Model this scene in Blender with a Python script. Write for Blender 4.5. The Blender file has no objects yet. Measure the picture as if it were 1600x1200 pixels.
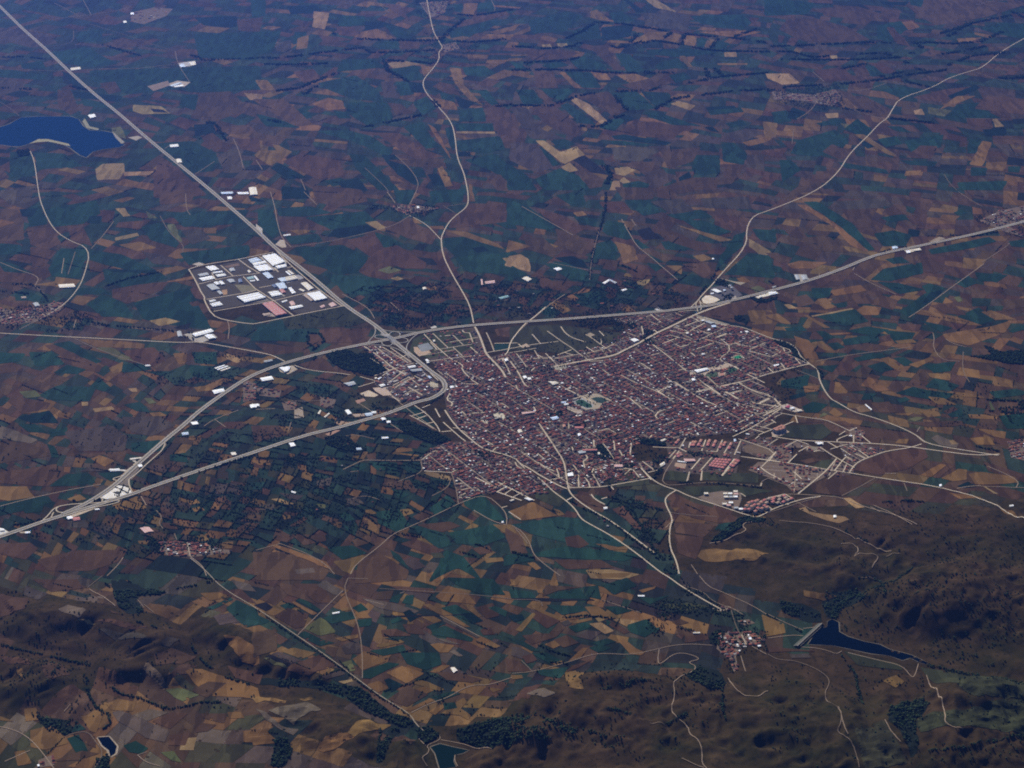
import bpy, math, random
import numpy as np
from mathutils.geometry import tessellate_polygon
from mathutils import Vector

random.seed(7); rng = np.random.default_rng(11)
S = bpy.context.scene
COL = S.collection
# ------------------------------------------------------------------ camera, sky, sun, exposure
F, CX, CY = 2900.0, 800.0, 600.0            # focal length and centre in pixels of a 1600 px wide picture
TILT = math.radians(25.8); CAMH = 5300.0
cam_d = bpy.data.cameras.new('camera'); cam = bpy.data.objects.new('camera', cam_d); COL.objects.link(cam)
cam_d.sensor_width = 36.0; cam_d.lens = 36.0 * F / 1600.0
cam_d.clip_start = 10.0; cam_d.clip_end = 200000.0
cam.location = (0, 0, CAMH); cam.rotation_euler = (math.pi / 2 - TILT, 0, 0)
S.camera = cam
SUN_EL, SUN_AZ = math.radians(35), math.radians(-18)      # azimuth from +Y (away from camera), negative = left
w = bpy.data.worlds.new('World'); S.world = w; w.use_nodes = True
nt = w.node_tree; bg = nt.nodes['Background']
sky = nt.nodes.new('ShaderNodeTexSky'); sky.sky_type = 'NISHITA'; sky.sun_disc = False
sky.sun_elevation = SUN_EL; sky.sun_rotation = SUN_AZ; sky.altitude = 1000
nt.links.new(sky.outputs[0], bg.inputs[0]); bg.inputs[1].default_value = 0.05
sl = bpy.data.lights.new('sun', 'SUN'); sl.energy = 5.0; sl.angle = math.radians(0.5); sl.color = (1.0, 0.94, 0.82)
sun = bpy.data.objects.new('sun', sl); COL.objects.link(sun)
sd = Vector((math.sin(SUN_AZ) * math.cos(SUN_EL), math.cos(SUN_AZ) * math.cos(SUN_EL), math.sin(SUN_EL)))
sun.rotation_euler = (-sd).to_track_quat('-Z', 'Y').to_euler(); sun.location = (-4000, 9000, 6000)
S.view_settings.view_transform = 'Standard'; S.view_settings.look = 'None'
S.view_settings.exposure = 0.62; S.view_settings.gamma = 1.0; S.view_settings.use_curve_mapping = False
S.render.engine = 'CYCLES'
S.cycles.use_denoising = False; S.cycles.pixel_filter_type = 'BLACKMAN_HARRIS'; S.cycles.filter_width = 1.9
S.cycles.max_bounces = 4; S.cycles.diffuse_bounces = 2; S.cycles.volume_bounces = 0

# ------------------------------------------------------------------ helpers
def tag(o, label=None, cat=None, group=None, kind=None):
    if label: o['label'] = label
    if cat: o['category'] = cat
    if group: o['group'] = group
    if kind: o['kind'] = kind
    return o

def obj(name, me, mat=None, parent=None):
    o = bpy.data.objects.new(name, me); COL.objects.link(o)
    if mat is not None and me is not None and not me.materials:
        for m in (mat if isinstance(mat, (list, tuple)) else [mat]): me.materials.append(m)
    if parent is not None: o.parent = parent
    return o

def mesh_np(name, V, T, C=None, smooth=False):
    """triangle mesh from arrays; C = one colour per vertex"""
    V = np.asarray(V, dtype=np.float32).reshape(-1, 3); T = np.asarray(T, dtype=np.int32).reshape(-1, 3)
    me = bpy.data.meshes.new(name)
    me.vertices.add(len(V)); me.vertices.foreach_set('co', V.ravel())
    n = len(T)
    me.loops.add(n * 3); me.loops.foreach_set('vertex_index', T.ravel())
    me.polygons.add(n)
    me.polygons.foreach_set('loop_start', np.arange(0, n * 3, 3, dtype=np.int32))
    me.polygons.foreach_set('loop_total', np.full(n, 3, dtype=np.int32))
    if smooth: me.polygons.foreach_set('use_smooth', np.ones(n, dtype=bool))
    if C is not None:
        a = me.color_attributes.new('tint', 'FLOAT_COLOR', 'POINT')
        c4 = np.ones((len(V), 4), dtype=np.float32); c4[:, :3] = C
        a.data.foreach_set('color', c4.ravel())
    me.update(calc_edges=True)
    return me

class Acc:
    def __init__(s): s.V = []; s.T = []; s.C = []; s.n = 0
    def add(s, V, T, c):
        V = np.asarray(V, float).reshape(-1, 3); T = np.asarray(T, int).reshape(-1, 3)
        s.V.append(V); s.T.append(T + s.n)
        c = np.asarray(c, float); s.C.append(np.broadcast_to(c, (len(V), 3))); s.n += len(V)
    def mesh(s, name, smooth=False):
        return mesh_np(name, np.concatenate(s.V), np.concatenate(s.T), np.concatenate(s.C), smooth)

def _h(ix, iy, seed):
    n = (ix.astype(np.int64) * 374761393 + iy.astype(np.int64) * 668265263 + seed * 1442695041) & 0xffffffff
    n = ((n ^ (n >> 13)) * 1274126177) & 0xffffffff
    return ((n ^ (n >> 16)) & 0xffff) / 65535.0

def vnoise(x, y, sc, seed=0):
    x = np.asarray(x, float) / sc; y = np.asarray(y, float) / sc
    ix = np.floor(x); iy = np.floor(y); fx = x - ix; fy = y - iy
    fx = fx * fx * (3 - 2 * fx); fy = fy * fy * (3 - 2 * fy)
    a = _h(ix, iy, seed); b = _h(ix + 1, iy, seed); c = _h(ix, iy + 1, seed); d = _h(ix + 1, iy + 1, seed)
    return (a * (1 - fx) + b * fx) * (1 - fy) + (c * (1 - fx) + d * fx) * fy

def fbm(x, y, sc, seed=0, o=4):
    s = 0; a = 1; t = 0
    for k in range(o):
        s = s + a * vnoise(x, y, sc / 2 ** k, seed + k * 17); t += a; a *= 0.5
    return s / t

ct, st = math.cos(TILT), math.sin(TILT)
def ground0(px, py, z=0.0):
    """where the sight line through a pixel of the photograph meets the level z"""
    px = np.asarray(px, float); py = np.asarray(py, float)
    u = (px - CX) / F; v = (CY - py) / F
    dy = ct + v * st; dz = -st + v * ct
    t = (z - CAMH) / dz
    return u * t, dy * t
def to_px(x, y, z=0.0):
    x = np.asarray(x, float); y = np.asarray(y, float)
    d = y * ct - (z - CAMH) * st
    v = (y * st + (z - CAMH) * ct) / d
    return CX + F * x / d, CY - F * v

def P(ox, oy, k, s):
    """'x,y x,y' read off an enlarged piece of the photograph (origin ox, oy, enlarged k times) -> pixel array"""
    return np.array([[ox + float(a.split(',')[0]) / k, oy + float(a.split(',')[1]) / k] for a in s.split()])

def inpoly(x, y, poly):
    x = np.asarray(x, float); y = np.asarray(y, float)
    r = np.zeros(x.shape, bool); n = len(poly)
    for i in range(n):
        x1, y1 = poly[i]; x2, y2 = poly[(i + 1) % n]
        if y1 == y2: continue
        c = ((y1 > y) != (y2 > y)) & (x < (x2 - x1) * (y - y1) / (y2 - y1) + x1)
        r ^= c
    return r

def seg_dist(x, y, pts):
    d = np.full(np.shape(x), 1e9)
    for (x1, y1), (x2, y2) in zip(pts[:-1], pts[1:]):
        vx, vy = x2 - x1, y2 - y1; L = vx * vx + vy * vy + 1e-9
        t = np.clip(((x - x1) * vx + (y - y1) * vy) / L, 0, 1)
        d = np.minimum(d, np.hypot(x - x1 - t * vx, y - y1 - t * vy))
    return d

# ------------------------------------------------------------------ materials
def new_mat(name):
    m = bpy.data.materials.new(name); m.use_nodes = True
    n = m.node_tree; return m, n, n.nodes['Principled BSDF']
def node(n, t, **kw):
    q = n.nodes.new(t)
    for k, v in kw.items(): setattr(q, k, v)
    return q
def mathn(n, op, a, b=None):
    q = node(n, 'ShaderNodeMath', operation=op)
    for i, v in enumerate((a, b)):
        if v is None: continue
        if isinstance(v, (int, float)): q.inputs[i].default_value = v
        else: n.links.new(v, q.inputs[i])
    return q.outputs[0]

def tint_mat(name, scales, amps, rough=0.95, spec=0.02, parcels=0.0):
    """vertex tint times several octaves of world noise: soil, crops, roofs"""
    m, n, b = new_mat(name)
    at = node(n, 'ShaderNodeAttribute', attribute_name='tint')
    geo = node(n, 'ShaderNodeNewGeometry')
    f = None
    for sc, am in zip(scales, amps):
        tx = node(n, 'ShaderNodeTexNoise'); tx.inputs['Scale'].default_value = 1.0 / sc
        tx.inputs['Detail'].default_value = 4; tx.inputs['Roughness'].default_value = 0.6
        n.links.new(geo.outputs['Position'], tx.inputs['Vector'])
        q = mathn(n, 'MULTIPLY_ADD', tx.outputs['Fac'], am * 2)
        q.node.inputs[2].default_value = 1.0 - am
        f = q if f is None else mathn(n, 'MULTIPLY', f, q)
    if parcels:                                    # narrow strips inside a field, each worked on its own
        mp = node(n, 'ShaderNodeMapping'); mp.inputs['Rotation'].default_value = (0, 0, math.radians(-31)); mp.inputs['Scale'].default_value = (1 / 42.0, 1 / 190.0, 0)
        n.links.new(geo.outputs['Position'], mp.inputs['Vector'])
        vo = node(n, 'ShaderNodeTexVoronoi', distance='CHEBYCHEV'); vo.inputs['Scale'].default_value = 1.0; vo.inputs['Randomness'].default_value = 0.7
        n.links.new(mp.outputs[0], vo.inputs['Vector'])
        sp_ = node(n, 'ShaderNodeSeparateColor'); n.links.new(vo.outputs['Color'], sp_.inputs[0])
        q = mathn(n, 'MULTIPLY_ADD', sp_.outputs[0], parcels * 2); q.node.inputs[2].default_value = 1.0 - parcels
        f = mathn(n, 'MULTIPLY', f, q)
    mx = node(n, 'ShaderNodeVectorMath', operation='SCALE')
    n.links.new(at.outputs['Color'], mx.inputs[0]); n.links.new(f, mx.inputs['Scale'])
    n.links.new(mx.outputs[0], b.inputs['Base Color'])
    b.inputs['Roughness'].default_value = rough; b.inputs['Specular IOR Level'].default_value = spec
    return m

M_FIELD = tint_mat('field_soil_and_crop', (420, 110, 30, 9), (0.30, 0.28, 0.20, 0.12), parcels=0.30)
M_ROAD = tint_mat('road_surface', (60, 12), (0.2, 0.12))
M_YARD = tint_mat('dusty_ground', (50, 11), (0.35, 0.25))
M_BUILD = tint_mat('roof_and_wall', (9,), (0.10,), rough=0.8)
M_TREE = tint_mat('foliage', (25, 4), (0.35, 0.35), rough=0.9)

m, n, b = new_mat('lake_water'); M_WATER = m
b.inputs['Base Color'].default_value = (0.008, 0.027, 0.070, 1); b.inputs['Roughness'].default_value = 0.5
b.inputs['Specular IOR Level'].default_value = 0.0
tx = node(n, 'ShaderNodeTexNoise'); tx.inputs['Scale'].default_value = 0.02; tx.inputs['Detail'].default_value = 6
geo = node(n, 'ShaderNodeNewGeometry'); n.links.new(geo.outputs['Position'], tx.inputs['Vector'])
bp = node(n, 'ShaderNodeBump'); bp.inputs['Strength'].default_value = 0.15; bp.inputs['Distance'].default_value = 1.0
n.links.new(tx.outputs['Fac'], bp.inputs['Height']); n.links.new(bp.outputs[0], b.inputs['Normal'])
m, n, b = new_mat('dark_water'); M_WATER3 = m
b.inputs['Base Color'].default_value = (0.0015, 0.0045, 0.011, 1); b.inputs['Roughness'].default_value = 0.5; b.inputs['Specular IOR Level'].default_value = 0.0
m, n, b = new_mat('green_water'); M_WATER2 = m
b.inputs['Base Color'].default_value = (0.004, 0.013, 0.011, 1); b.inputs['Roughness'].default_value = 0.5
b.inputs['Specular IOR Level'].default_value = 0.0

# ground: dry grass, bare soil, scrub, rock, all by world position
m, n, b = new_mat('dry_land'); M_LAND = m
geo = node(n, 'ShaderNodeNewGeometry')
def nz(sc, det=5, r=0.62, dist=0.0):
    t = node(n, 'ShaderNodeTexNoise'); t.inputs['Scale'].default_value = 1.0 / sc; t.inputs['Detail'].default_value = det
    t.inputs['Roughness'].default_value = r; t.inputs['Distortion'].default_value = dist
    n.links.new(geo.outputs['Position'], t.inputs['Vector']); return t.outputs['Fac']
def ramp(fac, stops):
    r = node(n, 'ShaderNodeValToRGB'); e = r.color_ramp.elements
    e[0].position, e[0].color = stops[0][0], (*stops[0][1], 1); e[1].position, e[1].color = stops[-1][0], (*stops[-1][1], 1)
    for p, c in stops[1:-1]:
        q = e.new(p); q.color = (*c, 1)
    n.links.new(fac, r.inputs[0]); return r.outputs[0]
def mixc(f, a, c):
    q = node(n, 'ShaderNodeMix', data_type='RGBA')
    n.links.new(f, q.inputs[0]); n.links.new(a, q.inputs[6]); n.links.new(c, q.inputs[7]); return q.outputs[2]
base = ramp(nz(900, 6), [(0.30, (0.024, 0.027, 0.007)), (0.44, (0.042, 0.033, 0.011)), (0.56, (0.056, 0.034, 0.015)), (0.72, (0.078, 0.048, 0.022))])
var = ramp(nz(120, 6), [(0.30, (0.014, 0.018, 0.006)), (0.50, (0.042, 0.030, 0.012)), (0.72, (0.105, 0.066, 0.034))])
half = node(n, 'ShaderNodeValue'); half.outputs[0].default_value = 0.5
c1 = mixc(half.outputs[0], base, var)
shr = ramp(nz(34, 5, 0.7), [(0.53, (0, 0, 0)), (0.60, (0.5, 0.5, 0.5))])
dark = node(n, 'ShaderNodeRGB'); dark.outputs[0].default_value = (0.007, 0.011, 0.007, 1)
c2 = mixc(shr, c1, dark.outputs[0])
c3 = node(n, 'ShaderNodeVectorMath', operation='SCALE'); c3.inputs['Scale'].default_value = 0.78; n.links.new(c2, c3.inputs[0]); n.links.new(c3.outputs[0], b.inputs['Base Color']); b.inputs['Roughness'].default_value = 1.0; b.inputs['Specular IOR Level'].default_value = 0.0

def plain(name, c, rough=0.7, spec=0.2):
    m, n, b = new_mat(name)
    geo = node(n, 'ShaderNodeNewGeometry'); t = node(n, 'ShaderNodeTexNoise'); t.inputs['Scale'].default_value = 0.08
    n.links.new(geo.outputs['Position'], t.inputs['Vector'])
    r = node(n, 'ShaderNodeValToRGB')
    r.color_ramp.elements[0].position = 0.25; r.color_ramp.elements[1].position = 0.75
    r.color_ramp.elements[0].color = (*[v * 0.82 for v in c], 1); r.color_ramp.elements[1].color = (*[min(1, v * 1.08) for v in c], 1)
    n.links.new(t.outputs['Fac'], r.inputs[0]); n.links.new(r.outputs[0], b.inputs['Base Color'])
    b.inputs['Roughness'].default_value = rough; b.inputs['Specular IOR Level'].default_value = spec
    return m
ROOFC = {'white': (0.86, 0.86, 0.83), 'cream': (0.70, 0.63, 0.50), 'grey': (0.34, 0.36, 0.37), 'blue': (0.50, 0.60, 0.72), 'navy': (0.06, 0.10, 0.20),
         'red': (0.42, 0.12, 0.10), 'pink': (0.55, 0.33, 0.28), 'orange': (0.40, 0.17, 0.10), 'tan': (0.36, 0.25, 0.17), 'magenta': (0.34, 0.04, 0.08), 'teal': (0.20, 0.36, 0.36)}
ROOFM = {k: plain(k + '_roof_sheet', v) for k, v in ROOFC.items()}
M_WALL = plain('pale_render_wall', (0.42, 0.40, 0.36)); M_CONC = plain('pale_concrete', (0.50, 0.46, 0.40)); M_PANEL = plain('dark_panel', (0.05, 0.08, 0.2))
# ------------------------------------------------------------------ water outlines (needed to shape the terrain)
LAKE = P(0, 0, 4, '-200,805 0,795 60,775 130,735 250,728 440,728 490,745 520,790 560,815 650,820 700,830 745,870 750,895 780,905 750,920 640,935 580,950 550,975 540,985 500,970 440,925 400,905 300,880 230,885 180,900 130,915 60,915 0,905 -200,910')
RESV = P(1200, 900, 4, '322,322 370,322 372,285 400,270 440,290 445,350 500,380 600,410 700,430 760,460 840,480 900,497 950,520 1000,545 985,552 940,538 890,512 840,528 760,500 640,485 500,455 400,435 250,428')
POND = P(0, 900, 4, '610,1010 680,1005 710,1040 730,1065 720,1110 690,1130 680,1090 640,1060')
GPOND = P(400, 900, 4, '1090,1070 1150,1050 1240,1072 1330,1090 1290,1110 1240,1120 1235,1160 1250,1195 1150,1210 1120,1110')
def w0(p): return np.stack(ground0(p[:, 0], p[:, 1]), 1)

# ------------------------------------------------------------------ terrain
GX0, GX1, GY0, GY1, GS = -3810.0, 3810.0, 5500.0, 9812.0, 14.0
gx = np.arange(GX0, GX1 + 1, GS); gy = np.arange(GY0, GY1 + 1, GS)
XX, YY = np.meshgrid(gx, gy)                  # rows = y
HILLS = [  # pixel centre, radii in metres, turn, height
    (1460, 925, 620, 330, 10, 190), (1330, 880, 300, 200, 0, 90), (1190, 868, 380, 240, 15, 95), (1570, 830, 400, 350, 0, 120),
    (1600, 960, 500, 300, 0, 170), (1440, 1170, 700, 300, -10, 190), (1250, 1150, 620, 280, 0, 90), (1570, 1110, 500, 260, 20, 170),
    (980, 1080, 560, 170, 5, 95), (900, 1150, 800, 170, 5, 120), (1120, 1160, 420, 260, 0, 55), (700, 1180, 420, 130, 0, 60),
    (90, 990, 520, 200, 20, 70), (250, 1015, 420, 160, 20, 75), (20, 1090, 420, 240, 0, 75), (120, 1120, 260, 160, -30, 55),
    (420, 1120, 520, 170, -15, 70), (370, 985, 260, 160, -30, 45), (560, 1150, 420, 160, -10, 60), (260, 1060, 300, 90, 0, 45), (930, 1260, 1500, 400, 0, 150)]
H = np.zeros_like(XX)
wx = XX + 220 * (fbm(XX, YY, 700, 5) - .5); wy = YY + 220 * (fbm(XX, YY, 700, 9) - .5)
for px, py, rx, ry, rot, hh in HILLS:
    cx, cy = ground0(px, py); a = math.radians(rot)
    dx = (wx - cx) * math.cos(a) + (wy - cy) * math.sin(a); dy = -(wx - cx) * math.sin(a) + (wy - cy) * math.cos(a)
    H = np.maximum(H, 0) + hh * np.exp(-(dx / rx) ** 2 - (dy / ry) ** 2) * 0.42
hm = np.clip(H / 60, 0, 1)
ridg = 1 - np.abs(2 * fbm(wx, wy, 420, 21, 5) - 1)
ridg2 = 1 - np.abs(2 * fbm(XX + 60 * (fbm(XX, YY, 200, 3) - .5), YY * .8, 92, 31, 3) - 1)
slope = np.hypot(*np.gradient(H, GS)); sm = np.clip(slope / 0.09, 0, 1)
H = H + hm * ((ridg - .74) * 40 + 30 * (fbm(XX, YY, 900, 3) - .5)) + sm * hm * (ridg2 - .78) * 44
# eroded scarps: a level rim, a steep face cut by parallel gullies, falling to the right hand side of each line
def scarp(W, A, wd, back, lam, seed):
    best = np.full(XX.shape, 1e9); sg = np.ones(XX.shape); al = np.zeros(XX.shape); acc = 0.0
    tot = np.sum(np.hypot(*np.diff(W, axis=0).T))
    for (x1, y1), (x2, y2) in zip(W[:-1], W[1:]):
        vx, vy = x2 - x1, y2 - y1; L = math.hypot(vx, vy); t = np.clip(((XX - x1) * vx + (YY - y1) * vy) / L ** 2, 0, 1)
        d = np.hypot(XX - x1 - t * vx, YY - y1 - t * vy); cr = vx * (YY - y1) - vy * (XX - x1); m_ = d < best
        best = np.where(m_, d, best); sg = np.where(m_, np.sign(cr), sg); al = np.where(m_, acc + t * L, al); acc += L
    sd_ = best * sg; ends = np.clip(np.minimum(al, tot - al) / 160, 0, 1)
    sd_ = sd_ + 40 * (fbm(XX, YY, 170, seed, 2) - .5)
    gl = 1 - np.abs(2 * vnoise(al + 25 * (fbm(XX, YY, 120, seed + 3, 2) - .5), sd_ * .12, lam, seed) - 1)          # 1 in a gully bottom
    face = np.clip(1 + sd_ / wd, 0, 1); face = face * face * (3 - 2 * face)
    body = np.where(sd_ > 0, np.exp(-(sd_ / back) ** 2), face)
    cut = gl ** 2 * np.clip(1 - np.abs(sd_ + wd * .35) / (wd * .8), 0, 1)
    return ends * A * .82 * (body - 1.0 * cut)
T4 = lambda s_: w0(P(0, 900, 4, s_))
for k_, (W_, A, wd, bk) in enumerate([(T4('180,430 330,345 560,290 700,365 810,400 920,480 990,570'), 58, 150, 260), (T4('540,640 700,625 880,612 1020,640 1190,705'), 40, 90, 200), (T4('1340,340 1400,390 1440,460 1500,545 1600,575 1750,610 1950,650 2200,720'), 52, 110, 280),
        (T4('-60,560 60,590 150,660 200,760'), 45, 110, 200), (T4('240,560 290,660 320,760 330,830'), 42, 110, 120), (T4('0,690 80,740 160,830 180,900'), 35, 90, 160), (T4('230,830 330,900 410,990'), 36, 100, 150), (T4('0,330 120,320 260,250 420,230'), 34, 120, 220),
        (T4('980,220 1120,190 1290,200'), 24, 90, 160), (w0(P(800, 900, 4, '-60,850 150,860 330,890 520,940 640,1010')), 60, 140, 300), (w0(P(800, 900, 4, '-300,1110 -50,1080 180,1090 380,1110')), 50, 130, 250), (w0(P(800, 900, 4, '330,640 500,700 700,690 860,640')), 40, 120, 200),
        (w0(P(1200, 900, 4, '0,760 150,770 330,830')), 40, 120, 200), (w0(P(1200, 900, 4, '600,620 720,640 830,650')), 35, 100, 180), (w0(P(1200, 900, 4, '960,700 1120,830 1300,850 1600,760')), 45, 140, 240), (w0(P(1200, 600, 4, '420,960 560,940 760,1000 900,1080')), 45, 150, 260), (w0(P(1200, 900, 4, '700,220 860,240 1050,330 1200,420')), 60, 160, 260), (w0(P(800, 600, 4, '1380,1050 1560,980 1700,1000')), 30, 140, 220)]):
    H = H + scarp(W_, A, wd, bk, 52 if k_ < 9 else 85, 100 + 7 * k_)
for line in [P(0, 900, 4, '0,430 130,470 280,500 480,540 540,640 560,760 640,860 690,900 640,1000'), P(0, 900, 4, '740,740 900,790 1020,840 1160,830 1380,795'),
             P(400, 900, 4, '0,690 200,700 420,720 620,780 760,880 900,950 1080,990 1240,1040'), P(0, 900, 4, '1100,300 1260,480 1400,640 1600,680'),
             P(1200, 900, 4, '470,520 560,660 590,800 600,900'), P(1200, 900, 4, '385,270 420,200 520,130 640,80 800,30 960,-60 1200,-120'), P(1200, 900, 4, '1000,560 1150,590 1300,620 1500,650 1700,690'), P(800, 600, 4, '1280,1010 1500,1000 1700,1080 1900,1120'), P(400, 900, 4, '850,940 810,1040 770,1160'), P(1200, 900, 4, '900,560 960,700 880,860 900,1020 940,1130')]:
    d = seg_dist(XX, YY, w0(line)); H = H - 40 * np.exp(-(d / 75) ** 2)
# valleys of the water, the river and the farmland stay level
near = np.full(XX.shape, 1e9)
for poly, r in ((RESV, 260.), (POND, 120.), (GPOND, 150.), (P(1040, 700, 8, '-20,300 60,700 160,1100 420,1500 700,1850 900,2060 1300,2260 1700,2420'), 250.)):
    q = w0(poly)
    if r == 250.: dd = seg_dist(XX, YY, q) / r
    else: dd = np.where(inpoly(XX, YY, q), 0, seg_dist(XX, YY, np.vstack([q, q[:1]]))) / r
    near = np.minimum(near, dd)
f = np.clip((near - 0.08) / 0.92, 0, 1); H = H * (f * f * (3 - 2 * f))
for poly in ['520,930 800,920 1000,950 1060,985 930,1030 830,1045 700,1070 640,1100 560,1050 470,990 400,950', '0,860 500,870 540,930 420,940 300,905 180,900 0,905',
             '120,1160 80,1125 0,1130 -100,1250 150,1250 200,1180 320,1150 330,1120 210,1100 160,1120']:
    q = w0(P(0, 0, 1, poly)); ins = inpoly(XX, YY, q); dd = np.where(ins, 0, seg_dist(XX, YY, np.vstack([q, q[:1]])))
    k = np.clip(dd / 260, 0, 1); H = H * (0.06 + 0.94 * k * k * (3 - 2 * k))
edge = np.minimum.reduce([XX - GX0, GX1 - XX, YY - GY0, GY1 - YY]); H = H * np.clip(edge / 300, 0, 1)
H = np.maximum(H - 5, 0)

def hz(x, y):
    """height of the ground mesh, plane by plane"""
    x = np.asarray(x, float); y = np.asarray(y, float)
    u = (x - GX0) / GS; v = (y - GY0) / GS
    ok = (u >= 0) & (v >= 0) & (u < len(gx) - 1) & (v < len(gy) - 1)
    i = np.clip(np.floor(u), 0, len(gx) - 2).astype(int); j = np.clip(np.floor(v), 0, len(gy) - 2).astype(int)
    a = u - i; c = v - j
    h00 = H[j, i]; h10 = H[j, i + 1]; h01 = H[j + 1, i]; h11 = H[j + 1, i + 1]
    z = np.where(a >= c, h00 + a * (h10 - h00) + c * (h11 - h10), h00 + c * (h01 - h00) + a * (h11 - h01))
    return np.where(ok, z, 0.0)

def world(p):
    """pixel array -> ground points following the relief"""
    p = np.asarray(p, float); z = np.zeros(len(p))
    for _ in range(14):
        x, y = ground0(p[:, 0], p[:, 1], z); z = 0.5 * z + 0.5 * hz(x, y)
    x, y = ground0(p[:, 0], p[:, 1], z)
    return np.stack([x, y], 1)

# the ground is one sheet: fine where there are hills, coarse out to the horizon
ex = np.concatenate([[-60000, -30000, -15000, -8000, -5000], gx, [5000, 8000, 15000, 30000, 60000]])
ey = np.concatenate([[-20000, -5000, 2000, 4500], gy, [11000, 13000, 16000, 20000, 30000, 45000, 80000]])
EX, EY = np.meshgrid(ex, ey); EZ = hz(EX, EY)
nx, ny = len(ex), len(ey)
idx = np.arange(nx * ny).reshape(ny, nx)
a_, b_, c_, d_ = idx[:-1, :-1], idx[:-1, 1:], idx[1:, 1:], idx[1:, :-1]
T = np.concatenate([np.stack([a_, b_, c_], -1).reshape(-1, 3), np.stack([a_, c_, d_], -1).reshape(-1, 3)])
ground = obj('ground', mesh_np('ground', np.stack([EX, EY, EZ], -1), T, smooth=False), M_LAND); tag(ground, kind='structure')

def clip_tri(poly, tri):
    out = poly
    for i in range(3):
        ax, ay = tri[i]; bx, by = tri[(i + 1) % 3]
        inp = out; out = []
        if not inp: return out
        px_, py_ = inp[-1]; pd = (bx - ax) * (py_ - ay) - (by - ay) * (px_ - ax)
        for (qx, qy) in inp:
            qd = (bx - ax) * (qy - ay) - (by - ay) * (qx - ax)
            if (qd >= 0) != (pd >= 0):
                t = pd / (pd - qd); out.append((px_ + t * (qx - px_), py_ + t * (qy - py_)))
            if qd >= 0: out.append((qx, qy))
            px_, py_, pd = qx, qy, qd
    return out

def sheet(W, lift):
    """polygon (world xy) -> triangles lying on the ground mesh, lift metres above it"""
    W = np.asarray(W, float)
    ar = 0.5 * np.sum(W[:, 0] * np.roll(W[:, 1], -1) - np.roll(W[:, 0], -1) * W[:, 1])
    if ar < 0: W = W[::-1]
    x0, y0 = W.min(0); x1, y1 = W.max(0)
    flat = True
    if x1 > GX0 and x0 < GX1 and y1 > GY0 and y0 < GY1:
        i0, i1 = int(max(0, (x0 - GX0) // GS)), int(min(len(gx) - 2, (x1 - GX0) // GS))
        j0, j1 = int(max(0, (y0 - GY0) // GS)), int(min(len(gy) - 2, (y1 - GY0) // GS))
        flat = not (H[j0:j1 + 2, i0:i1 + 2] > 0).any()
    if flat:
        tr = tessellate_polygon([[Vector((p[0], p[1], 0)) for p in W]])
        V = np.column_stack([W, np.full(len(W), lift)]); tr = np.array([t for t in tr], int).reshape(-1, 3)
        if len(tr):
            q = V[tr]; s = (q[:, 1, 0] - q[:, 0, 0]) * (q[:, 2, 1] - q[:, 0, 1]) - (q[:, 1, 1] - q[:, 0, 1]) * (q[:, 2, 0] - q[:, 0, 0])
            tr = np.where((s < 0)[:, None], tr[:, ::-1], tr)
        return V, tr
    cx = gx[i0:i1 + 2]; cy = gy[j0:j1 + 2]; CXX, CYY = np.meshgrid(cx, cy); ins = inpoly(CXX, CYY, W)
    full = ins[:-1, :-1] & ins[1:, :-1] & ins[:-1, 1:] & ins[1:, 1:]
    cross = np.zeros_like(full)
    for (ax, ay), (bx, by) in zip(W, np.roll(W, -1, 0)):
        L = math.hypot(bx - ax, by - ay); k = max(2, int(L / (GS * 0.2)))
        t = np.linspace(0, 1, k); ii = np.clip(((ax + t * (bx - ax) - cx[0]) // GS).astype(int), 0, full.shape[1] - 1)
        jj = np.clip(((ay + t * (by - ay) - cy[0]) // GS).astype(int), 0, full.shape[0] - 1); cross[jj, ii] = True
    full &= ~cross
    V = []; Tt = []
    js, is_ = np.nonzero(full)
    if len(js):
        base = np.stack([cx[is_], cy[js], cx[is_ + 1], cy[js], cx[is_ + 1], cy[js + 1], cx[is_], cy[js + 1]], 1).reshape(-1, 2)
        V.append(base); k = np.arange(len(js))[:, None] * 4
        Tt.append(np.concatenate([k + [0, 1, 2], k + [0, 2, 3]]))
    nv = len(js) * 4; ev = []; et = []
    poly = [tuple(p) for p in W]
    for j, i in zip(*np.nonzero(cross)):
        xa, ya, xb, yb = cx[i], cy[j], cx[i + 1], cy[j + 1]
        for tri in (((xa, ya), (xb, ya), (xb, yb)), ((xa, ya), (xb, yb), (xa, yb))):
            q = clip_tri(poly, tri)
            if len(q) < 3: continue
            s = nv + len(ev); ev += q; et += [(s, s + k, s + k + 1) for k in range(1, len(q) - 1)]
    if ev: V.append(np.array(ev)); Tt.append(np.array(et))
    if not V: return np.zeros((0, 3)), np.zeros((0, 3), int)
    V = np.concatenate(V); Tt = np.concatenate(Tt)
    return np.column_stack([V, hz(V[:, 0] , V[:, 1]) + lift]), Tt

# ------------------------------------------------------------------ water
M_SHORE = tint_mat('dry_shore', (60, 15), (.35, .3))
def water(name, p, mat, z=1.6):
    V, T = sheet(world(p), 0.0); V[:, 2] = z
    o = obj(name, mesh_np(name, V, T), mat); tag(o, kind='structure'); return o
water('lake', LAKE, M_WATER); water('reservoir', RESV, M_WATER3); water('pond', POND, M_WATER3); water('pond', GPOND, M_WATER2)

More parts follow.
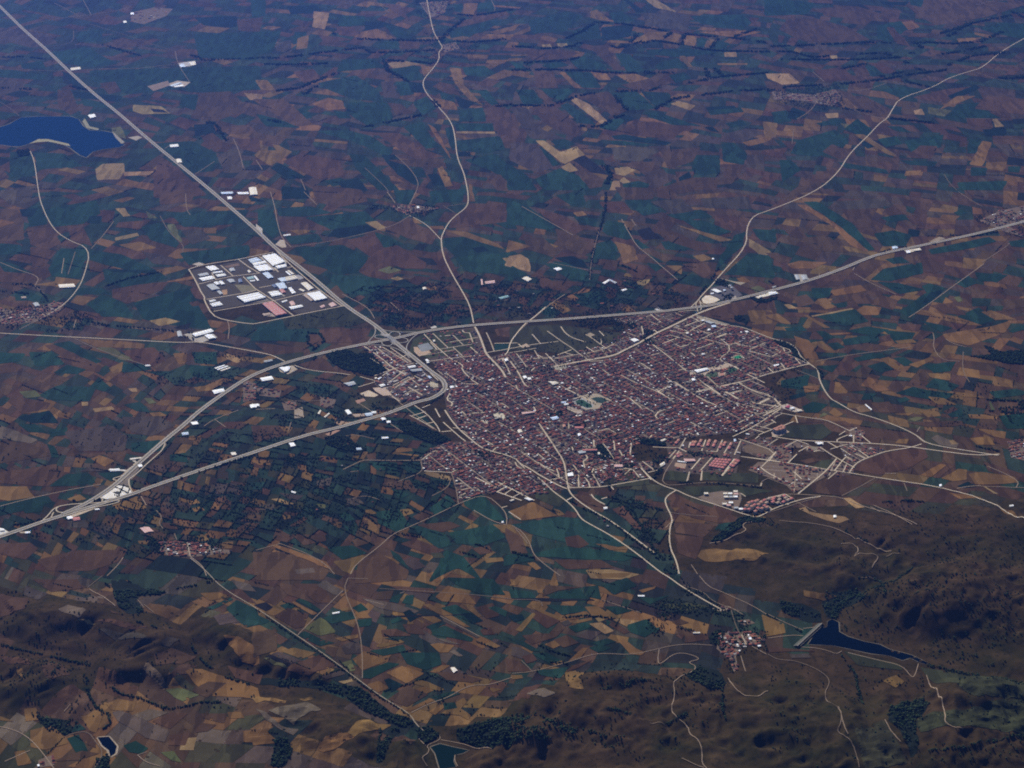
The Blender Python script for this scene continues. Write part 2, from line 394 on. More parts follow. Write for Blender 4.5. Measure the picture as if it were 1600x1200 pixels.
def shore(p, wd, c):
    """bare drawdown rim round a lake, of uneven width"""
    W = world(p); k = len(W); W = np.concatenate([W, W[:1]]); W = resample0(W, 14.0); t = np.gradient(W, axis=0); t /= np.hypot(t[:, 0], t[:, 1])[:, None] + 1e-9
    nr = np.stack([t[:, 1], -t[:, 0]], 1); wv = wd * (.25 + 1.3 * vnoise(W[:, 0], W[:, 1], 90, 6))[:, None]
    a = W - nr * wv; b2 = W + nr * wv; n_ = len(W); i = np.arange(n_ - 1)
    V = np.concatenate([a, b2]); T = np.concatenate([np.stack([i, i + n_, i + n_ + 1], 1), np.stack([i, i + n_ + 1, i + 1], 1)])
    o = obj('lake_shore', mesh_np('lake_shore', np.column_stack([V, hz(V[:, 0], V[:, 1]) + 1.2]), T, c), M_SHORE); tag(o, kind='structure')
def resample0(W, step):
    out = [W[0]]
    for a, b2 in zip(W[:-1], W[1:]):
        k = max(1, int(np.hypot(*(b2 - a)) / step)); out += [a + (b2 - a) * t / k for t in range(1, k + 1)]
    return np.array(out)
shore(LAKE, 9, (.15, .14, .09)); shore(POND, 8, (.30, .24, .17)); shore(RESV, 5, (.13, .11, .075)); shore(GPOND, 5, (.16, .13, .09))
# ------------------------------------------------------------------ fields traced one by one from the photograph
PAL = {'t': (.37, .245, .105), 'o': (.235, .130, .042), 'b': (.108, .060, .030), 'p': (.088, .066, .046), 'g': (.022, .058, .038), 'd': (.010, .028, .024),
       'k': (.022, .022, .022), 'l': (.15, .150, .055), 'v': (.17, .125, .085), 'm': (.058, .060, .026)}
TR = {}
TR[(0, 0)] = """t 595,1060 640,1025 775,1020 780,1075 745,1120 605,1125;t 775,1075 960,1070 940,1095 775,1100;t 830,655 1000,662 1070,710 890,715 830,695
k 940,680 1020,685 1050,705 960,700;d 450,570 770,600 740,640 610,625 470,610;g 500,610 640,640 690,680 520,660;g 560,440 1250,420 1600,410 1600,560 1240,580 1100,560 800,590 560,500
b 1260,580 1440,570 1560,680 1350,760 1190,740 1210,690;t 1520,580 1600,590 1600,630 1560,625;b 990,1010 1100,1040 1300,1200 960,1200 960,1090;g 60,950 190,940 230,1100 60,1110
g 210,950 400,960 520,1040 240,1060;d 330,330 540,290 640,350 740,400 560,420 400,400;b 700,260 900,240 960,280 740,305;g 1210,210 1600,200 1600,380 1240,360
d 1210,110 1480,100 1480,170 1280,160;b 1480,120 1600,110 1600,200 1490,190;g 480,200 640,180 640,260 480,260;b 360,560 440,560 500,690 440,720 360,660
p 0,500 160,510 140,560 0,600;b 620,520 720,510 760,570 680,590;b 0,980 60,1110 0,1140;g 930,900 1200,880 1360,960 1340,1070 1220,1080;d 1210,780 1330,770 1350,840 1220,850
b 1250,850 1330,830 1400,890 1460,900 1420,950 1340,950;p 1350,960 1500,960 1540,1080 1400,1080;b 1380,790 1560,780 1600,830 1420,840;o 1480,870 1600,860 1600,960 1500,930
g 130,400 260,380 290,430 140,430;l 690,800 760,790 790,870 720,850;g 0,430 100,440 300,470 250,500 0,480;p 0,170 300,210 360,270 200,300 0,250;d 380,440 440,470 560,570 480,560;g 1140,590 1240,590 1220,690 1120,660"""
TR[(400, 0)] = """d 190,40 380,30 420,80 220,90;t 360,70 460,80 430,185 355,170;g 520,95 680,100 690,160 510,165;o 500,165 620,170 610,230 520,220;d 680,130 860,150 720,195 680,190
o 650,200 760,180 870,240 660,250;g 790,150 900,180 990,240 880,240;o 800,20 900,30 960,130 850,70;g 240,200 320,200 300,260 230,280;o 260,240 330,220 320,300 250,310;g 0,200 160,190 100,330 10,340
p 120,270 220,250 220,330 130,320;o 390,220 520,230 600,250 430,270;g 780,260 890,250 900,310 760,310;o 890,255 1030,265 1020,305 900,305;o 1000,240 1090,230 1110,250 1050,260
g 540,370 740,370 810,420 500,450;t 820,395 930,380 1030,400 860,430;b 230,450 360,430 410,490 300,520;o 0,500 70,500 130,570 30,560;g 830,430 1010,410 1040,500 940,510;o 1030,415 1110,415 1050,480
g 380,520 620,470 760,560 800,640 600,620 450,560;g 580,640 820,640 860,740 700,790 560,700;o 350,650 450,610 540,630 560,680 450,690;g 480,690 560,700 600,740 520,740;g 170,660 340,700 350,740 200,720
b 0,620 180,620 360,780 240,790;g 0,710 130,740 280,800 60,790;p 780,510 860,510 880,610 800,610;g 870,510 960,510 990,590 900,600;d 950,510 1040,520 1060,580 970,580;b 820,640 900,650 990,710 880,720
g 980,640 1070,600 1130,680 1040,720;o 1110,610 1240,640 1260,690 1160,680;g 1140,570 1220,590 1250,640 1160,620;d 1240,600 1370,640 1320,680 1270,670;g 1380,570 1440,560 1520,650 1470,660
o 1210,420 1280,430 1300,530 1420,660 1330,620 1240,520;g 1260,690 1420,670 1440,760 1270,760;b 1430,670 1560,670 1600,760 1600,860 1540,900 1490,800;g 1240,770 1480,770 1490,815 1250,820
t 1250,821 1495,823 1495,836 1250,834;o 1290,860 1380,860 1380,885 1290,885;g 1250,880 1520,850 1560,930 1440,960 1260,940;d 1265,950 1340,950 1340,975 1265,980;g 1300,1000 1500,960 1600,1060 1600,1160 1450,1060
o 1440,1100 1520,1090 1600,1170 1600,1200 1500,1190;g 920,790 1040,760 1100,860 1160,920 1060,930 1000,870;o 1070,770 1120,800 1200,950 1220,1000 1170,930;b 740,830 900,830 1060,940 1180,980 1000,1000
g 370,820 560,810 720,850 860,950 820,980 600,880;d 780,970 870,965 1020,1120 1000,1160 880,1090;g 580,960 680,970 900,1190 760,1190 620,1050;o 830,1100 860,1098 930,1140 850,1130
d 90,1050 150,1020 320,1110 200,1120;g 420,1130 530,1110 590,1150 480,1165;b 160,1010 280,960 520,1000 560,1100 380,1120;o 100,900 150,910 230,950 90,1040 0,970 20,940 130,940;p 190,880 330,870 380,940 230,940
g 970,1060 1040,1050 1070,1110 1000,1110;d 1070,1090 1140,1085 1180,1160 1110,1160;o 1130,1040 1170,1040 1230,1160 1180,1170;g 0,0 60,0 60,100 0,110;g 1240,30 1290,20 1280,80 1240,70;o 1300,20 1390,20 1360,95 1290,100
g 1390,20 1470,10 1500,60 1380,80;o 1280,130 1560,70 1590,90 1400,140 1270,170;g 1200,200 1460,130 1540,130 1420,200 1220,240;o 1460,200 1600,150 1600,190 1500,215;d 500,1140 640,1110 700,1190 560,1190
g 1180,800 1230,790 1250,900 1230,950 1200,880;b 1100,540 1240,540 1280,600 1160,570;g 1290,420 1430,410 1500,460 1400,480 1310,470;b 820,1000 1180,990 1150,1050 960,1040"""
TR[(800, 0)] = """o 490,70 530,60 610,120 560,130 490,110;d 650,0 740,10 830,70 780,80;t 800,0 890,0 1030,75 900,50;g 600,80 680,70 770,130 640,140;g 100,130 340,70 440,100 330,200 120,210;g 400,180 540,150 560,240 340,260
d 560,170 760,150 740,230 560,260;g 1110,100 1440,90 1500,140 1440,185 1180,150;p 800,80 1110,90 1100,200 840,160;o 1160,200 1480,190 1560,200 1400,235;t 185,280 240,275 250,295 190,300;t 280,270 340,270 355,290 290,295
o 770,185 810,180 830,195 780,205;o 850,200 980,200 940,250 780,270 750,260;o 1000,205 1060,220 1040,270 950,250;o 1080,220 1160,230 1140,290 1060,275;g 1180,230 1240,250 1200,300 1150,290;o 1220,250 1260,260 1230,300 1200,290
g 1280,250 1360,270 1330,310 1250,300;t 1325,330 1400,325 1405,355 1330,355;g 360,380 440,350 560,390 600,440 420,435;b 70,310 300,310 420,330 340,370 130,380;g 640,330 740,340 830,450 720,450
g 830,310 1100,300 1300,330 1050,360 860,340;g 900,400 1040,360 1080,420 910,440;o 1045,350 1080,350 1130,420 1100,420;b 480,290 580,280 700,440 640,440;o 1280,395 1470,395 1470,405 1290,408;b 130,445 260,450 290,550 160,550
o 290,450 330,450 430,550 390,550;g 330,450 490,450 560,550 440,550;o 490,450 590,460 620,500 540,500;o 650,470 770,460 860,490 740,520;g 980,470 1080,450 1120,490 1020,520;b 680,530 860,490 1000,520 780,570
g 20,560 130,560 200,650 70,650;b 140,560 180,560 270,650 220,655;g 180,555 400,555 330,630 240,610;t 350,615 400,610 480,650 600,760 570,785 510,740;b 420,600 600,570 720,690 640,730;g 300,660 350,640 530,780 420,770
g 620,580 780,570 900,680 720,690;g 800,570 980,580 1000,630 900,680;t 990,650 1040,630 1150,660 1110,690;g 830,700 900,700 1190,790 1000,780 850,730;g 540,800 640,740 720,740 680,780 640,820;d 660,730 720,720 770,745 720,765
b 760,760 900,760 1100,800 1000,870 640,840;d 620,850 700,840 1000,890 960,910 640,870;g 610,880 700,880 960,915 620,900;d 1200,795 1250,790 1300,830 1240,820;g 1220,690 1430,670 1450,700 1240,720;d 1210,670 1390,660 1400,675 1220,688
g 1330,770 1440,750 1470,780 1370,800;p 1310,840 1480,800 1580,830 1440,890;o 1440,890 1600,840 1600,880 1480,915;g 1310,900 1380,890 1470,960 1450,1030 1320,1010;g 1150,970 1300,970 1300,1080 1180,1100 1120,1060
p 0,670 90,670 170,800 340,870 120,870;b 100,670 280,670 440,800 400,860 230,790;t 145,878 200,878 300,950 400,915 455,965 330,1025 300,1010;t 305,1040 360,1015 415,1065 345,1080;g 240,880 330,870 400,900 300,940
g 150,910 190,920 310,1030 250,1040;k 380,1000 450,970 560,1050 590,1090 500,1080;o 420,1075 470,1070 580,1120 560,1170 480,1180 430,1110;g 140,1120 300,1050 420,1100 490,1190 200,1190
t 640,1050 770,1035 780,1060 700,1100 650,1090;t 700,1105 770,1160 720,1165 670,1130;t 630,1130 665,1130 690,1190 610,1190;g 0,1020 100,1100 160,1190 0,1190;p 0,890 160,900 260,1050 150,1080 0,1000;p 620,920 900,920 920,950 800,1010 640,1000
g 0,380 60,400 120,450 40,440;g 180,410 300,380 360,410 240,430;b 650,1020 900,1010 860,1120 780,1060;p 820,1080 940,1050 1000,1130 880,1190;l 960,1010 1050,990 1060,1040 980,1050;g 1060,960 1160,955 1120,1000 1070,1020
b 920,940 1180,920 1130,1010 980,1060;b 1330,1030 1450,1040 1410,1130 1320,1110;d 1040,1110 1110,1070 1130,1120 1060,1160;g 690,1150 790,1130 860,1150 840,1190 700,1190;b 940,1170 1120,1110 1290,1110 1280,1190 1000,1190"""
TR[(1200, 0)] = """g 0,0 300,20 240,90 0,100;o 330,50 560,40 760,100 600,130 350,100;d 700,10 880,10 860,35 720,30;o 820,140 900,130 950,170 880,190;g 680,160 830,130 870,180 760,270 680,240;b 740,170 780,170 850,240 890,290 800,270
b 60,180 280,110 500,170 640,250 420,270 220,260;t 385,350 430,345 435,362 400,370;o 1290,200 1410,225 1390,240 1290,215;o 1180,240 1340,235 1250,265 1190,265;g 1320,180 1470,140 1600,150 1600,250 1420,210
b 620,390 720,400 830,460 720,460;g 600,420 660,410 730,470 650,480;b 520,420 600,410 640,470 560,490;t 0,460 140,460 200,520 90,530 0,490;b 280,440 460,420 560,500 360,510;g 700,560 860,540 980,560 820,610
b 480,600 600,600 780,690 740,720 560,680;t 910,690 960,680 980,720 920,715;l 1000,670 1150,690 1100,730 1000,710;g 1180,650 1360,640 1380,700 1460,740 1200,740 1120,740;t 1400,745 1430,740 1475,790 1420,795
b 1240,740 1390,740 1410,800 1260,780;d 1340,810 1490,800 1480,850 1360,850;g 300,770 440,740 470,770 330,790;g 20,700 120,690 150,760 40,770;d 120,740 150,670 240,700 180,750;o 0,760 60,770 50,860 0,860
t 355,710 440,705 440,735 370,740;l 450,770 520,780 580,820 490,810;g 470,810 560,740 660,820 600,860;g 180,880 420,810 510,880 440,960 300,980 140,960;b 340,950 400,900 540,960 450,1000;d 560,870 620,860 690,910 620,930
o 530,840 600,840 810,980 760,970;g 680,870 800,850 840,900 740,920;g 850,880 1100,840 1080,920 900,960;o 860,985 950,910 1060,915 1020,995;g 820,1000 1060,1010 1040,1040 880,1030;g 1260,870 1330,870 1310,960 1240,960
o 1340,880 1400,890 1340,1040 1260,1030;o 1380,1035 1480,1030 1470,1070 1390,1060;g 1270,1045 1370,1050 1360,1100 1265,1100;g 70,1000 140,1000 210,1060 90,1140;o 860,1070 960,1065 940,1095 850,1100;g 1180,1140 1500,1130 1460,1190 1200,1190
g 430,1010 740,1060 760,1090 480,1050;b 300,1070 420,1070 400,1120 300,1120;g 1500,1040 1580,1040 1570,1080 1500,1075;b 1290,680 1360,600 1600,620 1600,720 1440,700;b 880,10 1100,0 1600,30 1350,110 1050,160 960,110;g 880,0 980,0 960,45 890,30
b 900,610 1100,560 1280,540 1080,640;d 1120,600 1300,530 1330,550 1160,625;b 0,940 130,920 80,990 0,960;b 760,800 880,780 930,800 870,820;g 740,790 830,790 900,830 800,820;o 1060,690 1180,600 1300,600 1200,640"""
TR[(0, 300)] = """o 170,230 320,220 385,320 290,365 190,330;g 160,110 240,80 300,200 180,220;g 270,110 600,50 630,130 520,200 320,220;d 120,110 240,100 200,160 140,150;b 640,110 720,120 700,190 640,190;d 560,150 640,150 620,200 540,195
t 720,105 780,100 815,150 770,155;l 910,115 990,165 930,165;l 1040,205 1090,200 1140,315 1090,290;t 720,285 860,255 870,275 720,305;b 420,210 520,220 580,340 440,300;o 740,330 880,310 980,350 860,370 780,345
g 880,220 1000,190 1120,320 1100,350 940,300;g 1060,130 1560,110 1500,200 1140,220;o 990,0 1220,0 1200,60 1000,80;o 1270,225 1350,225 1350,260 1270,260;p 1130,240 1250,230 1320,290 1200,330;g 1120,380 1560,330 1560,400 1180,460
g 0,320 130,330 130,390 0,390;b 0,100 110,110 150,200 150,300 0,310;o 0,170 90,190 0,230;b 190,340 360,370 280,460 200,470;g 380,350 550,360 500,540 330,530 300,480;b 0,470 200,520 240,540 120,570 0,560
g 560,360 760,390 960,480 1000,520 760,480 560,420;b 550,425 740,480 780,500 560,500;g 640,480 900,500 780,560 660,560;o 970,490 1120,460 1170,480 1010,520;d 660,570 1000,500 1050,540 800,600;b 700,610 860,580 1060,560 1010,610 800,700 700,660
g 480,600 640,600 700,640 480,640;o 440,690 480,645 600,660 520,710;g 540,700 640,640 780,700 840,780 640,780;g 830,690 1180,600 1270,760 1330,860 900,800;o 1040,560 1200,525 1210,545 1060,565;b 1180,690 1240,680 1250,710 1200,715
g 90,620 180,620 300,680 100,680;t 930,805 1040,785 1130,810 1000,840;k 1080,850 1200,815 1170,860;t 1410,1010 1520,1050 1480,1070 1410,1040;g 280,960 440,930 640,1060 580,1080;l 600,975 680,962 850,1060 760,1050
o 490,920 740,930 910,950 900,980 600,970;b 280,960 330,950 640,1090 620,1130 500,1110;g 0,1000 160,1010 120,1060 0,1080;g 180,1000 330,1000 410,1080 220,1090;b 750,990 960,970 1040,1050 960,1090 840,1060;b 0,1085 130,1080 140,1120 0,1140
g 740,1080 880,1070 960,1110 770,1130;p 0,0 230,0 180,70 60,80;o 200,580 340,560 350,530 500,550 460,600 330,590;d 660,480 980,490 960,510 700,500;g 0,430 60,440 210,510 30,500;b 740,190 900,180 880,230 720,220;p 880,370 1080,410 1180,470 960,450
b 480,740 620,760 640,810 500,780;g 420,1080 540,1110 480,1140 330,1130;o 680,1100 770,1060 760,1120 700,1140;g 900,1120 1100,1120 1000,1150;g 1200,1000 1360,1000 1360,1080 1220,1070;g 1180,1080 1340,1090 1320,1180 1200,1150;o 1080,1010 1170,1005 1160,1070 1120,1080"""
TR[(400, 300)] = """g 10,110 110,110 140,260 100,290 10,200;g 130,100 340,90 480,130 300,155 140,150;o 465,140 540,125 565,155 490,165;b 140,160 480,190 500,240 330,240 160,250;o 210,240 300,235 340,250 270,270;g 300,160 680,120 760,180 700,200 480,240
t 680,190 750,182 820,225 770,240;d 490,230 700,205 760,235 520,290 440,290;p 380,290 480,280 540,295 400,320;g 180,280 380,260 420,310 220,330;g 240,350 540,330 700,410 660,500 520,520 300,420;b 560,300 760,260 1060,440 1060,480 920,480 840,450 700,400
b 640,500 720,400 860,450 860,540 760,560;l 760,490 830,465 910,490 830,510;g 420,510 700,530 860,560 700,640 560,640;t 840,540 890,527 925,545 880,555;g 740,250 880,290 950,320 800,350;m 770,245 800,245 960,320 920,325
b 800,230 940,160 1130,270 1100,330 950,290;o 970,150 1040,200 990,195;b 1080,380 1190,370 1260,500 1300,560 1160,500;g 1170,290 1400,270 1520,370 1480,480 1240,400 1180,340;o 1170,240 1320,250 1500,320 1560,360 1420,320
g 1240,410 1600,370 1600,520 1320,500;t 1540,415 1600,405 1600,440 1560,440;o 1080,215 1170,212 1180,235 1100,230;g 1450,170 1600,160 1600,230 1560,230;o 1330,0 1350,0 1370,60 1335,60;b 1340,70 1560,80 1600,180 1200,230 1230,170
g 1080,0 1310,0 1290,60 1100,70;g 860,0 1000,0 960,80 880,70;b 1220,580 1330,640 1340,680 1220,660;b 390,860 720,850 700,900 620,940 420,940;b 330,890 380,890 430,940 370,975 330,940;g 0,840 200,800 330,880 320,940 120,930
m 160,780 560,720 700,810 600,840 200,860;b 260,1080 420,1030 500,1120 340,1110;d 0,20 60,60 0,60;d 160,0 320,0 340,40 160,45;b 340,0 660,0 700,60 500,100 380,60;d 1340,350 1420,340 1460,370 1390,380;o 1060,600 1120,590 1140,610 1080,615
m 900,860 1100,860 1060,890 760,870;g 10,850 120,840 160,930 0,930;b 0,940 330,980 350,1040 200,1050 60,1000;m 1060,880 1340,860 1370,920 1360,1000 1080,1040 960,1000 980,920;m 100,1020 300,1000 300,1060 220,1090;g 1490,950 1600,950 1600,990 1490,995;b 1490,860 1600,840 1600,920 1510,900"""
TR[(800, 300)] = """g 0,40 100,90 270,220 240,240 0,200;b 130,90 330,150 460,230 390,270 260,200;o 380,130 440,120 470,145 410,155;g 380,150 540,170 520,220 420,190;g 590,180 690,190 750,290 720,300 600,270 560,240;g 270,20 440,0 460,80 360,80
o 140,340 230,320 290,340 220,370;t 0,400 50,390 105,420 115,500 0,460;g 0,460 100,510 0,560;b 70,280 200,290 290,370 260,410 100,360;d 260,410 380,400 450,430 480,490 400,470;p 230,440 480,480 470,500 240,455
g 530,320 620,300 660,350 640,420 510,420;o 640,310 760,340 790,420 700,450;g 740,290 790,300 980,440 900,440;g 930,310 1040,300 1140,340 1080,370 960,360;b 790,360 870,350 1000,420 960,440;k 780,240 860,220 930,290 820,300
b 900,250 1000,240 1260,360 1160,370 960,300;g 1060,170 1200,180 1380,250 1260,280 1130,220;o 1010,200 1080,220 1380,300 1300,310;g 960,140 1180,110 1260,160 1060,180;o 1130,400 1200,390 1260,420 1180,435;t 1480,290 1600,370 1600,395 1550,395 1480,340
g 1390,270 1460,250 1440,340 1280,480 1300,400;b 1060,450 1180,440 1290,500 1200,540;t 760,550 800,515 870,515 860,560 820,590 780,575;o 340,655 450,600 490,610 470,640 390,680;o 230,700 290,680 370,740 320,760;g 160,720 240,710 270,760 200,770
g 380,640 540,620 620,680 460,700;o 680,720 720,710 780,750 700,745;o 1400,540 1450,530 1490,560 1440,575;l 1490,600 1540,585 1590,610 1530,630;b 1170,770 1200,730 1600,640 1600,720 1400,820;b 1400,820 1480,730 1600,720 1600,880
o 1470,740 1600,740 1600,820 1500,830;g 1480,380 1600,400 1600,540 1420,520 1320,520;g 1500,230 1600,240 1600,320 1550,300;p 1180,40 1480,30 1500,110 1200,100;m 0,840 300,830 560,870 680,880 700,920 560,960 420,1010 0,990;m 560,850 700,840 700,870
b 540,60 700,60 760,130 600,130;g 700,50 860,50 930,130 820,150;p 860,60 1060,40 1140,120 1000,140;b 640,0 900,0 880,45 700,50;o 120,340 0,300 0,380;b 270,230 380,250 480,320 430,400 290,330;g 330,440 480,500 500,560 380,560 200,450
b 720,440 840,460 880,540 760,560;g 840,440 960,460 900,500;o 960,460 1060,460 1060,520;b 860,580 960,590 940,650 880,640;g 1120,510 1200,540 1160,590 1060,560;b 150,500 260,560 420,560 330,620 180,600;p 520,1000 660,990 640,1030"""
TR[(1200, 300)] = """g 220,60 310,60 520,190 670,360 620,370 520,310 430,200;o 180,80 230,80 430,200 630,370 600,370 510,330 400,210;g 700,160 830,140 890,170 760,190;d 880,230 950,240 940,280 870,280;g 660,260 780,240 900,270 860,340 720,340
g 1160,130 1210,110 1250,130 1190,150;g 1000,360 1380,280 1430,310 1280,350 1020,390;g 1500,310 1600,290 1600,350 1520,340;o 740,480 790,462 820,475 780,495;g 640,550 720,480 960,440 970,510 760,560;b 960,400 1150,470 1040,510 970,500
g 730,420 860,400 900,440 780,450;g 680,560 820,570 980,610 820,640;o 120,450 200,430 370,440 290,480 150,480;o 380,620 580,580 620,620 420,650;b 0,380 60,380 120,430 80,450;b 160,660 240,640 300,700 190,720;o 300,690 360,680 430,720 360,735
t 100,705 130,700 180,725 130,730;g 420,700 480,690 490,720 430,725;g 270,600 400,600 380,660 290,670;b 380,680 570,640 600,660 420,700;o 550,740 600,710 710,720 690,770 590,770;g 300,780 540,730 630,810 480,840;t 270,772 530,725 535,734 275,782
o 220,770 250,770 390,850 350,850;g 480,870 620,840 760,860 660,900;g 820,750 970,640 1110,600 1040,670 880,785;g 960,590 1010,570 1110,600 1000,640;d 1010,630 1100,610 1020,690 960,700;l 1160,660 1200,650 1220,680 1190,690
o 940,740 990,740 1300,820 1340,835 1250,835;g 1180,780 1320,720 1420,800 1330,830;g 1170,570 1250,520 1310,570 1230,600;g 1290,500 1500,520 1440,560 1320,560;b 1380,610 1450,590 1480,620 1400,640;b 1450,680 1600,660 1600,720 1480,740
o 1400,840 1530,800 1480,880 1260,960 1120,930 1090,890;g 940,800 1160,850 1080,880;g 720,860 920,880 900,920 800,950;b 680,910 760,890 770,930 690,940;g 460,920 680,890 700,930 480,960;g 300,870 350,870 420,910 360,930
o 380,885 510,878 515,888 400,895;o 270,940 340,930 410,1000 350,990;g 370,950 430,940 480,970 410,990;o 790,930 900,920 930,940 820,950;g 530,1040 700,1000 740,1030 560,1060;g 620,1090 720,1060 790,1110 700,1130;o 700,1040 760,1030 840,1110 790,1110
g 780,1040 850,1030 930,1080 850,1090;g 970,1080 1180,1060 1140,1120 1030,1130;o 1000,1130 1140,1140 1140,1180 1020,1160;o 880,1080 1020,1030 1040,1050 930,1100;o 160,900 260,930 320,1050 230,1040;g 80,1180 260,1140 240,1200 80,1200
g 100,850 220,840 250,870 120,870;g 1500,870 1600,810 1600,850 1530,880;b 460,110 640,100 660,220 560,230 500,170;p 400,60 740,40 720,100 480,110;b 740,100 860,90 870,140 700,150;o 1090,140 1200,150 1160,190 1070,170;b 60,200 200,220 260,300 140,280
b 200,290 370,270 520,380 300,370;g 0,440 80,470 100,500 0,510;b 280,540 380,490 420,540 330,600;b 860,150 1000,140 980,220 900,200;b 820,390 960,390 920,460 840,410;g 300,1090 440,1080 400,1130;b 480,640 600,640 700,700 560,700
b 700,640 820,680 780,740 650,700;b 1010,710 1150,690 1240,770 1100,760;o 1110,660 1160,690 1090,700;o 1330,750 1400,740 1560,800 1420,800;b 0,740 150,800 120,830 0,790;o 0,770 60,760 160,830 80,820;b 800,820 960,830 940,870 840,860;g 1450,1000 1600,1000 1600,1060 1500,1050"""
TR[(0, 600)] = """b 50,110 80,70 160,90 320,120 280,170 140,190;o 150,185 280,160 340,160 330,180;d 110,210 310,165 370,245 200,245;o 340,180 440,180 430,220 370,210;g 240,70 360,10 600,20 560,110 300,100;g 560,20 620,0 700,30 650,50
l 120,50 220,40 260,80 160,90;t 580,155 700,140 720,160 590,178;t 510,115 550,112 550,135 515,138;o 930,180 1000,175 1050,200 960,205;g 770,130 880,110 940,180 850,170;t 800,30 850,25 860,50 820,50;l 900,90 950,90 980,120 930,125
g 110,250 220,250 300,310 180,300;g 300,290 420,270 420,320 310,330;b 0,350 200,370 320,450 0,500;b 0,560 350,500 410,560 300,640 0,620;g 310,640 420,560 560,560 600,620 440,640;o 0,640 170,640 220,710 100,740 0,720
g 820,370 1000,350 1040,400 940,440 820,420;o 570,470 620,445 720,480 650,520;g 610,560 780,545 700,610;o 420,720 500,690 540,720 460,740;g 290,370 340,390 370,460 330,460;b 1400,60 1520,50 1500,120 1440,110;g 1260,200 1400,190 1340,220
b 1040,500 1130,490 1140,540 1060,550;o 700,760 860,700 920,780 740,790;b 680,850 740,815 800,860 740,880;o 1180,740 1230,720 1250,745 1190,755;l 950,712 990,708 1000,730 960,735;o 1200,780 1260,765 1280,790 1220,800;b 1340,720 1400,700 1440,740 1360,760
b 1010,870 1130,870 1110,910 1030,905;o 1210,960 1260,940 1320,980 1240,985;o 860,980 940,980 930,1005 870,1000;o 1390,990 1460,985 1450,1030 1390,1030;b 860,900 960,900 1060,950 1100,970 1000,1000 900,930
b 230,1100 480,1040 780,1040 740,1110 560,1170 300,1170;b 1480,900 1540,870 1600,870 1560,930 1480,930;v 0,250 120,300 240,350 200,370 0,340;p 400,300 700,260 800,330 780,420 480,420;b 480,440 800,420 760,500 640,440 560,460;p 760,210 1000,200 1100,260 940,330 820,300
g 0,740 300,700 330,740 120,800 0,830;p 560,520 700,540 500,550;g 120,760 280,740 260,800 160,810;o 1210,20 1300,10 1330,40 1240,50;o 1180,330 1260,320 1240,360 1180,350;g 1060,440 1160,430 1180,490 1060,480;p 420,860 540,850 560,900 440,900;p 640,630 780,660 660,700 540,690
b 0,1000 180,990 240,1030 160,1100 0,1060;p 1340,620 1480,620 1500,680 1350,690;b 860,700 1000,690 1040,760 900,760;b 800,830 900,850 920,880 800,870;b 1370,740 1440,730 1440,790 1370,780;p 1280,640 1360,620 1330,680 1280,700;b 1500,860 1560,810 1600,820 1600,860"""
TR[(400, 600)] = """t 90,720 140,715 240,750 200,755;o 0,480 80,478 90,505 20,508;b 540,350 590,345 590,385 540,385;b 690,440 750,430 750,470 700,475;o 870,405 970,400 980,420 880,430;o 900,430 1020,445 1010,455 900,440;g 920,490 1025,490 1040,545 960,560 900,520
t 1050,560 1080,545 1215,580 1210,605 1100,580;o 160,820 215,820 220,840 180,848;l 380,750 440,755 430,780 390,770;o 670,790 720,785 760,810 700,815;g 510,820 570,800 620,850 560,860;b 210,890 300,830 320,840 260,890;b 960,660 1020,655 1020,680 970,680
o 880,790 960,780 990,810 920,830;b 980,830 1060,790 1120,810 1020,860;g 750,800 900,780 960,880 880,930 760,870;g 980,890 1100,930 1050,960;b 900,1000 1000,970 1180,1040 1100,1070;p 910,1110 980,1080 1060,1140 990,1165
o 1060,1190 1210,1140 1255,1155 1130,1200;b 640,1110 760,1050 960,1170 940,1200 620,1200;g 840,1040 900,1070 960,1160 860,1090;g 1290,700 1420,690 1570,860 1460,850 1300,760;g 1080,780 1200,690 1250,750 1120,820
g 1030,870 1180,940 1230,1010 1140,1030 980,910;g 1200,930 1500,880 1560,960 1420,1010 1260,1000;b 1000,880 1220,860 1280,890 1160,930;o 1480,880 1600,880 1600,935 1550,930;b 1350,1030 1460,1010 1480,1050 1400,1070
o 1420,1090 1540,1085 1550,1110 1440,1120;g 1180,1040 1300,1080 1420,1200 1260,1150 1080,1200;m 1090,1060 1150,1055 1180,1085 1120,1090;o 90,1010 130,1005 430,1110 480,1170 380,1130;o 480,1110 700,1070 620,1130 600,1190 540,1170
b 220,940 430,950 440,980 300,1010;g 330,20 480,10 440,60 340,50;b 850,190 960,180 1180,320 1100,290;g 940,160 1000,140 1100,260 1020,230;b 0,260 140,260 200,320 0,370;g 700,490 880,490 880,540 760,540;g 600,520 680,490 690,530 600,550
p 380,610 480,580 460,640 380,640;b 800,620 960,600 1000,660 840,660;g 840,650 960,690 900,720;p 140,680 300,700 240,740;p 560,720 640,710 680,750 560,770;p 20,760 120,750 110,790 20,790;b 420,820 520,850 480,870 410,850
b 600,980 720,940 720,990 620,1020;b 130,900 240,960 200,990 100,970;g 440,1020 600,1010 700,1060 540,1100;b 0,1050 200,1050 460,1170 420,1200 0,1200;v 240,1160 360,1150 370,1180 260,1190;g 0,620 60,610 40,660 0,660;b 620,850 700,850 700,900 640,900;g 540,880 600,900 570,920"""
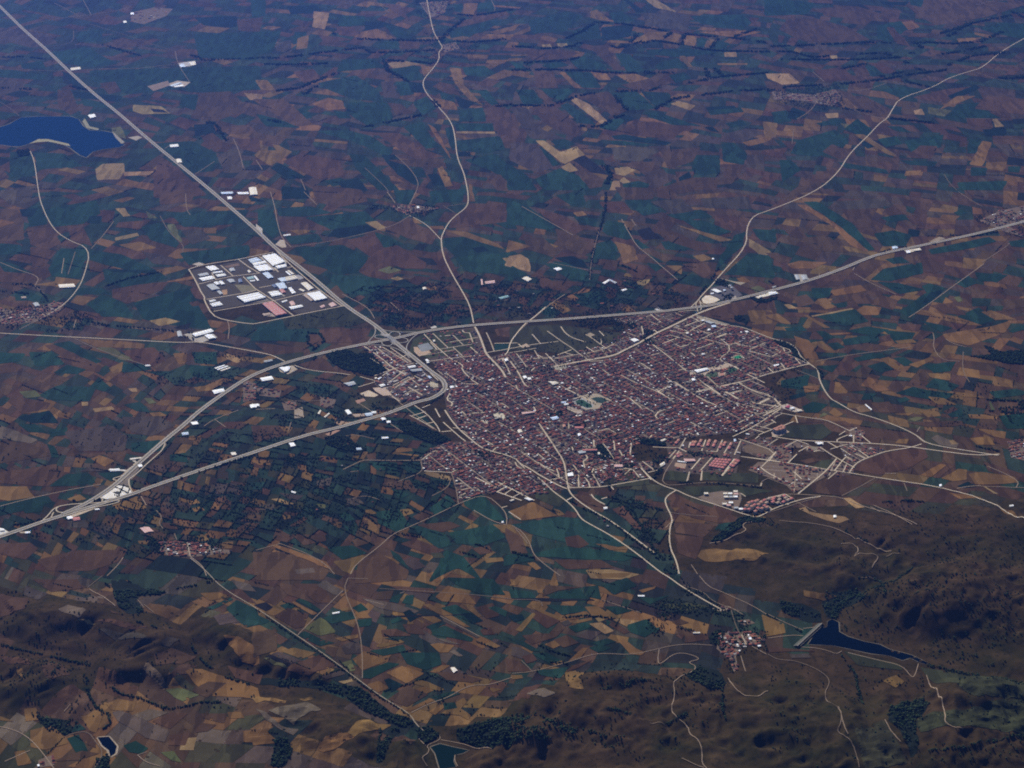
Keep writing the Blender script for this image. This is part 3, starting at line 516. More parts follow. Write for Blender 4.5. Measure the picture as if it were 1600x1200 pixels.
TR[(800, 600)] = """o 0,800 130,735 290,825 60,855 20,840;g 0,880 290,830 420,840 720,1010 600,1030 330,990 130,940;b 330,960 420,945 480,1000 420,1030 340,1010;o 520,1000 600,1005 730,1035 620,1040;g 130,1060 300,1020 600,1040 800,1070 700,1110 300,1090 150,1080
o 95,1120 140,1115 180,1150 150,1165;g 0,1070 120,1060 140,1100 0,1140;t 460,1165 620,1160 800,1190 700,1200 500,1200;b 260,1100 560,1100 640,1150 340,1160;b 380,690 480,700 620,780 480,760;b 620,780 700,760 860,930 760,900
b 960,700 1010,680 1130,740 1280,780 1480,860 1300,870 1100,830 1000,790;o 1000,770 1050,775 1020,800;g 1290,880 1400,860 1340,930 1270,910;b 1010,860 1270,880 1200,960 1020,930;o 1050,820 1110,830 1140,855 1080,850
o 1160,1080 1180,1040 1260,1030 1600,1060 1520,1110 1200,1110;b 770,700 830,700 830,730 770,735;b 820,740 880,740 870,765 820,765;m 120,620 220,630 340,720 300,770 260,760 160,720;o 260,780 300,790 330,815 290,825;b 1010,940 1200,960 1150,1100 1040,1060
m 700,560 860,600 860,630 560,650;m 560,560 740,530 790,580 560,640;m 980,540 1120,560 1100,610 950,600;m 1190,550 1540,560 1540,620 1190,600;m 1060,640 1400,640 1600,670 1480,700 1140,700;b 0,900 60,960 100,1060 0,1060;o 1480,820 1560,850 1590,835"""
TR[(1200, 600)] = """o 220,15 310,10 320,45 230,55;b 110,110 230,80 290,130 190,150;d 130,80 220,50 240,70 150,100;o 380,180 410,150 470,190 430,210;g 210,140 280,110 380,130 310,180 230,180;m 120,260 340,250 400,300 330,350 60,330 100,290
b 160,220 330,215 350,240 200,245;l 320,200 350,180 370,190 330,210;o 790,190 920,180 880,200;g 800,100 860,80 890,100 830,120;g 600,60 680,60 640,100 580,100;l 880,220 930,205 990,210 920,235;l 1380,110 1395,110 1420,165 1400,165
o 1250,190 1440,195 1440,220 1260,215;o 1300,280 1490,300 1480,345 1420,330;b 1090,170 1160,140 1200,170 1130,190;g 1120,190 1210,150 1220,200 1150,210;o 1100,40 1250,60 1370,90 1220,80;o 1260,340 1360,330 1420,380 1300,380
o 790,370 820,345 880,345 870,375;b 560,500 680,450 850,410 980,410 1000,460 880,530 700,570 540,540;o 950,570 1080,500 1120,510 1020,585;b 1030,585 1130,510 1160,515 1070,590;o 1080,590 1190,530 1250,540 1240,600 1150,610
o 1250,560 1330,550 1540,580 1560,620 1300,630;d 1180,640 1250,610 1310,640 1230,650;b 260,630 440,560 640,590 480,700 290,680;o 1130,680 1240,690 1340,710 1200,720;o 1450,780 1530,790 1560,830 1480,810
t 470,715 510,712 605,770 550,780;t 190,780 230,770 260,800 400,820 480,830 510,850 450,870 300,830;t 1345,640 1370,640 1440,690 1410,685;v 1020,340 1050,320 1190,370 1180,400 1060,380;t 1130,355 1160,350 1185,375 1150,380
t 550,150 600,130 650,170 580,180;g 800,60 900,20 1000,40 1160,60 1100,110 960,90;b 420,0 560,0 620,40 500,50;o 620,10 720,10 760,40 680,50;g 980,20 1040,0 1200,10 1140,50;o 940,170 1060,150 1080,200 1000,210;b 860,240 1200,230 1240,260 1000,270
o 1000,80 1100,90 1180,130 1060,130;b 360,240 480,230 540,270 440,260;b 440,100 540,100 520,60 430,60;g 1380,50 1560,30 1600,60 1420,90;g 1440,200 1600,180 1600,280 1490,280;b 640,120 760,110 800,180 700,180;p 460,80 500,75 520,110 470,105
b 190,480 290,460 340,480 240,500;m 320,480 420,470 360,540 280,520"""
TR[(0, 900)] = """v 360,210 430,180 540,210 500,260 400,230;t 500,275 560,270 605,295 560,300;g 1410,200 1480,150 1600,210 1600,300 1540,325;g 1290,200 1440,135 1460,150 1330,210;o 1250,110 1420,100 1440,130 1310,155;p 1000,420 1050,380 1130,400 1060,445
o 1395,370 1480,380 1600,450 1600,555 1520,540 1460,470;l 1030,710 1120,700 1250,745 1140,785 1080,755;o 660,800 740,770 850,790 830,850 700,840;v 700,850 760,840 1060,970 1030,1040 900,1010 740,910;v 830,870 940,830 1055,855 920,910
b 950,910 1080,850 1180,860 1060,960;b 1050,620 1140,550 1240,560 1160,620 1070,640;o 1160,600 1250,580 1600,700 1600,760 1300,750;b 1200,720 1300,660 1420,670 1300,760;b 1210,950 1250,920 1350,930 1300,970 1220,980
t 1140,1015 1230,1010 1210,1090 1120,1090;l 1005,1105 1080,1095 1135,1165 1070,1155;o 1520,970 1600,965 1600,1040 1530,1040;g 770,1060 850,1030 930,1080 880,1115 800,1100;o 510,880 560,870 650,870 600,980 560,970;g 480,900 540,960 440,980
g 415,1010 500,990 560,1120 500,1145;o 190,960 330,930 430,1050 280,1090 190,1070;o 0,860 90,910 0,900;o 150,830 220,825 250,900 160,910;o 90,1100 160,1090 200,1170 110,1190;o 420,1190 530,1140 600,1160 570,1200;b 330,1160 520,1090 620,1110 500,1150
b 260,560 380,540 440,620 330,650 280,640;o 100,560 140,580 150,640 110,620;b 610,140 700,150 640,180;b 680,210 760,240 700,230;b 580,290 760,280 930,320 800,330;b 0,110 180,140 160,200 0,260;p 160,60 300,110 240,150 150,120;b 200,20 480,20 520,80 320,100
p 600,330 900,360 940,420 760,400;b 960,480 1080,450 1240,500 1140,550 980,560;b 0,500 180,520 200,550 40,550;b 1420,560 1600,600 1600,680 1480,640;b 540,1000 590,1000 600,1080 540,1050;b 1060,990 1180,980 1160,1060 1050,1060;p 1330,250 1440,230 1500,290 1380,310
o 1420,850 1500,850 1530,890 1430,890;b 1250,860 1420,860 1400,920 1270,890;v 1440,20 1560,50 1600,100 1500,90;b 1360,100 1500,80 1600,180"""
TR[(400, 900)] = """g 245,150 290,140 410,215 380,225;o 220,165 240,160 385,235 360,245;g 150,185 210,165 250,190 200,215;k 0,180 60,165 110,200 60,220;o 60,235 110,195 180,220 110,250;b 110,250 200,200 340,240 300,320 240,330;b 230,50 420,50 480,170 380,170
g 0,220 90,280 0,310;l 300,330 400,260 440,280 500,350 400,375;g 420,265 500,230 600,220 620,270 470,300;o 520,205 590,195 600,215 540,220;o 610,210 660,200 700,240 720,265 640,265;g 630,270 720,265 720,310 650,320
g 260,370 300,345 420,400 500,420 400,440;o 490,390 640,365 640,385 540,410;o 750,440 900,400 930,415 780,450;g 710,470 920,430 940,470 800,500;p 530,440 640,390 660,480 560,490;b 170,600 420,480 500,560 330,630
l 530,545 595,525 620,590 580,600;o 600,520 680,470 820,530 670,590;g 660,600 820,540 900,550 720,640 670,640;o 810,605 920,560 1055,610 940,675;d 800,650 830,640 920,680 850,730;o 690,680 770,655 830,700 760,730
t 510,660 620,640 630,655 550,675;l 45,515 80,510 200,570 180,580;k 60,505 90,490 220,555 190,565;p 90,490 140,475 290,530 220,550;o 140,465 240,450 380,480 280,520;g 900,480 1150,480 1160,550 1060,590 940,550
o 1090,430 1140,420 1240,435 1200,480 1150,480;v 1115,390 1180,395 1280,430 1200,420;v 1205,475 1240,460 1295,500 1270,505;g 1090,340 1180,310 1360,390 1350,410 1110,370;o 1030,255 1110,250 1160,280 1110,300;o 1040,180 1090,175 1340,320 1300,320
g 1150,200 1250,180 1410,280 1350,300;o 1280,170 1340,180 1410,250 1390,260;g 910,170 940,120 990,120 980,180;b 820,60 1100,80 1120,110 900,90;o 1120,130 1200,60 1330,110 1380,180 1160,160;g 1190,10 1490,20 1560,120 1380,110 1240,50
p 1490,210 1540,200 1560,230 1520,240;o 1430,430 1470,410 1530,440 1490,455;o 1000,710 1060,690 1110,715 1060,740;o 970,670 1020,650 1060,660 1180,710 1150,720;o 1080,600 1160,560 1210,560 1130,610;b 1120,600 1280,610 1420,650 1340,670 1180,650
o 930,840 1090,765 1110,775 970,845;b 820,770 940,690 1080,740 940,820;o 1080,850 1160,800 1180,820 1120,870;o 1160,860 1300,760 1320,790 1280,830 1340,870 1330,900 1270,870;g 1170,800 1240,790 1260,830 1180,840
v 70,840 140,820 330,790 410,835 270,890 240,930 180,890;v 0,830 60,850 160,940 270,960 230,1000 60,900;o 390,1090 430,1010 570,980 620,1010 480,1090 420,1105;o 570,980 620,920 700,900 850,930 700,970 620,1005;o 0,970 60,965 140,1040 0,1060
o 270,770 340,755 360,770 300,785;o 1450,700 1540,710 1480,730;v 430,30 560,100 500,120 380,60;v 660,140 860,170 1020,220 980,240 760,200;b 760,100 860,90 840,150 750,150;g 850,130 910,110 890,170 830,160;g 840,280 900,250 920,280 850,300
d 920,230 960,210 1020,260 960,290;b 1000,270 1060,310 1040,330 980,290;g 1060,320 1130,290 1180,300 1100,340;b 910,300 1010,300 1060,370 960,360;b 780,340 880,330 970,370 800,380;g 800,390 900,390 960,370 880,410;g 1100,760 1230,720 1280,740 1130,790
p 410,630 520,590 560,610 440,650;b 0,350 130,330 130,470 0,520;b 440,440 520,450 490,510 430,480;o 180,800 60,780 0,800 0,740 190,780;b 120,40 240,60 380,180 200,120;g 640,230 600,200 660,170 700,210;p 1150,250 1230,280 1400,380 1380,390 1180,290;b 1380,200 1480,170 1520,250 1440,270
k 780,250 1290,240 1300,250 800,258;d 1290,240 1340,230 1420,280 1350,300;g 1450,200 1490,190 1570,220 1560,260;b 1540,10 1600,10 1600,60;b 1400,340 1460,320 1500,370 1420,370"""
TR[(800, 900)] = """o 0,20 50,30 30,60 0,60;o 230,40 270,0 290,60 250,75;o 155,85 190,80 195,115 160,105;g 290,100 420,80 480,150 220,150;g 560,60 720,10 780,60 640,120;g 440,70 540,60 560,150 470,130;o 790,90 900,65 890,80 820,105
o 515,0 750,0 700,10 540,15;o 110,190 190,165 170,205 330,270 290,285 150,215;g 210,180 440,190 460,220 320,245;o 455,195 530,190 640,265 580,275 500,250;o 320,255 460,220 500,255 350,275;o 365,290 500,260 500,280 390,300;t 480,300 560,290 640,345 580,365
t 520,265 550,255 580,275 540,290;t 630,275 660,265 800,280 710,320;g 570,190 660,190 760,220 650,245;g 720,310 840,270 910,330 830,385 730,350;b 570,280 620,280 740,350 700,365;g 350,320 460,290 500,320 400,355;p 300,290 350,275 375,300 330,315
g 0,380 70,410 180,470 120,470;b 60,370 220,360 330,330 280,380 120,430;o 205,430 310,385 355,415 260,455;g 130,490 220,480 310,530 230,550;o 240,550 310,530 330,545 280,560;o 350,535 440,450 480,450 430,510;o 655,395 700,390 770,450 830,480 800,500 740,490
g 480,450 560,430 620,450 540,480;o 340,670 330,610 400,590 450,710 360,700;b 380,560 520,520 420,570 340,600;v 90,740 200,700 270,730 200,760;b 1020,370 1080,365 1060,400;b 1080,380 1220,360 1230,400 1080,420;b 900,260 980,245 1010,260 940,280
b 1000,290 1050,270 1100,290 1040,310;g 150,590 350,570 300,640 180,620;o 0,620 60,620 70,640 0,650;k 0,140 500,145 520,155 200,160;g 0,80 120,100 150,140 0,140;b 190,130 210,60 440,70 300,90;b 110,250 150,220 300,280 220,330;o 20,340 130,230 150,240 60,350
p 400,380 480,340 560,350 500,400;g 480,420 600,390 650,410 560,440;b 260,400 340,370 420,420 320,450;p 0,440 60,450 130,490 60,520 0,500;b 60,500 130,490 160,530 90,550;b 0,510 60,540 130,600 0,600;g 580,270 620,290 600,310;g 880,330 930,320 900,360;d 0,250 60,240 80,270 20,290
g 780,130 900,140 980,120 860,180;m 940,180 1090,170 1240,190 1100,220 960,200"""
TR[(1200, 900)] = """o 220,90 330,110 440,130 350,155 230,130;o 0,240 100,300 110,360 0,380;g 210,340 310,320 250,400 200,440;b 0,440 180,460 300,470 0,480;p 130,490 250,485 270,510 150,515;m 470,470 820,550 840,590 560,560
m 950,570 1600,665 1600,760 1300,760 1000,640;m 900,900 1300,820 1600,760 1600,1000 960,980;m 540,960 720,900 880,1180 600,1200;o 720,660 800,620 850,660 800,700;b 270,80 290,60 270,100"""

FK = .58
def jit(c, a=0.16):
    r = FK * (1 + rng.uniform(-a, a)); return np.clip(np.array(c) * r * (1 + rng.uniform(-a * .4, a * .4, 3)), 0, 1)

def area(W): return abs(0.5 * np.sum(W[:, 0] * np.roll(W[:, 1], -1) - np.roll(W[:, 0], -1) * W[:, 1]))
def strips(W, c, out):
    """big fields were sown in a few strips of slightly different tone"""
    out.append((W, c))

def rough_edge(W, cut=.05, jt=3.0, step=70):
    W = np.asarray(W, float); Q = []
    for i in range(len(W)):
        a, b2, c = W[i - 1], W[i], W[(i + 1) % len(W)]
        Q += [b2 + (a - b2) * cut, b2 + (c - b2) * cut]
    out = []
    for a, b2 in zip(Q, Q[1:] + Q[:1]):
        L = np.hypot(*(b2 - a)); k = max(1, int(L / step)); t = np.arange(k)[:, None] / k
        out.append(a + (b2 - a) * t + rng.normal(0, min(jt, L * .05), (k, 2)))
    return np.concatenate(out)
traced = []
for (ox, oy), txt in TR.items():
    for it in txt.replace('\n', ';').split(';'):
        if not it.strip(): continue
        k, pts = it.strip().split(' ', 1)
        pp = P(ox, oy, 4, pts)
        for a_i in range(len(pp)):                      # a field cut by the edge of the enlarged piece runs on a little
            for ax_, o_, L_ in ((0, ox, 400), (1, oy, 300)):
                if abs(pp[a_i, ax_] - o_) < .6: pp[a_i, ax_] -= rng.uniform(0, 13)
                elif abs(pp[a_i, ax_] - o_ - L_) < .6: pp[a_i, ax_] += rng.uniform(0, 13)
        W = world(pp)
        if k in 'todlv' and rng.random() < .35: k = {'t': 'o', 'o': 'b', 'd': 'g', 'l': 'm', 'v': 'p'}[k] if area(W) > 60000 and k != 't' else k
        traced.append([area(W), rough_edge(W), jit(PAL[k], .15) * (.88 if oy == 900 else 1), k])  # vignetting along the lower edge of the view is put into the nearest fields' tint
NAMES = {'t': 'stubble_field', 'o': 'stubble_field', 'b': 'ploughed_field', 'p': 'fallow_field', 'g': 'crop_field', 'd': 'crop_field', 'k': 'burnt_field', 'l': 'meadow', 'v': 'fallow_field', 'm': 'pasture'}
order = sorted(range(len(traced)), key=lambda i: -traced[i][0]); big = set(order[:300])
small = Acc()
HEDGES = []
for i, (ar, W, c, k) in enumerate(traced):
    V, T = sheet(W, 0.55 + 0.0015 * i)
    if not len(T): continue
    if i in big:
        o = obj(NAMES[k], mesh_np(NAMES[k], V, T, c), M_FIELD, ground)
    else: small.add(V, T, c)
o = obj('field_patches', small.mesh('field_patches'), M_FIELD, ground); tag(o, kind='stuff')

# ------------------------------------------------------------------ the patchwork of all the other fields
MIX = [  # pixel x, y, radius, weights of (brown, stubble, green, dark green, fallow/purple, light)
    (150, 60, 260, 'bbpgggggd'), (500, 60, 240, 'bbpggggdo'), (950, 60, 260, 'bbppgggddo'), (1400, 60, 300, 'bbbppggggdd'), (120, 380, 260, 'bbbggggdpo'),
    (480, 230, 240, 'bbbogggdpp'), (560, 420, 120, 'ggggbbd'), (800, 360, 180, 'gggbbpd'), (1000, 260, 260, 'bbbpppggdo'), (1350, 260, 260, 'bbbbppggdo'), (1450, 420, 220, 'bbbbpoog'),
    (1350, 560, 220, 'bbooggbd'), (120, 640, 220, 'bbbpgpgo'), (450, 730, 200, 'gggddgbmo'), (230, 800, 160, 'bgdgmpo'), (820, 880, 180, 'ggdgbgo'), (560, 980, 220, 'bboogbpd'),
    (950, 960, 160, 'gbodgpk'), (1450, 640, 180, 'bbobgm'), (1300, 720, 200, 'bmbmb'), (130, 1100, 200, 'bbovmm'), (850, 450, 250, 'gbgmpb')]
mixp = np.array([m_[:3] for m_ in MIX], float)
fieldbad = [world(P(0, 0, 1, s)) for s in ['1040,840 1140,810 1260,790 1420,800 1600,780 1900,800 1900,1300 560,1300 600,1160 700,1130 800,1110 900,1050 1130,1060 1160,1000 1250,1020 1250,960 1120,900 1060,890',
            '0,905 180,950 330,960 400,1000 560,1100 620,1200 300,1050 150,1050 0,1130']]
fieldbad += [world(LAKE), world(RESV), world(POND)]
TOWNS = ['640,520 740,505 900,495 1080,484 1140,505 1230,535 1270,570 1225,620 1225,650 1350,690 1350,735 1290,775 1180,810 1150,800 1060,765 1000,760 890,770 870,775 800,795 716,787 700,745 658,735 655,715 700,690 640,640 560,610 560,545']
townW = [world(P(0, 0, 1, s)) for s in TOWNS]; osbW = world(P(280, 380, 8, '120,330 740,205 1180,115 2080,785 1600,875 1000,1000 550,960 410,900 310,710'))

def warp(x, y):
    return (x + 520 * (fbm(x, y, 3600, 41, 2) - .5) * 2, y + 620 * (fbm(x, y, 4200, 57, 2) - .5) * 2)
LA = math.radians(24)
def lat(i, j):
    s = 520.0
    jx = (_h(np.array(i), np.array(j), 71) - .5) * .5; jy = (_h(np.array(i), np.array(j), 72) - .5) * .5
    u, v = (i + jx) * s, (j + jy) * s * 1.25
    x = u * math.cos(LA) + v * math.sin(LA) * 0.75; y = -u * math.sin(LA) + v * math.cos(LA) + 13000
    a, b2 = warp(np.array(x), np.array(y)); return float(a), float(b2)
proc = []
def split(q, target, depth, rnd):
    a, b2, c, d = [np.array(p) for p in q]
    L1 = (np.linalg.norm(b2 - a) + np.linalg.norm(c - d)) / 2; L2 = (np.linalg.norm(d - a) + np.linalg.norm(c - b2)) / 2
    if L1 * L2 < target * rnd.uniform(.6, 1.7) or depth > 7: proc.append([a, b2, c, d]); return
    if L1 < L2 * rnd.uniform(.30, 1.05): a, b2, c, d = b2, c, d, a
    t1 = rnd.uniform(.3, .7); t2 = min(.8, max(.2, t1 + rnd.uniform(-.09, .09)))
    m1 = a + (b2 - a) * t1; m2 = d + (c - d) * t2
    split([a, m1, m2, d], target, depth + 1, rnd); split([m1, b2, c, m2], target, depth + 1, rnd)
rnd = random.Random(5)
small_zone = w0(P(0, 0, 1, '-100,700 180,760 420,700 640,640 720,700 720,800 640,850 420,860 360,900 180,900 -100,880'))
mid_zone = w0(P(0, 0, 1, '-100,560 400,560 560,600 720,560 1060,840 1060,960 900,1080 640,1100 300,900 -200,900'))
right_zone = w0(P(0, 0, 1, '1200,460 1700,420 1700,720 1250,680'))
belt_zone = w0(P(0, 0, 1, '560,440 1100,410 1090,485 580,510'))
for i in range(-46, 48):
    for j in range(-16, 26):
        q = [lat(i, j), lat(i + 1, j), lat(i + 1, j + 1), lat(i, j + 1)]
        cx = sum(p[0] for p in q) / 4; cy = sum(p[1] for p in q) / 4
        if cy < 6300 or cy > 26000 or abs(cx) > cy * .42 + 2500: continue
        px, py = to_px(cx, cy)
        if py > 1330: continue
        tg = 18000 + 22000 * vnoise(cx, cy, 2500, 3)
        if cy > 16000: tg *= 1.5
        X1, Y1 = np.array([cx]), np.array([cy])
        if inpoly(X1, Y1, small_zone)[0]: tg = 6500
        elif inpoly(X1, Y1, belt_zone)[0]: tg = 9000
        elif inpoly(X1, Y1, mid_zone)[0]: tg = 12500
        elif inpoly(X1, Y1, right_zone)[0]: tg = 15000
        split(q, tg, 0, rnd)
patch = Acc(); cen = np.array([np.mean(q, 0) for q in proc])
bad = np.zeros(len(proc), bool)
for W in fieldbad + townW + [osbW]: bad |= inpoly(cen[:, 0], cen[:, 1], W)
PX, PY = to_px(cen[:, 0], cen[:, 1])
HQ = []
for q, bd, px, py, c in zip(proc, bad, PX, PY, cen):
    if bd: continue
    w_ = np.exp(-((mixp[:, 0] - px) ** 2 + ((mixp[:, 1] - py) * 1.4) ** 2) / (mixp[:, 2] * .6) ** 2) + 1e-9
    k = rnd.choices(MIX, weights=list(w_))[0][3]; k = rnd.choice(k)
    W = np.array(q); ctr = W.mean(0)
    W = ctr + (W - ctr) * 0.99
    if px < -650 or px > 2250: continue
    W2 = rough_edge(W, .03, 2.0, 120)
    V, T = sheet(W2, 0.25)
    loc = np.array(PAL['b']) * (.75 + .5 * vnoise(c[0], c[1], 1500, 8)) + (np.array(PAL['g']) - np.array(PAL['b'])) * .35 * vnoise(c[0], c[1], 1900, 4)
    gd = inpoly(c[:1], c[1:], small_zone)[0] or inpoly(c[:1], c[1:], belt_zone)[0]
    cc_ = (np.array(PAL[k]) * (.85 if gd else .80) + loc * (.12 if gd else .20)) * (.80 if gd else 1)
    if len(T): patch.add(V, T, jit(cc_, .20)); HQ.append(W)
o = obj('field_patchwork', patch.mesh('field_patchwork'), M_FIELD, ground); tag(o, kind='stuff')
print('traced', len(traced), 'proc', len(HQ))
# ------------------------------------------------------------------ haze
X0, X1, Y0, Y1, Z0, Z1 = -61000., 61000., -21000., 81000., -1.0, CAMH + 60
V = [(X0, Y0, Z0), (X1, Y0, Z0), (X1, Y1, Z0), (X0, Y1, Z0), (X0, Y0, Z1), (X1, Y0, Z1), (X1, Y1, Z1), (X0, Y1, Z1)]
me = bpy.data.meshes.new('haze'); me.from_pydata(V, [], [(0, 3, 2, 1), (4, 5, 6, 7), (0, 1, 5, 4), (1, 2, 6, 5), (2, 3, 7, 6), (3, 0, 4, 7)])
m = bpy.data.materials.new('haze_air'); m.use_nodes = True; n = m.node_tree; n.nodes.remove(n.nodes['Principled BSDF'])
pv = n.nodes.new('ShaderNodeVolumePrincipled'); n.links.new(pv.outputs[0], n.nodes['Material Output'].inputs['Volume'])
pv.inputs['Color'].default_value = (0.085, 0.235, 1.0, 1); pv.inputs['Density'].default_value = 2.0e-5; pv.inputs['Anisotropy'].default_value = 0.80
haze = obj('haze', me, m); tag(haze, 'pale blue summer haze over the whole plain', 'haze', kind='stuff')

# ------------------------------------------------------------------ roads
RLIFT = [0.0]
ROADLINES = []        # (world polyline, half width) for keeping houses and trees off the roads
def resample(W, step, rng_=None):
    out = [W[0]]
    for a, b2 in zip(W[:-1], W[1:]):
        L = np.hypot(*(b2 - a)); k = max(1, int(L / step))
        for t in range(1, k + 1): out.append(a + (b2 - a) * t / k)
    return np.array(out)
def smooth(W, it=2):
    for _ in range(it):
        if len(W) < 3: return W
        Q = [W[0]]
        for a, b2 in zip(W[:-1], W[1:]): Q += [a * .75 + b2 * .25, a * .25 + b2 * .75]
        Q.append(W[-1]); W = np.array(Q)
    return W
def ribbon(W, width, off=0.0, lift=1.0, step=60.0):
    if np.any((np.abs(W[:, 0]) < 3900) & (W[:, 1] < 9900)) and np.any(hz(W[:, 0], W[:, 1]) > 0): step = 9.0
    W = resample(W, step)
    t = np.gradient(W, axis=0); L = np.hypot(t[:, 0], t[:, 1])[:, None] + 1e-9; t = t / L
    nrm = np.stack([-t[:, 1], t[:, 0]], 1)
    a = W + nrm * (off + width / 2); b2 = W + nrm * (off - width / 2)
    V = np.concatenate([a, b2]); k = len(W)
    z = hz(V[:, 0], V[:, 1]); z = z + lift + np.where(z > 0, 1.4, 0)
    i = np.arange(k - 1)
    T = np.concatenate([np.stack([i, i + k, i + k + 1], 1), np.stack([i, i + k + 1, i + 1], 1)])
    return np.column_stack([V, z]), T
ASPH = (.31, .28, .235); LIGHTR = (.46, .375, .265); TRACK = (.21, .155, .105); GRAV = (.42, .35, .25)
def road(name, p, width, col, lift=2.0, sm=2, W=None):
    W = smooth(world(p) if W is None else W, sm); RLIFT[0] += 0.004
    V, T = ribbon(W, width, 0, lift + RLIFT[0])
    o = obj(name, mesh_np(name, V, T, col), M_ROAD); tag(o, kind='structure'); ROADLINES.append((W, width / 2)); return o
def dual(name, p, cw=10.5, med=7.0, sh=3.0, sm=2, lift=3.0):
    """two carriageways, a dry grass median and gravel shoulders"""
    W = smooth(world(p), sm); RLIFT[0] += 0.004; l = lift + RLIFT[0]
    V, T = ribbon(W, 2 * cw + med + 2 * sh, 0, l); o = obj(name, mesh_np(name, V, T, GRAV), M_ROAD); tag(o, kind='structure')
    V, T = ribbon(W, med - 1, 0, l + .15); obj('median_strip', mesh_np('median_strip', V, T, (.085, .075, .05)), M_ROAD, o)
    for s in (-1, 1):
        V, T = ribbon(W, cw, s * (cw + med) / 2, l + .2); obj('carriageway', mesh_np('carriageway', V, T, ASPH), M_ROAD, o)
    ROADLINES.append((W, cw + med / 2 + sh)); return o
F1 = lambda s: P(0, 0, 1, s)
dual('highway', F1('-60,-48 15,25 35,45 75,80 110,114 147,147 185,177 227,214 277,255 332,300 400,359 432,390 487,432 540,479 585,507 610,529 655,566 672,580 690,592 696,601 694,610 687,616 672,624 652,628 630,637 604,647 572,656 554,661 527,669 491,677 460,686 400,706 312,735 225,765 211,771 162,786 101,805 65,816 24,831 -40,852'))
dual('highway', F1('1680,322 1600,347 1525,366 1450,382 1375,397 1350,406 1320,419 1265,439 1200,456 1160,466 1135,472 1110,478 1085,481 1060,484 1035,487 960,493 885,499 822,503 760,507 716,511 672,517 647,522 620,529 591,534 560,540 512,550 450,566 400,584 370,601 312,642 287,665 258,688 216,725 184,755 162,771 136,787 114,797 97,804'), lift=4.2)
road('avenue', F1('1141,473 1115,481 1090,490 1047,511 1027,520 1009,530 997,537 976,547 960,556 918,563 865,573'), 17, LIGHTR, 2.4)
road('service_road', P(400, 380, 8, '210,30 280,130 460,300 640,455 800,590 960,705 1080,790'), 9, LIGHTR)
for s in ['55,478 110,455 160,395 205,345 216,290 200,240', '60,480 200,472 350,485 480,520 600,590 640,640', '270,270 350,300 500,312 600,316 720,315', '760,330 700,365 650,410 605,480 597,530 650,610 700,650',
          '440,385 390,360 385,335 420,312 470,308 515,325 525,350 500,375 460,388', '420,405 340,400 290,425 295,465 350,490 410,480 430,455 425,420',
          '390,390 320,365 270,350 215,355 200,380 240,398 320,400 400,395', '440,400 500,385 580,390 625,410 610,435 560,450 490,445 430,412']:
    road('slip_road', P(560, 480, 8, s), 7, ASPH, 3.2)
for s in ['600,770 520,790 500,830 490,860', '1500,0 1500,1']: pass
k6 = 6.154
for s in ['390,840 460,780 510,715 570,685 700,665 850,660 980,650 1080,640 1150,625 1140,650 1050,672 900,700 780,730 660,770', '620,748 560,745 535,720 560,690 600,680', '490,800 515,745', '980,640 990,620 960,600 990,560 1060,500',
          '1120,440 1085,430 1100,415 1180,395 1230,330 1330,270', '1240,430 1280,400 1330,360 1400,290 1480,220 1560,150 1590,80', '1240,430 1240,480 1270,550', '1320,265 1300,275 1280,290 1320,300']:
    road('slip_road', P(0, 680, k6, s), 8, GRAV, 3.6)
for s in ['230,420 215,450 235,500 245,540', '265,400 290,500 270,525', '270,410 300,450 380,470 500,450 600,410 720,395', '150,490 220,420', '0,540 180,520 240,530', '200,585 240,590 420,650 560,680 640,705']:
    road('slip_road', P(1060, 420, 8, s), 7, GRAV, 3.4)
VIL = ['740,505 735,480 725,460 707,430 692,400 689,375 691,367 700,349 712,337 727,326 732,317 731,300 730,295 725,270 714,247 711,212 705,190 685,167 665,145 660,130 665,120 677,107 687,92 685,82 692,75 687,67 677,50 672,27 667,0 662,-30',
       '640,337 665,350 677,362 689,375', '1079,481 1089,472 1094,465 1102,456 1114,444 1125,430 1167,385 1166,357 1177,337 1200,330 1275,300 1310,270 1327,240 1357,212 1375,192 1386,186 1395,170 1405,154 1457,137 1482,122 1517,111 1535,106 1562,82 1600,60 1660,30',
       '-40,518 0,521 112,527 212,532 285,536 310,534 355,542 400,550 425,555 445,565', '460,571 482,579 535,584 547,586', '47,236 54,252 60,300 65,322 82,357 105,375 142,389 132,430 122,452 102,475 75,492',
       '297,872 320,890 345,918 400,950 465,994 520,1032 550,1055 600,1092 640,1115 650,1132 662,1142']
for i, s in enumerate(VIL): road('country_road', F1(s), 9 if i in (0, 2, 3) else (7 if i != 6 else 5), LIGHTR if i != 6 else (.27, .22, .155), 2.2)
road('country_road', F1('840,746 852,756 865,769 884,782 899,796 907,810 917,817 955,837 995,865 1032,895 1045,902 1065,917 1107,942 1130,954'), 8, LIGHTR, 2.2)
road('avenue', F1('695,641 705,657 720,674 735,686 750,699 770,706 790,711 806,717 812,725 827,732 840,741 856,750 877,761 886,764'), 10, LIGHTR, 2.3)
road('avenue', F1('842,662 855,681 870,704 881,721 884,737 886,755 890,771 907,786 932,802 949,811 971,826 990,840 1022,864'), 9, LIGHTR, 2.35)
road('avenue', F1('742,511 750,526 757,546 760,554 775,569 785,580 790,590'), 14, LIGHTR, 2.4)
road('avenue', P(760, 480, 8, '300,680 400,820 440,900 480,980 540,1000'), 10, LIGHTR, 2.4)
road('ring_road', F1('887,762 905,762 937,762 975,755 1015,748'), 8, LIGHTR, 2.25)
road('ring_road', F1('1002,732 1020,751 1040,761 1057,766 1075,775 1096,782 1134,794 1177,808 1184,809 1206,796 1240,784 1260,779 1282,776'), 8, LIGHTR, 2.3)
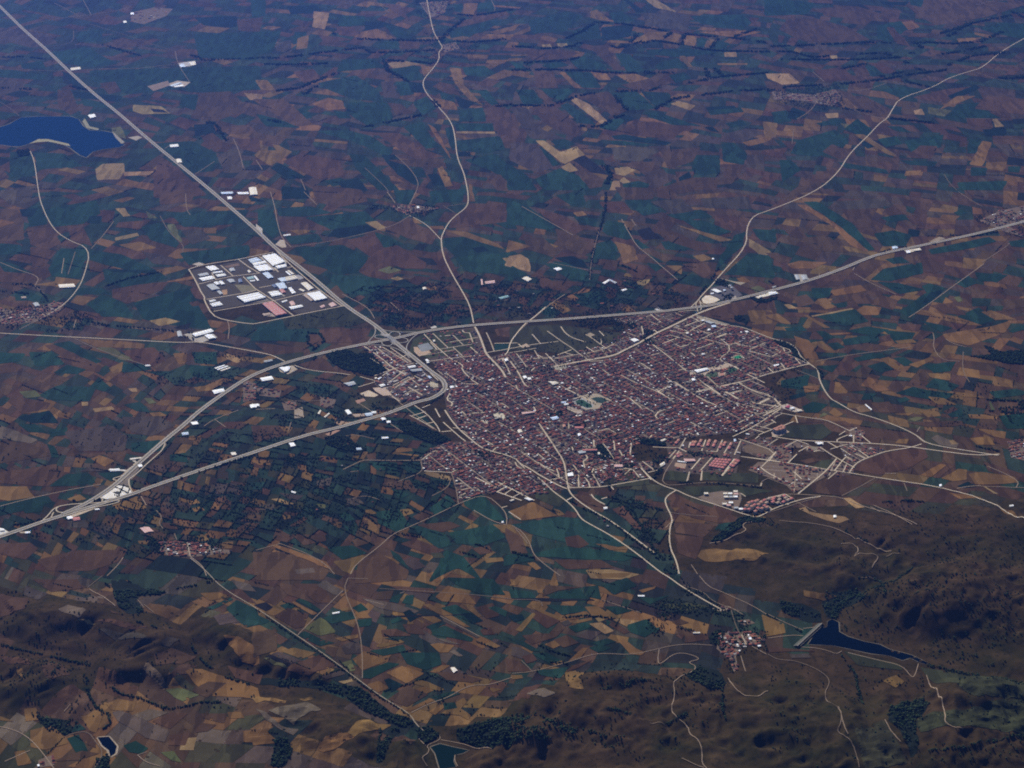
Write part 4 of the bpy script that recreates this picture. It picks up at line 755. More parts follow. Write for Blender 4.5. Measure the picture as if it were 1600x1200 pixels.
road('ring_road', F1('1057,766 1042,775 1038,785 1052,812 1046,825 1046,855 1057,877 1061,897'), 8, LIGHTR, 2.3)
road('ring_road', F1('1141,509 1162,512 1187,522 1207,530 1231,535 1245,545 1250,557 1265,569 1279,579 1280,595 1295,622 1310,630 1335,645 1360,651 1400,665 1432,680 1445,692 1475,699 1560,712'), 9, GRAV, 2.3)
road('ring_road', F1('1265,569 1250,572 1209,582 1180,591 1150,599 1125,605'), 9, LIGHTR, 2.35)
road('ring_road', F1('1206,682 1241,688 1279,690 1360,693 1412,697 1475,706 1525,712 1562,710'), 9, LIGHTR, 2.3)
road('ring_road', F1('1160,714 1201,720 1247,726 1292,734 1327,739 1360,745 1495,765 1560,790 1600,812 1650,835'), 8, LIGHTR, 2.3)
road('ring_road', F1('1281,699 1307,716 1335,731'), 8, LIGHTR, 2.4)
road('ring_road', F1('1327,739 1335,727 1345,720 1360,714 1385,705 1422,700 1440,694'), 8, LIGHTR, 2.4)
road('ring_road', F1('1307,717 1292,735 1274,750 1247,772'), 9, LIGHTR, 2.4)
OSBR = ['120,330 200,300 320,270 600,225 740,205 960,160 1180,115', '120,330 170,410 220,500 270,610 320,680 310,710 410,900 550,960 900,1015 1000,1000 1440,910 1600,875 2060,785']
for s in OSBR: road('industrial_road', P(280, 380, 8, s), 10, LIGHTR, 2.2, 1)
for s in ['240,515 450,460 660,415 980,380 1420,295', '340,705 640,655 870,615 960,590', '430,855 1170,725 1600,620 1760,585', '740,205 870,300 1000,375', '1000,170 1220,340 1240,365', '520,280 670,410', '800,420 950,570 1180,720 1430,910', '1000,560 1200,520', '400,330 420,400 460,460']:
    road('industrial_street', P(280, 380, 8, s), 9, LIGHTR, 2.1, 0)
DIRT = [(0, 0, 4, ['0,435 380,445 440,440', '520,436 600,432 900,428 1000,410 1110,405', '1095,320 1110,400 1190,520', '1460,870 1500,960 1520,1050', '0,210 50,190 130,165 340,120 500,100 700,75 820,40', '570,95 520,0', '340,20 420,60 500,105',
                   '0,640 70,680 120,725', '0,905 100,920 190,945', '560,150 850,240 960,280 1090,320', '1030,930 1060,910', '1220,1090 1340,1010', '460,190 460,260 400,280 200,310']),
        (400, 300, 4, ['90,0 120,100 130,180 160,290 220,345', '960,150 860,215 500,305 200,350 160,345', '1170,85 1240,130', '820,0 870,70', '300,0 380,80', '840,690 900,745', '540,640 700,720 740,790', '1190,90 1330,70', '1000,0 960,80']),
        (0, 300, 4, ['570,355 640,280 710,185', '410,700 300,770 120,860', '0,440 120,490 250,530 220,585', '470,375 450,440 425,515', '400,415 385,510', '1160,10 1165,110 1190,145', '450,908 620,990 900,1080', '1060,860 1160,900 1240,935', '1420,800 1435,850 1425,920', '1310,0 1330,10', '800,850 1060,870', '1000,150 1060,260 1150,330 1140,380', '220,590 280,640', '460,850 475,800']),
        (800, 300, 4, ['685,170 740,270 780,340 860,400 940,470 1035,550', '550,220 520,330 495,430 485,550', '330,640 240,700 170,760 60,850 0,925', '60,90 150,140 380,270', '740,170 780,215', '1285,545 1340,560', '230,440 480,490', '750,170 770,210']),
        (1200, 300, 4, ['1190,0 1280,60 1340,90', '540,470 530,490', '1510,320 1480,350 1340,440', '540,510 640,570 800,640', '880,785 980,720 1100,630 1350,450', '1030,880 1040,920 1030,970 1080,1050 1200,1060', '1110,920 1160,950 1240,970', '1220,1000 1215,1120 1260,1190', '300,1060 500,1020 900,970', '170,1110 320,1170', '320,520 320,510']),
        (1200, 0, 4, ['470,660 600,710 730,750', '300,645 260,700 180,745', '1270,445 1430,495 1600,530', '280,450 350,510', '1100,1090 1130,1140 1180,1190', '440,560 600,570 740,520', '600,850 800,970', '1230,740 1500,745', '1440,0 1300,30', '160,810 150,900']),
        (400, 0, 4, ['740,0 830,80', '870,970 960,1050 1020,1140 1000,1200', '680,1050 800,1160 830,1200', '0,1000 40,1060', '1470,0 1500,60 1480,80', '280,1120 310,1190']),
        (0, 600, 4, ['0,765 170,720 420,665 630,628', '0,1000 0,1001', '880,700 915,760', '975,790 1015,830 990,870 1020,905', '1090,935 1105,975', '1190,1080 1270,1140 1290,1200', '770,1085 740,1130 670,1200', '1275,265 1340,220 1490,165', '1340,220 1410,270', '1040,380 1000,430 900,520 820,600']),
        (400, 600, 4, ['545,535 640,490 670,475 820,480 1030,478', '1030,478 1050,460 1110,420', '1030,485 1045,550 940,590 890,610', '1220,555 1250,640 1265,750', '1265,750 1100,830 980,885 850,940 780,1010 620,1130 590,1190', '1265,750 1430,685 1540,775 1570,830 1565,880', '1360,790 1480,860 1560,880',
                       '1220,590 1200,650 1100,700', '560,325 640,320 740,345', '0,160 120,155', '220,105 330,110 450,100', '870,150 1000,90', '590,550 640,545', '150,1000 0,1040', '140,995 320,1060 440,1130 490,1190', '600,720 640,705 700,700 770,725', '200,300 220,240', '850,70 920,140 1130,290', '640,120 750,190 900,290 920,300']),
        (400, 900, 4, ['575,15 545,90 640,300 665,470 665,640', '545,90 400,230 260,370', '575,15 700,18', '770,80 1290,110 1600,145', '970,855 1080,800 1200,760 1300,700 1380,680 1450,685 1600,635', '1145,995 1155,1025 1060,1060 1090,1090 1030,1130 1070,1190', '1155,1025 1270,1045 1350,1070 1470,1080', '1010,1010 1060,1060', '1245,1120 1240,1150 1260,1190', '680,150 800,180', '1150,250 1400,380', '930,100 900,110']),
        (800, 600, 4, ['0,885 60,920 110,990 130,1060 180,1110 300,1200', '940,605 955,550 1040,430', '940,605 960,630 1000,635 1200,615 1400,625 1550,640', '1235,995 1290,990 1380,950 1450,925 1465,910 1440,895 1450,870 1500,865', '1550,640 1560,610 1600,590', '1120,1130 1160,1190', '960,800 1100,820 1280,830', '480,690 560,750', '100,1000 20,900', '1010,850 960,900', '1185,540 1190,605', '1110,550 1100,610']),
        (1200, 600, 4, ['0,710 110,690 190,690 350,700 460,710 600,770 800,820 930,880', '0,805 100,775 190,745 330,705', '110,690 190,745 300,800', '460,700 560,650 670,590', '70,855 340,875 480,930 600,990', '1330,640 1600,650', '1180,655 1250,640 1330,637', '600,990 700,1030 770,1045', '640,770 700,800', '540,1080 680,1070 690,1090 650,1150', '460,1000 540,1000 570,1040 540,1080',
                         '740,1080 820,1060', '1370,515 1480,560 1570,610 1550,650', '130,640 0,590', '980,370 930,330', '0,680 0,681', '850,620 870,670', '900,880 800,820 660,760', '730,560 800,560', '950,270 930,300']),
        (800, 900, 4, ['0,610 130,600 350,540 500,490 600,485 740,495 900,460 1000,435 1120,425 1250,435', '920,460 910,520 920,560 1000,490 1080,480 1190,520 1090,540 1160,570 1110,610 1050,630 1005,660 1020,740 990,840 1030,890 1100,940 1105,990 1170,1030 1190,1110 1185,1170 1220,1210',
                        '1370,215 1390,290 1430,380', '0,148 180,150 190,190', '560,150 740,210 800,230', '1170,0 1230,70 1300,95 1400,140 1500,185 1590,240', '60,530 130,600', '1350,190 1450,245', '1070,60 1200,100 1250,160 1420,220', '1590,490 1500,440', '1430,500 1460,600', '1350,640 1400,720 1500,760 1600,720', '1060,1140 1200,1200', '860,920 960,940']),
        (1200, 900, 4, ['0,490 60,525 180,530 320,590 395,655 350,730 375,795 440,820 465,915 420,975 540,1040 570,1200', '990,620 1090,770 1110,870 1100,930 1220,960', '190,445 300,450 380,470 430,490 460,470', '500,480 700,530 840,560 900,640 920,620 940,550', '0,390 150,370 220,375', '220,330 320,318', '0,240 100,290 220,340', '440,820 470,930 500,990', '730,900 790,1000 830,1040', '580,10 660,20']),
        (0, 900, 4, ['-40,935 100,965 190,1020 270,1110 340,1210', '410,1005 450,985 550,970 600,1040 640,1090 630,1150 590,1200', '860,1120 910,1165 1000,1190', '860,1120 920,1100', '640,0 545,75', '400,850 440,805', '560,85 660,140 720,190', '900,180 960,230', '860,150 900,200', '30,1160 190,1090'])]
tracks = []
for ox, oy, k, L in DIRT:
    for s in L:
        W = smooth(world(P(ox, oy, k, s)), 2); tracks.append(W)
        px, py = to_px(W[:, 0].mean(), W[:, 1].mean())
        RLIFT[0] += .002
        V, T = ribbon(W, (4.2 if oy >= 900 else 5.0) if oy > 500 else 5.5, 0, 1.6 + RLIFT[0]); c = np.array(TRACK) * (1.15 if oy in (300, 600) else 1.0) * rng.uniform(.65, 1.25)
        o = obj('farm_track', mesh_np('farm_track', V, T, c), M_ROAD); tag(o, kind='structure'); ROADLINES.append((W, 3.5))
STREETS = [(560, 480, 8, '820,340 960,480 1140,640 1260,700 1310,740 1290,780 1400,900 1500,965;930,330 1120,510;1180,350 1310,475;1390,325 1430,440;1300,290 1320,320 1390,325;1080,360 1180,350;950,540 1190,500 1420,465;760,610 1000,575 1200,535;880,680 1140,640;1160,640 1420,610;1180,500 1300,610;1400,500 1490,580;1140,440 1500,380;900,440 980,530;70,490 260,620 430,760 640,880;200,490 540,740;400,510 660,690;200,860 540,740;300,500 560,660 620,700;150,640 400,800;540,740 700,700;350,960 480,870 560,800;400,1000 640,870;560,820 760,980;0,1000 200,940 260,920;20,870 240,930;380,1080 520,960 700,880;700,860 960,1000;760,770 900,900;900,830 1000,920;620,1000 800,1100;420,1120 520,1180;540,1130 620,1060 760,1030;1100,830 1220,920;1320,960 1500,965;520,640 600,600;300,860 440,760'),
 (760, 480, 8, '0,320 60,450 95,550;10,570 300,520 500,480 900,430;280,575 500,540 620,515;100,455 390,450;740,0 640,90 550,160 470,220 370,340 300,440 270,560 230,600;570,340 680,460;760,300 940,430 1080,520 1180,600 1300,680;930,245 980,320 1060,380 1240,440;370,580 440,660 500,750;740,580 840,680;890,600 1080,530;1290,370 1460,490 1560,560;1260,580 1460,530 1600,460;220,680 300,840;1010,1030 1160,1100 1330,1190;1080,1150 1340,1080 1560,1170;900,640 1150,590;1250,500 1340,560;1410,300 1470,360;1430,400 1440,450 1420,470;400,460 440,500;600,540 660,640;980,570 1080,600;640,600 700,630;500,660 600,640 900,640;1300,680 1460,670;600,760 560,800;1060,980 1010,1030;1460,700 1500,740;1450,780 1530,840'),
 (960, 480, 8, '450,90 580,190;480,470 640,590 800,720 900,800;690,290 830,330 900,320;740,250 910,300;690,350 960,420;1000,440 1270,310 1440,240;1140,400 1430,480;1430,480 1500,450 1600,490;1430,480 1440,560 1310,640 1360,690 1500,750 1600,800;1440,560 1550,580 1600,600;960,130 1060,170;940,300 1130,200;980,290 1220,330;1050,900 1200,1020 1330,1110;1160,870 1290,990;1220,1010 1600,930;740,930 930,1050;80,850 250,940 400,1000 560,1070 700,1150;330,700 450,780;1400,1060 1550,1150;610,860 740,950;1440,1080 1600,1040;600,460 800,380;830,500 930,470;750,460 830,500;880,240 1030,180;1020,160 1080,200;340,240 360,340;490,280 540,320;820,690 900,680;560,580 460,600;310,690 440,770;950,570 1020,620;800,790 900,770;850,950 960,920;1260,390 1400,340;1330,400 1430,480;980,540 1240,450;160,860 330,820;330,900 400,890;1000,1060 1220,1010'),
 (1100, 480, 8, '370,440 560,500 660,500;560,550 830,620;830,500 940,550;940,490 1110,550 1010,580;990,510 1020,580;1050,590 1320,720;640,890 760,950;540,840 640,890;420,940 500,990 630,1060 860,1130;330,1080 460,1050;270,1060 420,1150;700,1190 820,1140;880,1140 930,1200;560,540 660,490 780,440;330,640 430,590 500,640;850,620 960,560;150,380 280,330;700,860 560,820;1010,770 960,700;870,820 800,760;640,400 560,440;540,330 480,380;1140,640 1210,720;380,740 470,800;480,960 420,940'),
 (1020, 600, 8, '640,0 740,60 840,130;820,30 1030,0;900,100 1060,190;940,120 1120,80;940,210 1200,280 1420,330 1430,380;1090,0 1260,90 1430,130 1470,160;1000,660 1260,540 1600,310;1140,330 1390,390 1600,260;1320,250 1450,180;1240,230 1320,250 1600,290;1320,640 1420,600 1600,530;1280,520 1480,570;1480,450 1540,490;1220,560 1400,610;1390,540 1520,480;340,800 410,680;610,840 660,700;800,850 870,700;890,870 960,760;1020,890 1100,710;320,800 420,850;670,840 800,850;250,940 330,840;200,930 290,830;480,1070 600,930;600,1080 740,920;870,1150 1050,940;1100,910 1440,950 1600,975;1440,950 1540,850 1200,730 1070,690;1440,960 1360,1040;1340,1040 1430,1110 1600,1200;450,800 470,730;0,790 200,800 320,800;1520,190 1600,270;1450,320 1600,220;290,0 420,80;540,100 660,80;740,60 540,110;500,130 700,240;130,520 260,470;640,510 760,480;780,400 930,340;740,370 820,330;470,480 600,550;1100,570 1240,480;1070,490 1240,400;1140,400 1160,420;30,400 70,350;30,400 60,440;190,200 280,230;800,270 700,230;60,100 200,30;60,100 150,150'),
 (1160, 600, 8, '340,190 220,250;400,190 490,280;490,290 260,400;310,330 440,360 660,400 860,430 1040,450 1200,520 1340,590;400,420 490,375;660,400 690,490;520,800 680,710;680,710 830,760;700,850 830,780;1180,720 1190,690 1320,640;1210,640 1290,590;1390,740 1390,640;1490,650 1600,740;1070,730 1190,800;1100,820 1250,770 1380,750;1230,810 1350,890;1300,910 1250,960;1300,910 1370,950;1450,830 1580,920;890,850 970,830;1190,1090 1070,1190;1300,1010 1260,1100;300,780 440,690;1250,960 1150,1090;1400,870 1530,930;1340,780 1420,830;430,560 640,470;160,690 210,650;570,990 680,880;640,1100 740,1190;1330,590 1430,550'),
 (840, 600, 8, '440,1010 520,1110;1170,740 1155,890;950,710 965,830;810,740 890,840 950,940;1020,830 1060,900;700,700 705,780;560,790 740,790;570,970 590,1050;570,970 630,930 600,890;680,1110 700,1060;430,790 450,850;930,1080 1170,1050 1270,1170;1310,970 1460,1080;1380,1110 1500,1080;370,310 500,370 560,340;0,870 80,940;260,730 350,770;390,480 390,560;720,570 780,590 870,560;1230,240 1300,310;960,160 1100,150;1150,180 1230,250;1350,300 1450,350;1480,400 1510,350 1600,320;440,40 500,70;380,80 480,120;730,10 860,20;1430,640 1380,700;1480,70 1590,150;820,900 900,900;1290,1050 1420,1200'),
 (840, 700, 8, '510,340 515,490;590,370 640,440 655,500;690,330 780,490;920,485 950,525;670,580 710,640 840,710;240,260 270,370;360,660 430,620;1080,340 1170,260;160,400 320,370;0,180 120,260 210,290;870,620 800,640'),
 (640, 600, 8, '60,270 220,380 340,520 380,600;0,395 170,480 300,560;90,440 210,400;210,500 300,480;320,310 380,420;420,480 620,660 700,720;160,300 260,260;650,340 700,390;820,560 830,640;940,710 1060,770;1400,910 1470,860 1520,890;1120,240 1180,260 1240,300;400,600 520,590;500,120 460,200 540,240 520,280;30,400 200,350;780,370 940,360;540,550 620,560;1040,840 1080,800;680,480 760,490;1550,290 1580,340;1330,20 1350,80;700,300 780,280;1180,640 1240,680'),
 (640, 690, 8, '1030,600 1210,500;1100,510 1560,740;1080,640 1200,570;1090,630 1400,740;1190,660 1290,590;1270,710 1400,640;620,700 760,705;640,610 810,570 880,620;620,680 700,650;1150,830 1220,810;580,530 660,525;1320,260 1340,310 1400,340;150,235 310,115 350,130;180,370 520,390;1350,250 1440,340;520,390 600,350;1110,280 1280,330;820,450 1000,540;1240,880 1390,980'),
 (1040, 700, 8, '950,810 1190,660 1480,580;1190,660 1330,770;1490,580 1600,640;1330,680 1540,710;700,350 860,140;1290,170 1380,50;440,410 455,290;265,420 300,300;1540,470 1600,430;1000,610 940,570;1190,480 1200,440')]
nstreet = 0
for ox, oy, k, L in STREETS:
    for s in L.split(';'):
        W = world(P(ox, oy, k, s)); W = smooth(W, 1); RLIFT[0] += .001
        V, T = ribbon(W, 7.6, 0, 1.8 + RLIFT[0]); c = np.array(LIGHTR) * rng.uniform(.85, 1.25)
        o = obj('street', mesh_np('street', V, T, c), M_ROAD); tag(o, kind='structure'); ROADLINES.append((W, 4.0)); nstreet += 1

# ------------------------------------------------------------------ bare ground, yards, pitches
YARDS = [(280, 380, 8, '150,340 740,225 1170,135 1560,460 2020,780 1480,890 1180,720 720,790 430,840 330,690 220,500', (.066, .055, .040), 'estate_ground'), (1100, 480, 8, '20,1 21,1 21,2', (0,0,0), ''), (0, 680, k6, '970,600 1000,560 1060,500 1110,480 1180,490 1240,510 1270,550 1150,595 1020,618', (.70, .66, .58), 'paved_yard'), (0, 680, k6, '1080,550 1130,540 1170,550 1130,575', (.06, .06, .05), 'planted_island'), (0, 680, k6, '1120,470 1230,330 1290,300 1360,300 1250,430 1240,490 1180,480', (.17, .14, .11), 'bare_plot'),
 (0, 680, k6, '640,790 860,690 910,710 760,770 680,800', (.42, .34, .24), 'paved_yard'), (0, 680, k6, '-20,890 30,900 90,935 0,980 -30,980', (.6, .58, .52), 'paved_yard'), (0, 680, k6, '1040,335 1060,322 1150,330 1220,335 1200,350 1140,340 1060,345', (.55, .5, .44), 'paved_yard'),
 (0, 680, k6, '1240,230 1380,210 1380,225 1300,240 1330,280 1290,260', (.42, .37, .3), 'paved_yard'), (0, 680, k6, '180,930 280,925 290,940 200,945', (.35, .28, .2), 'paved_yard'), (0, 680, k6, '470,700 0,701 0,702', (.1, .1, .1), ''),
 (1060, 420, 8, '290,380 340,335 400,335 480,365 520,390 450,425 360,440 310,430', (.62, .53, .40), 'quarry_floor'), (1060, 420, 8, '960,355 1100,305 1220,285 1255,310 1100,345 1000,372', (.68, .62, .5), 'paved_yard'), (1060, 420, 8, '400,240 650,190 800,330 690,385 540,390 390,330', (.10, .09, .09), 'works_yard'),
 (1060, 420, 8, '500,115 700,160 840,175 780,205 680,170', (.30, .25, .17), 'bare_plot'), (1060, 420, 8, '670,350 720,340 725,375 680,375', (.35, .3, .24), 'paved_yard'),
 (1060, 420, 8, '220,600 320,600 480,650 640,700 600,720 420,680 280,660', (.33, .28, .2), 'bare_plot'), (1200, 300, 4, '160,515 210,515 270,550 210,565', (.38, .34, .28), 'paved_yard'), (1200, 300, 4, '850,365 950,350 960,365 870,380', (.55, .48, .36), 'paved_yard'), (1200, 300, 4, '1010,310 1070,280 1110,290 1030,318', (.27, .21, .14), 'bare_plot'),
 (0, 300, 4, '1150,890 1300,860 1360,910 1250,945 1200,930', (.38, .34, .28), 'works_yard'), (0, 0, 4, '1050,525 1110,505 1190,515 1150,545 1080,545', (.40, .32, .24), 'works_yard'), (0, 0, 4, '1115,395 1220,380 1225,410 1130,420', (.45, .42, .40), 'works_yard'), (0, 0, 4, '920,540 1050,505 1060,535 960,570', (.22, .16, .12), 'bare_plot'),
 (400, 300, 4, '0,200 40,230 40,260 0,235', (.42, .37, .3), 'works_yard'), (400, 300, 4, '150,300 175,300 190,345 165,350 120,330', (.40, .33, .25), 'works_yard'), (400, 300, 4, '140,1100 230,1085 260,1110 200,1140 150,1125', (.38, .31, .22), 'works_yard'),
 (460, 580, 8, '820,280 930,240 1050,300 1000,325 860,315', (.50, .40, .28), 'bare_plot'), (460, 580, 8, '980,210 1140,200 1220,300 1110,310 1010,250', (.45, .34, .25), 'bare_plot'), (460, 580, 8, '500,640 580,625 740,640 620,670 560,675', (.32, .21, .13), 'bare_plot'), (460, 580, 8, '380,790 520,740 580,740 440,810', (.35, .21, .14), 'bare_plot'),
 (460, 580, 8, '760,370 870,340 890,370 790,410', (.34, .2, .14), 'bare_plot'), (460, 580, 8, '720,540 860,530 900,560 760,575', (.38, .28, .2), 'works_yard'), (460, 580, 8, '380,400 500,420 480,445 400,445', (.36, .22, .15), 'bare_plot'), (460, 580, 8, '0,480 100,450 120,580 0,590', (.30, .24, .17), 'works_yard'),
 (960, 480, 8, '930,820 1150,770 1420,700 1490,735 1160,820 1130,870 950,850', (.42, .33, .24), 'market_square'), (960, 480, 8, '1130,850 1280,810 1290,870 1180,885', (.06, .09, .05), 'park'), (960, 480, 8, '1370,790 1530,750 1570,780 1430,830', (.035, .075, .04), 'football_pitch'), (960, 480, 8, '1300,810 1390,815 1380,870 1300,870', (.36, .28, .2), 'school_yard'),
 (1100, 480, 8, '330,630 430,590 510,632 420,655', (.3, .25, .18), 'school_yard'), (1100, 480, 8, '360,630 430,603 490,630 420,647', (.02, .22, .10), 'football_pitch'),
 (840, 600, 8, '430,215 570,165 720,115 930,205 790,265 780,310 700,315 600,325 470,265', (.33, .27, .19), 'sports_ground'), (840, 600, 8, '440,222 490,190 570,182 700,262 700,295 620,312 480,260', (.30, .29, .27), 'running_track'), (840, 600, 8, '470,222 515,197 570,200 680,268 680,295 620,303 500,255', (.03, .07, .04), 'football_pitch'), (840, 600, 8, '665,185 730,165 800,168 885,212 810,245 760,238', (.03, .055, .04), 'football_pitch'),
 (840, 600, 8, '330,260 560,330 560,375 480,380', (.32, .25, .19), 'bare_plot'), (640, 600, 8, '1040,370 1110,360 1200,370 1180,450 1160,465 1120,420 1060,410', (.50, .44, .32), 'town_square'), (640, 600, 8, '890,450 990,460 980,500 920,490', (.42, .36, .26), 'car_park'), (560, 480, 8, '740,480 870,445 940,520 790,570', (.22, .23, .23), 'truck_park'), (560, 480, 8, '690,500 740,500 790,560 900,540 910,570 760,620 700,560', (.42, .30, .20), 'bare_plot'),
 (560, 480, 8, '890,930 990,950 1000,1000 900,1010', (.42, .36, .25), 'bare_plot'), (560, 480, 8, '900,255 960,232 985,255 920,270', (.5, .47, .42), 'paved_yard'), (960, 480, 8, '500,30 540,5 620,45 560,55', (.45, .42, .38), 'paved_yard'), (760, 480, 8, '1230,345 1300,320 1360,350 1290,375', (.30, .24, .16), 'bare_plot'), (760, 480, 8, '840,750 1000,720 1000,770 860,790', (.30, .27, .2), 'bare_plot'),
 (760, 480, 8, '420,490 500,455 545,495 450,510', (.42, .31, .22), 'bare_plot'), (760, 480, 8, '140,650 260,620 280,640 180,690', (.42, .33, .25), 'bare_plot'), (1040, 700, 8, '400,620 560,560 700,540 940,560 950,640 900,780 700,720 560,690', (.17, .125, .09), 'building_site'), (1040, 700, 8, '120,190 240,180 260,210 240,265 110,230', (.36, .25, .17), 'school_yard'),
 (280, 380, 8, '160,265 250,240 320,265 230,285', (.40, .34, .27), 'works_yard'), (280, 380, 8, '530,590 600,580 600,640 550,650', (.36, .22, .12), 'bare_plot'), (280, 380, 8, '690,520 900,530 980,590 780,620', (.17, .15, .09), 'bare_plot'), (280, 380, 8, '560,290 740,250 760,280 600,310', (.17, .115, .08), 'bare_plot'), (280, 380, 8, '1020,180 1200,130 1340,230 1340,300 1200,330 1120,260', (.40, .38, .34), 'works_yard'),
 (280, 380, 8, '930,290 1100,250 1200,330 1020,360', (.36, .33, .29), 'works_yard'), (280, 380, 8, '1240,460 1500,390 1560,440 1350,500', (.32, .3, .28), 'works_yard'), (280, 380, 8, '1100,610 1200,590 1330,660 1170,690', (.36, .32, .26), 'works_yard'), (280, 380, 8, '720,690 1080,690 1140,720 820,760', (.20, .17, .13), 'works_yard'), (280, 380, 8, '1040,880 1200,880 1200,920 1060,915', (.36, .28, .22), 'works_yard'),
 (280, 380, 8, '1540,650 1640,600 1720,700 1660,720', (.38, .33, .27), 'works_yard'), (1160, 600, 8, '480,270 560,250 700,310 770,340 660,355 510,310', (.42, .35, .28), 'paved_yard'), (1160, 600, 8, '360,610 400,570 520,560 590,600 480,650 380,660', (.36, .27, .19), 'paved_yard'), (1160, 600, 8, '840,780 960,790 920,850 850,820', (.2, .17, .12), 'bare_plot'), (1160, 600, 8, '900,725 1010,720 1010,760 940,765', (.6, .56, .5), 'paved_yard'),
 (1160, 600, 8, '10,770 200,760 410,830 380,900 40,860', (.13, .09, .055), 'bare_plot'), (1160, 600, 8, '860,740 0,741 0,742', (.1, .1, .1), ''), (800, 900, 4, '1240,200 1360,205 1300,225', (.3, .23, .16), 'works_yard'), (0, 0, 4, '530,740 560,790 620,805 610,815 540,800 515,760', (.26, .24, .15), 'lake_shore'), (0, 0, 4, '180,900 240,870 300,870 430,900 440,915 300,885 230,890', (.30, .27, .15), 'lake_shore'), (0, 0, 4, '700,820 780,890 760,900 720,860', (.28, .25, .19), 'lake_shore'), (0, 0, 4, '800,860 860,850 890,860 850,880', (.33, .28, .22), 'bare_plot')]
for i, (ox, oy, k, s, c, nm) in enumerate(YARDS):
    if not nm: continue
    W = world(P(ox, oy, k, s)); V, T = sheet(W, 1.5 + .004 * i)
    o = obj(nm, mesh_np(nm, V, T, c), M_YARD); tag(o, kind='structure')
print('streets', nstreet)
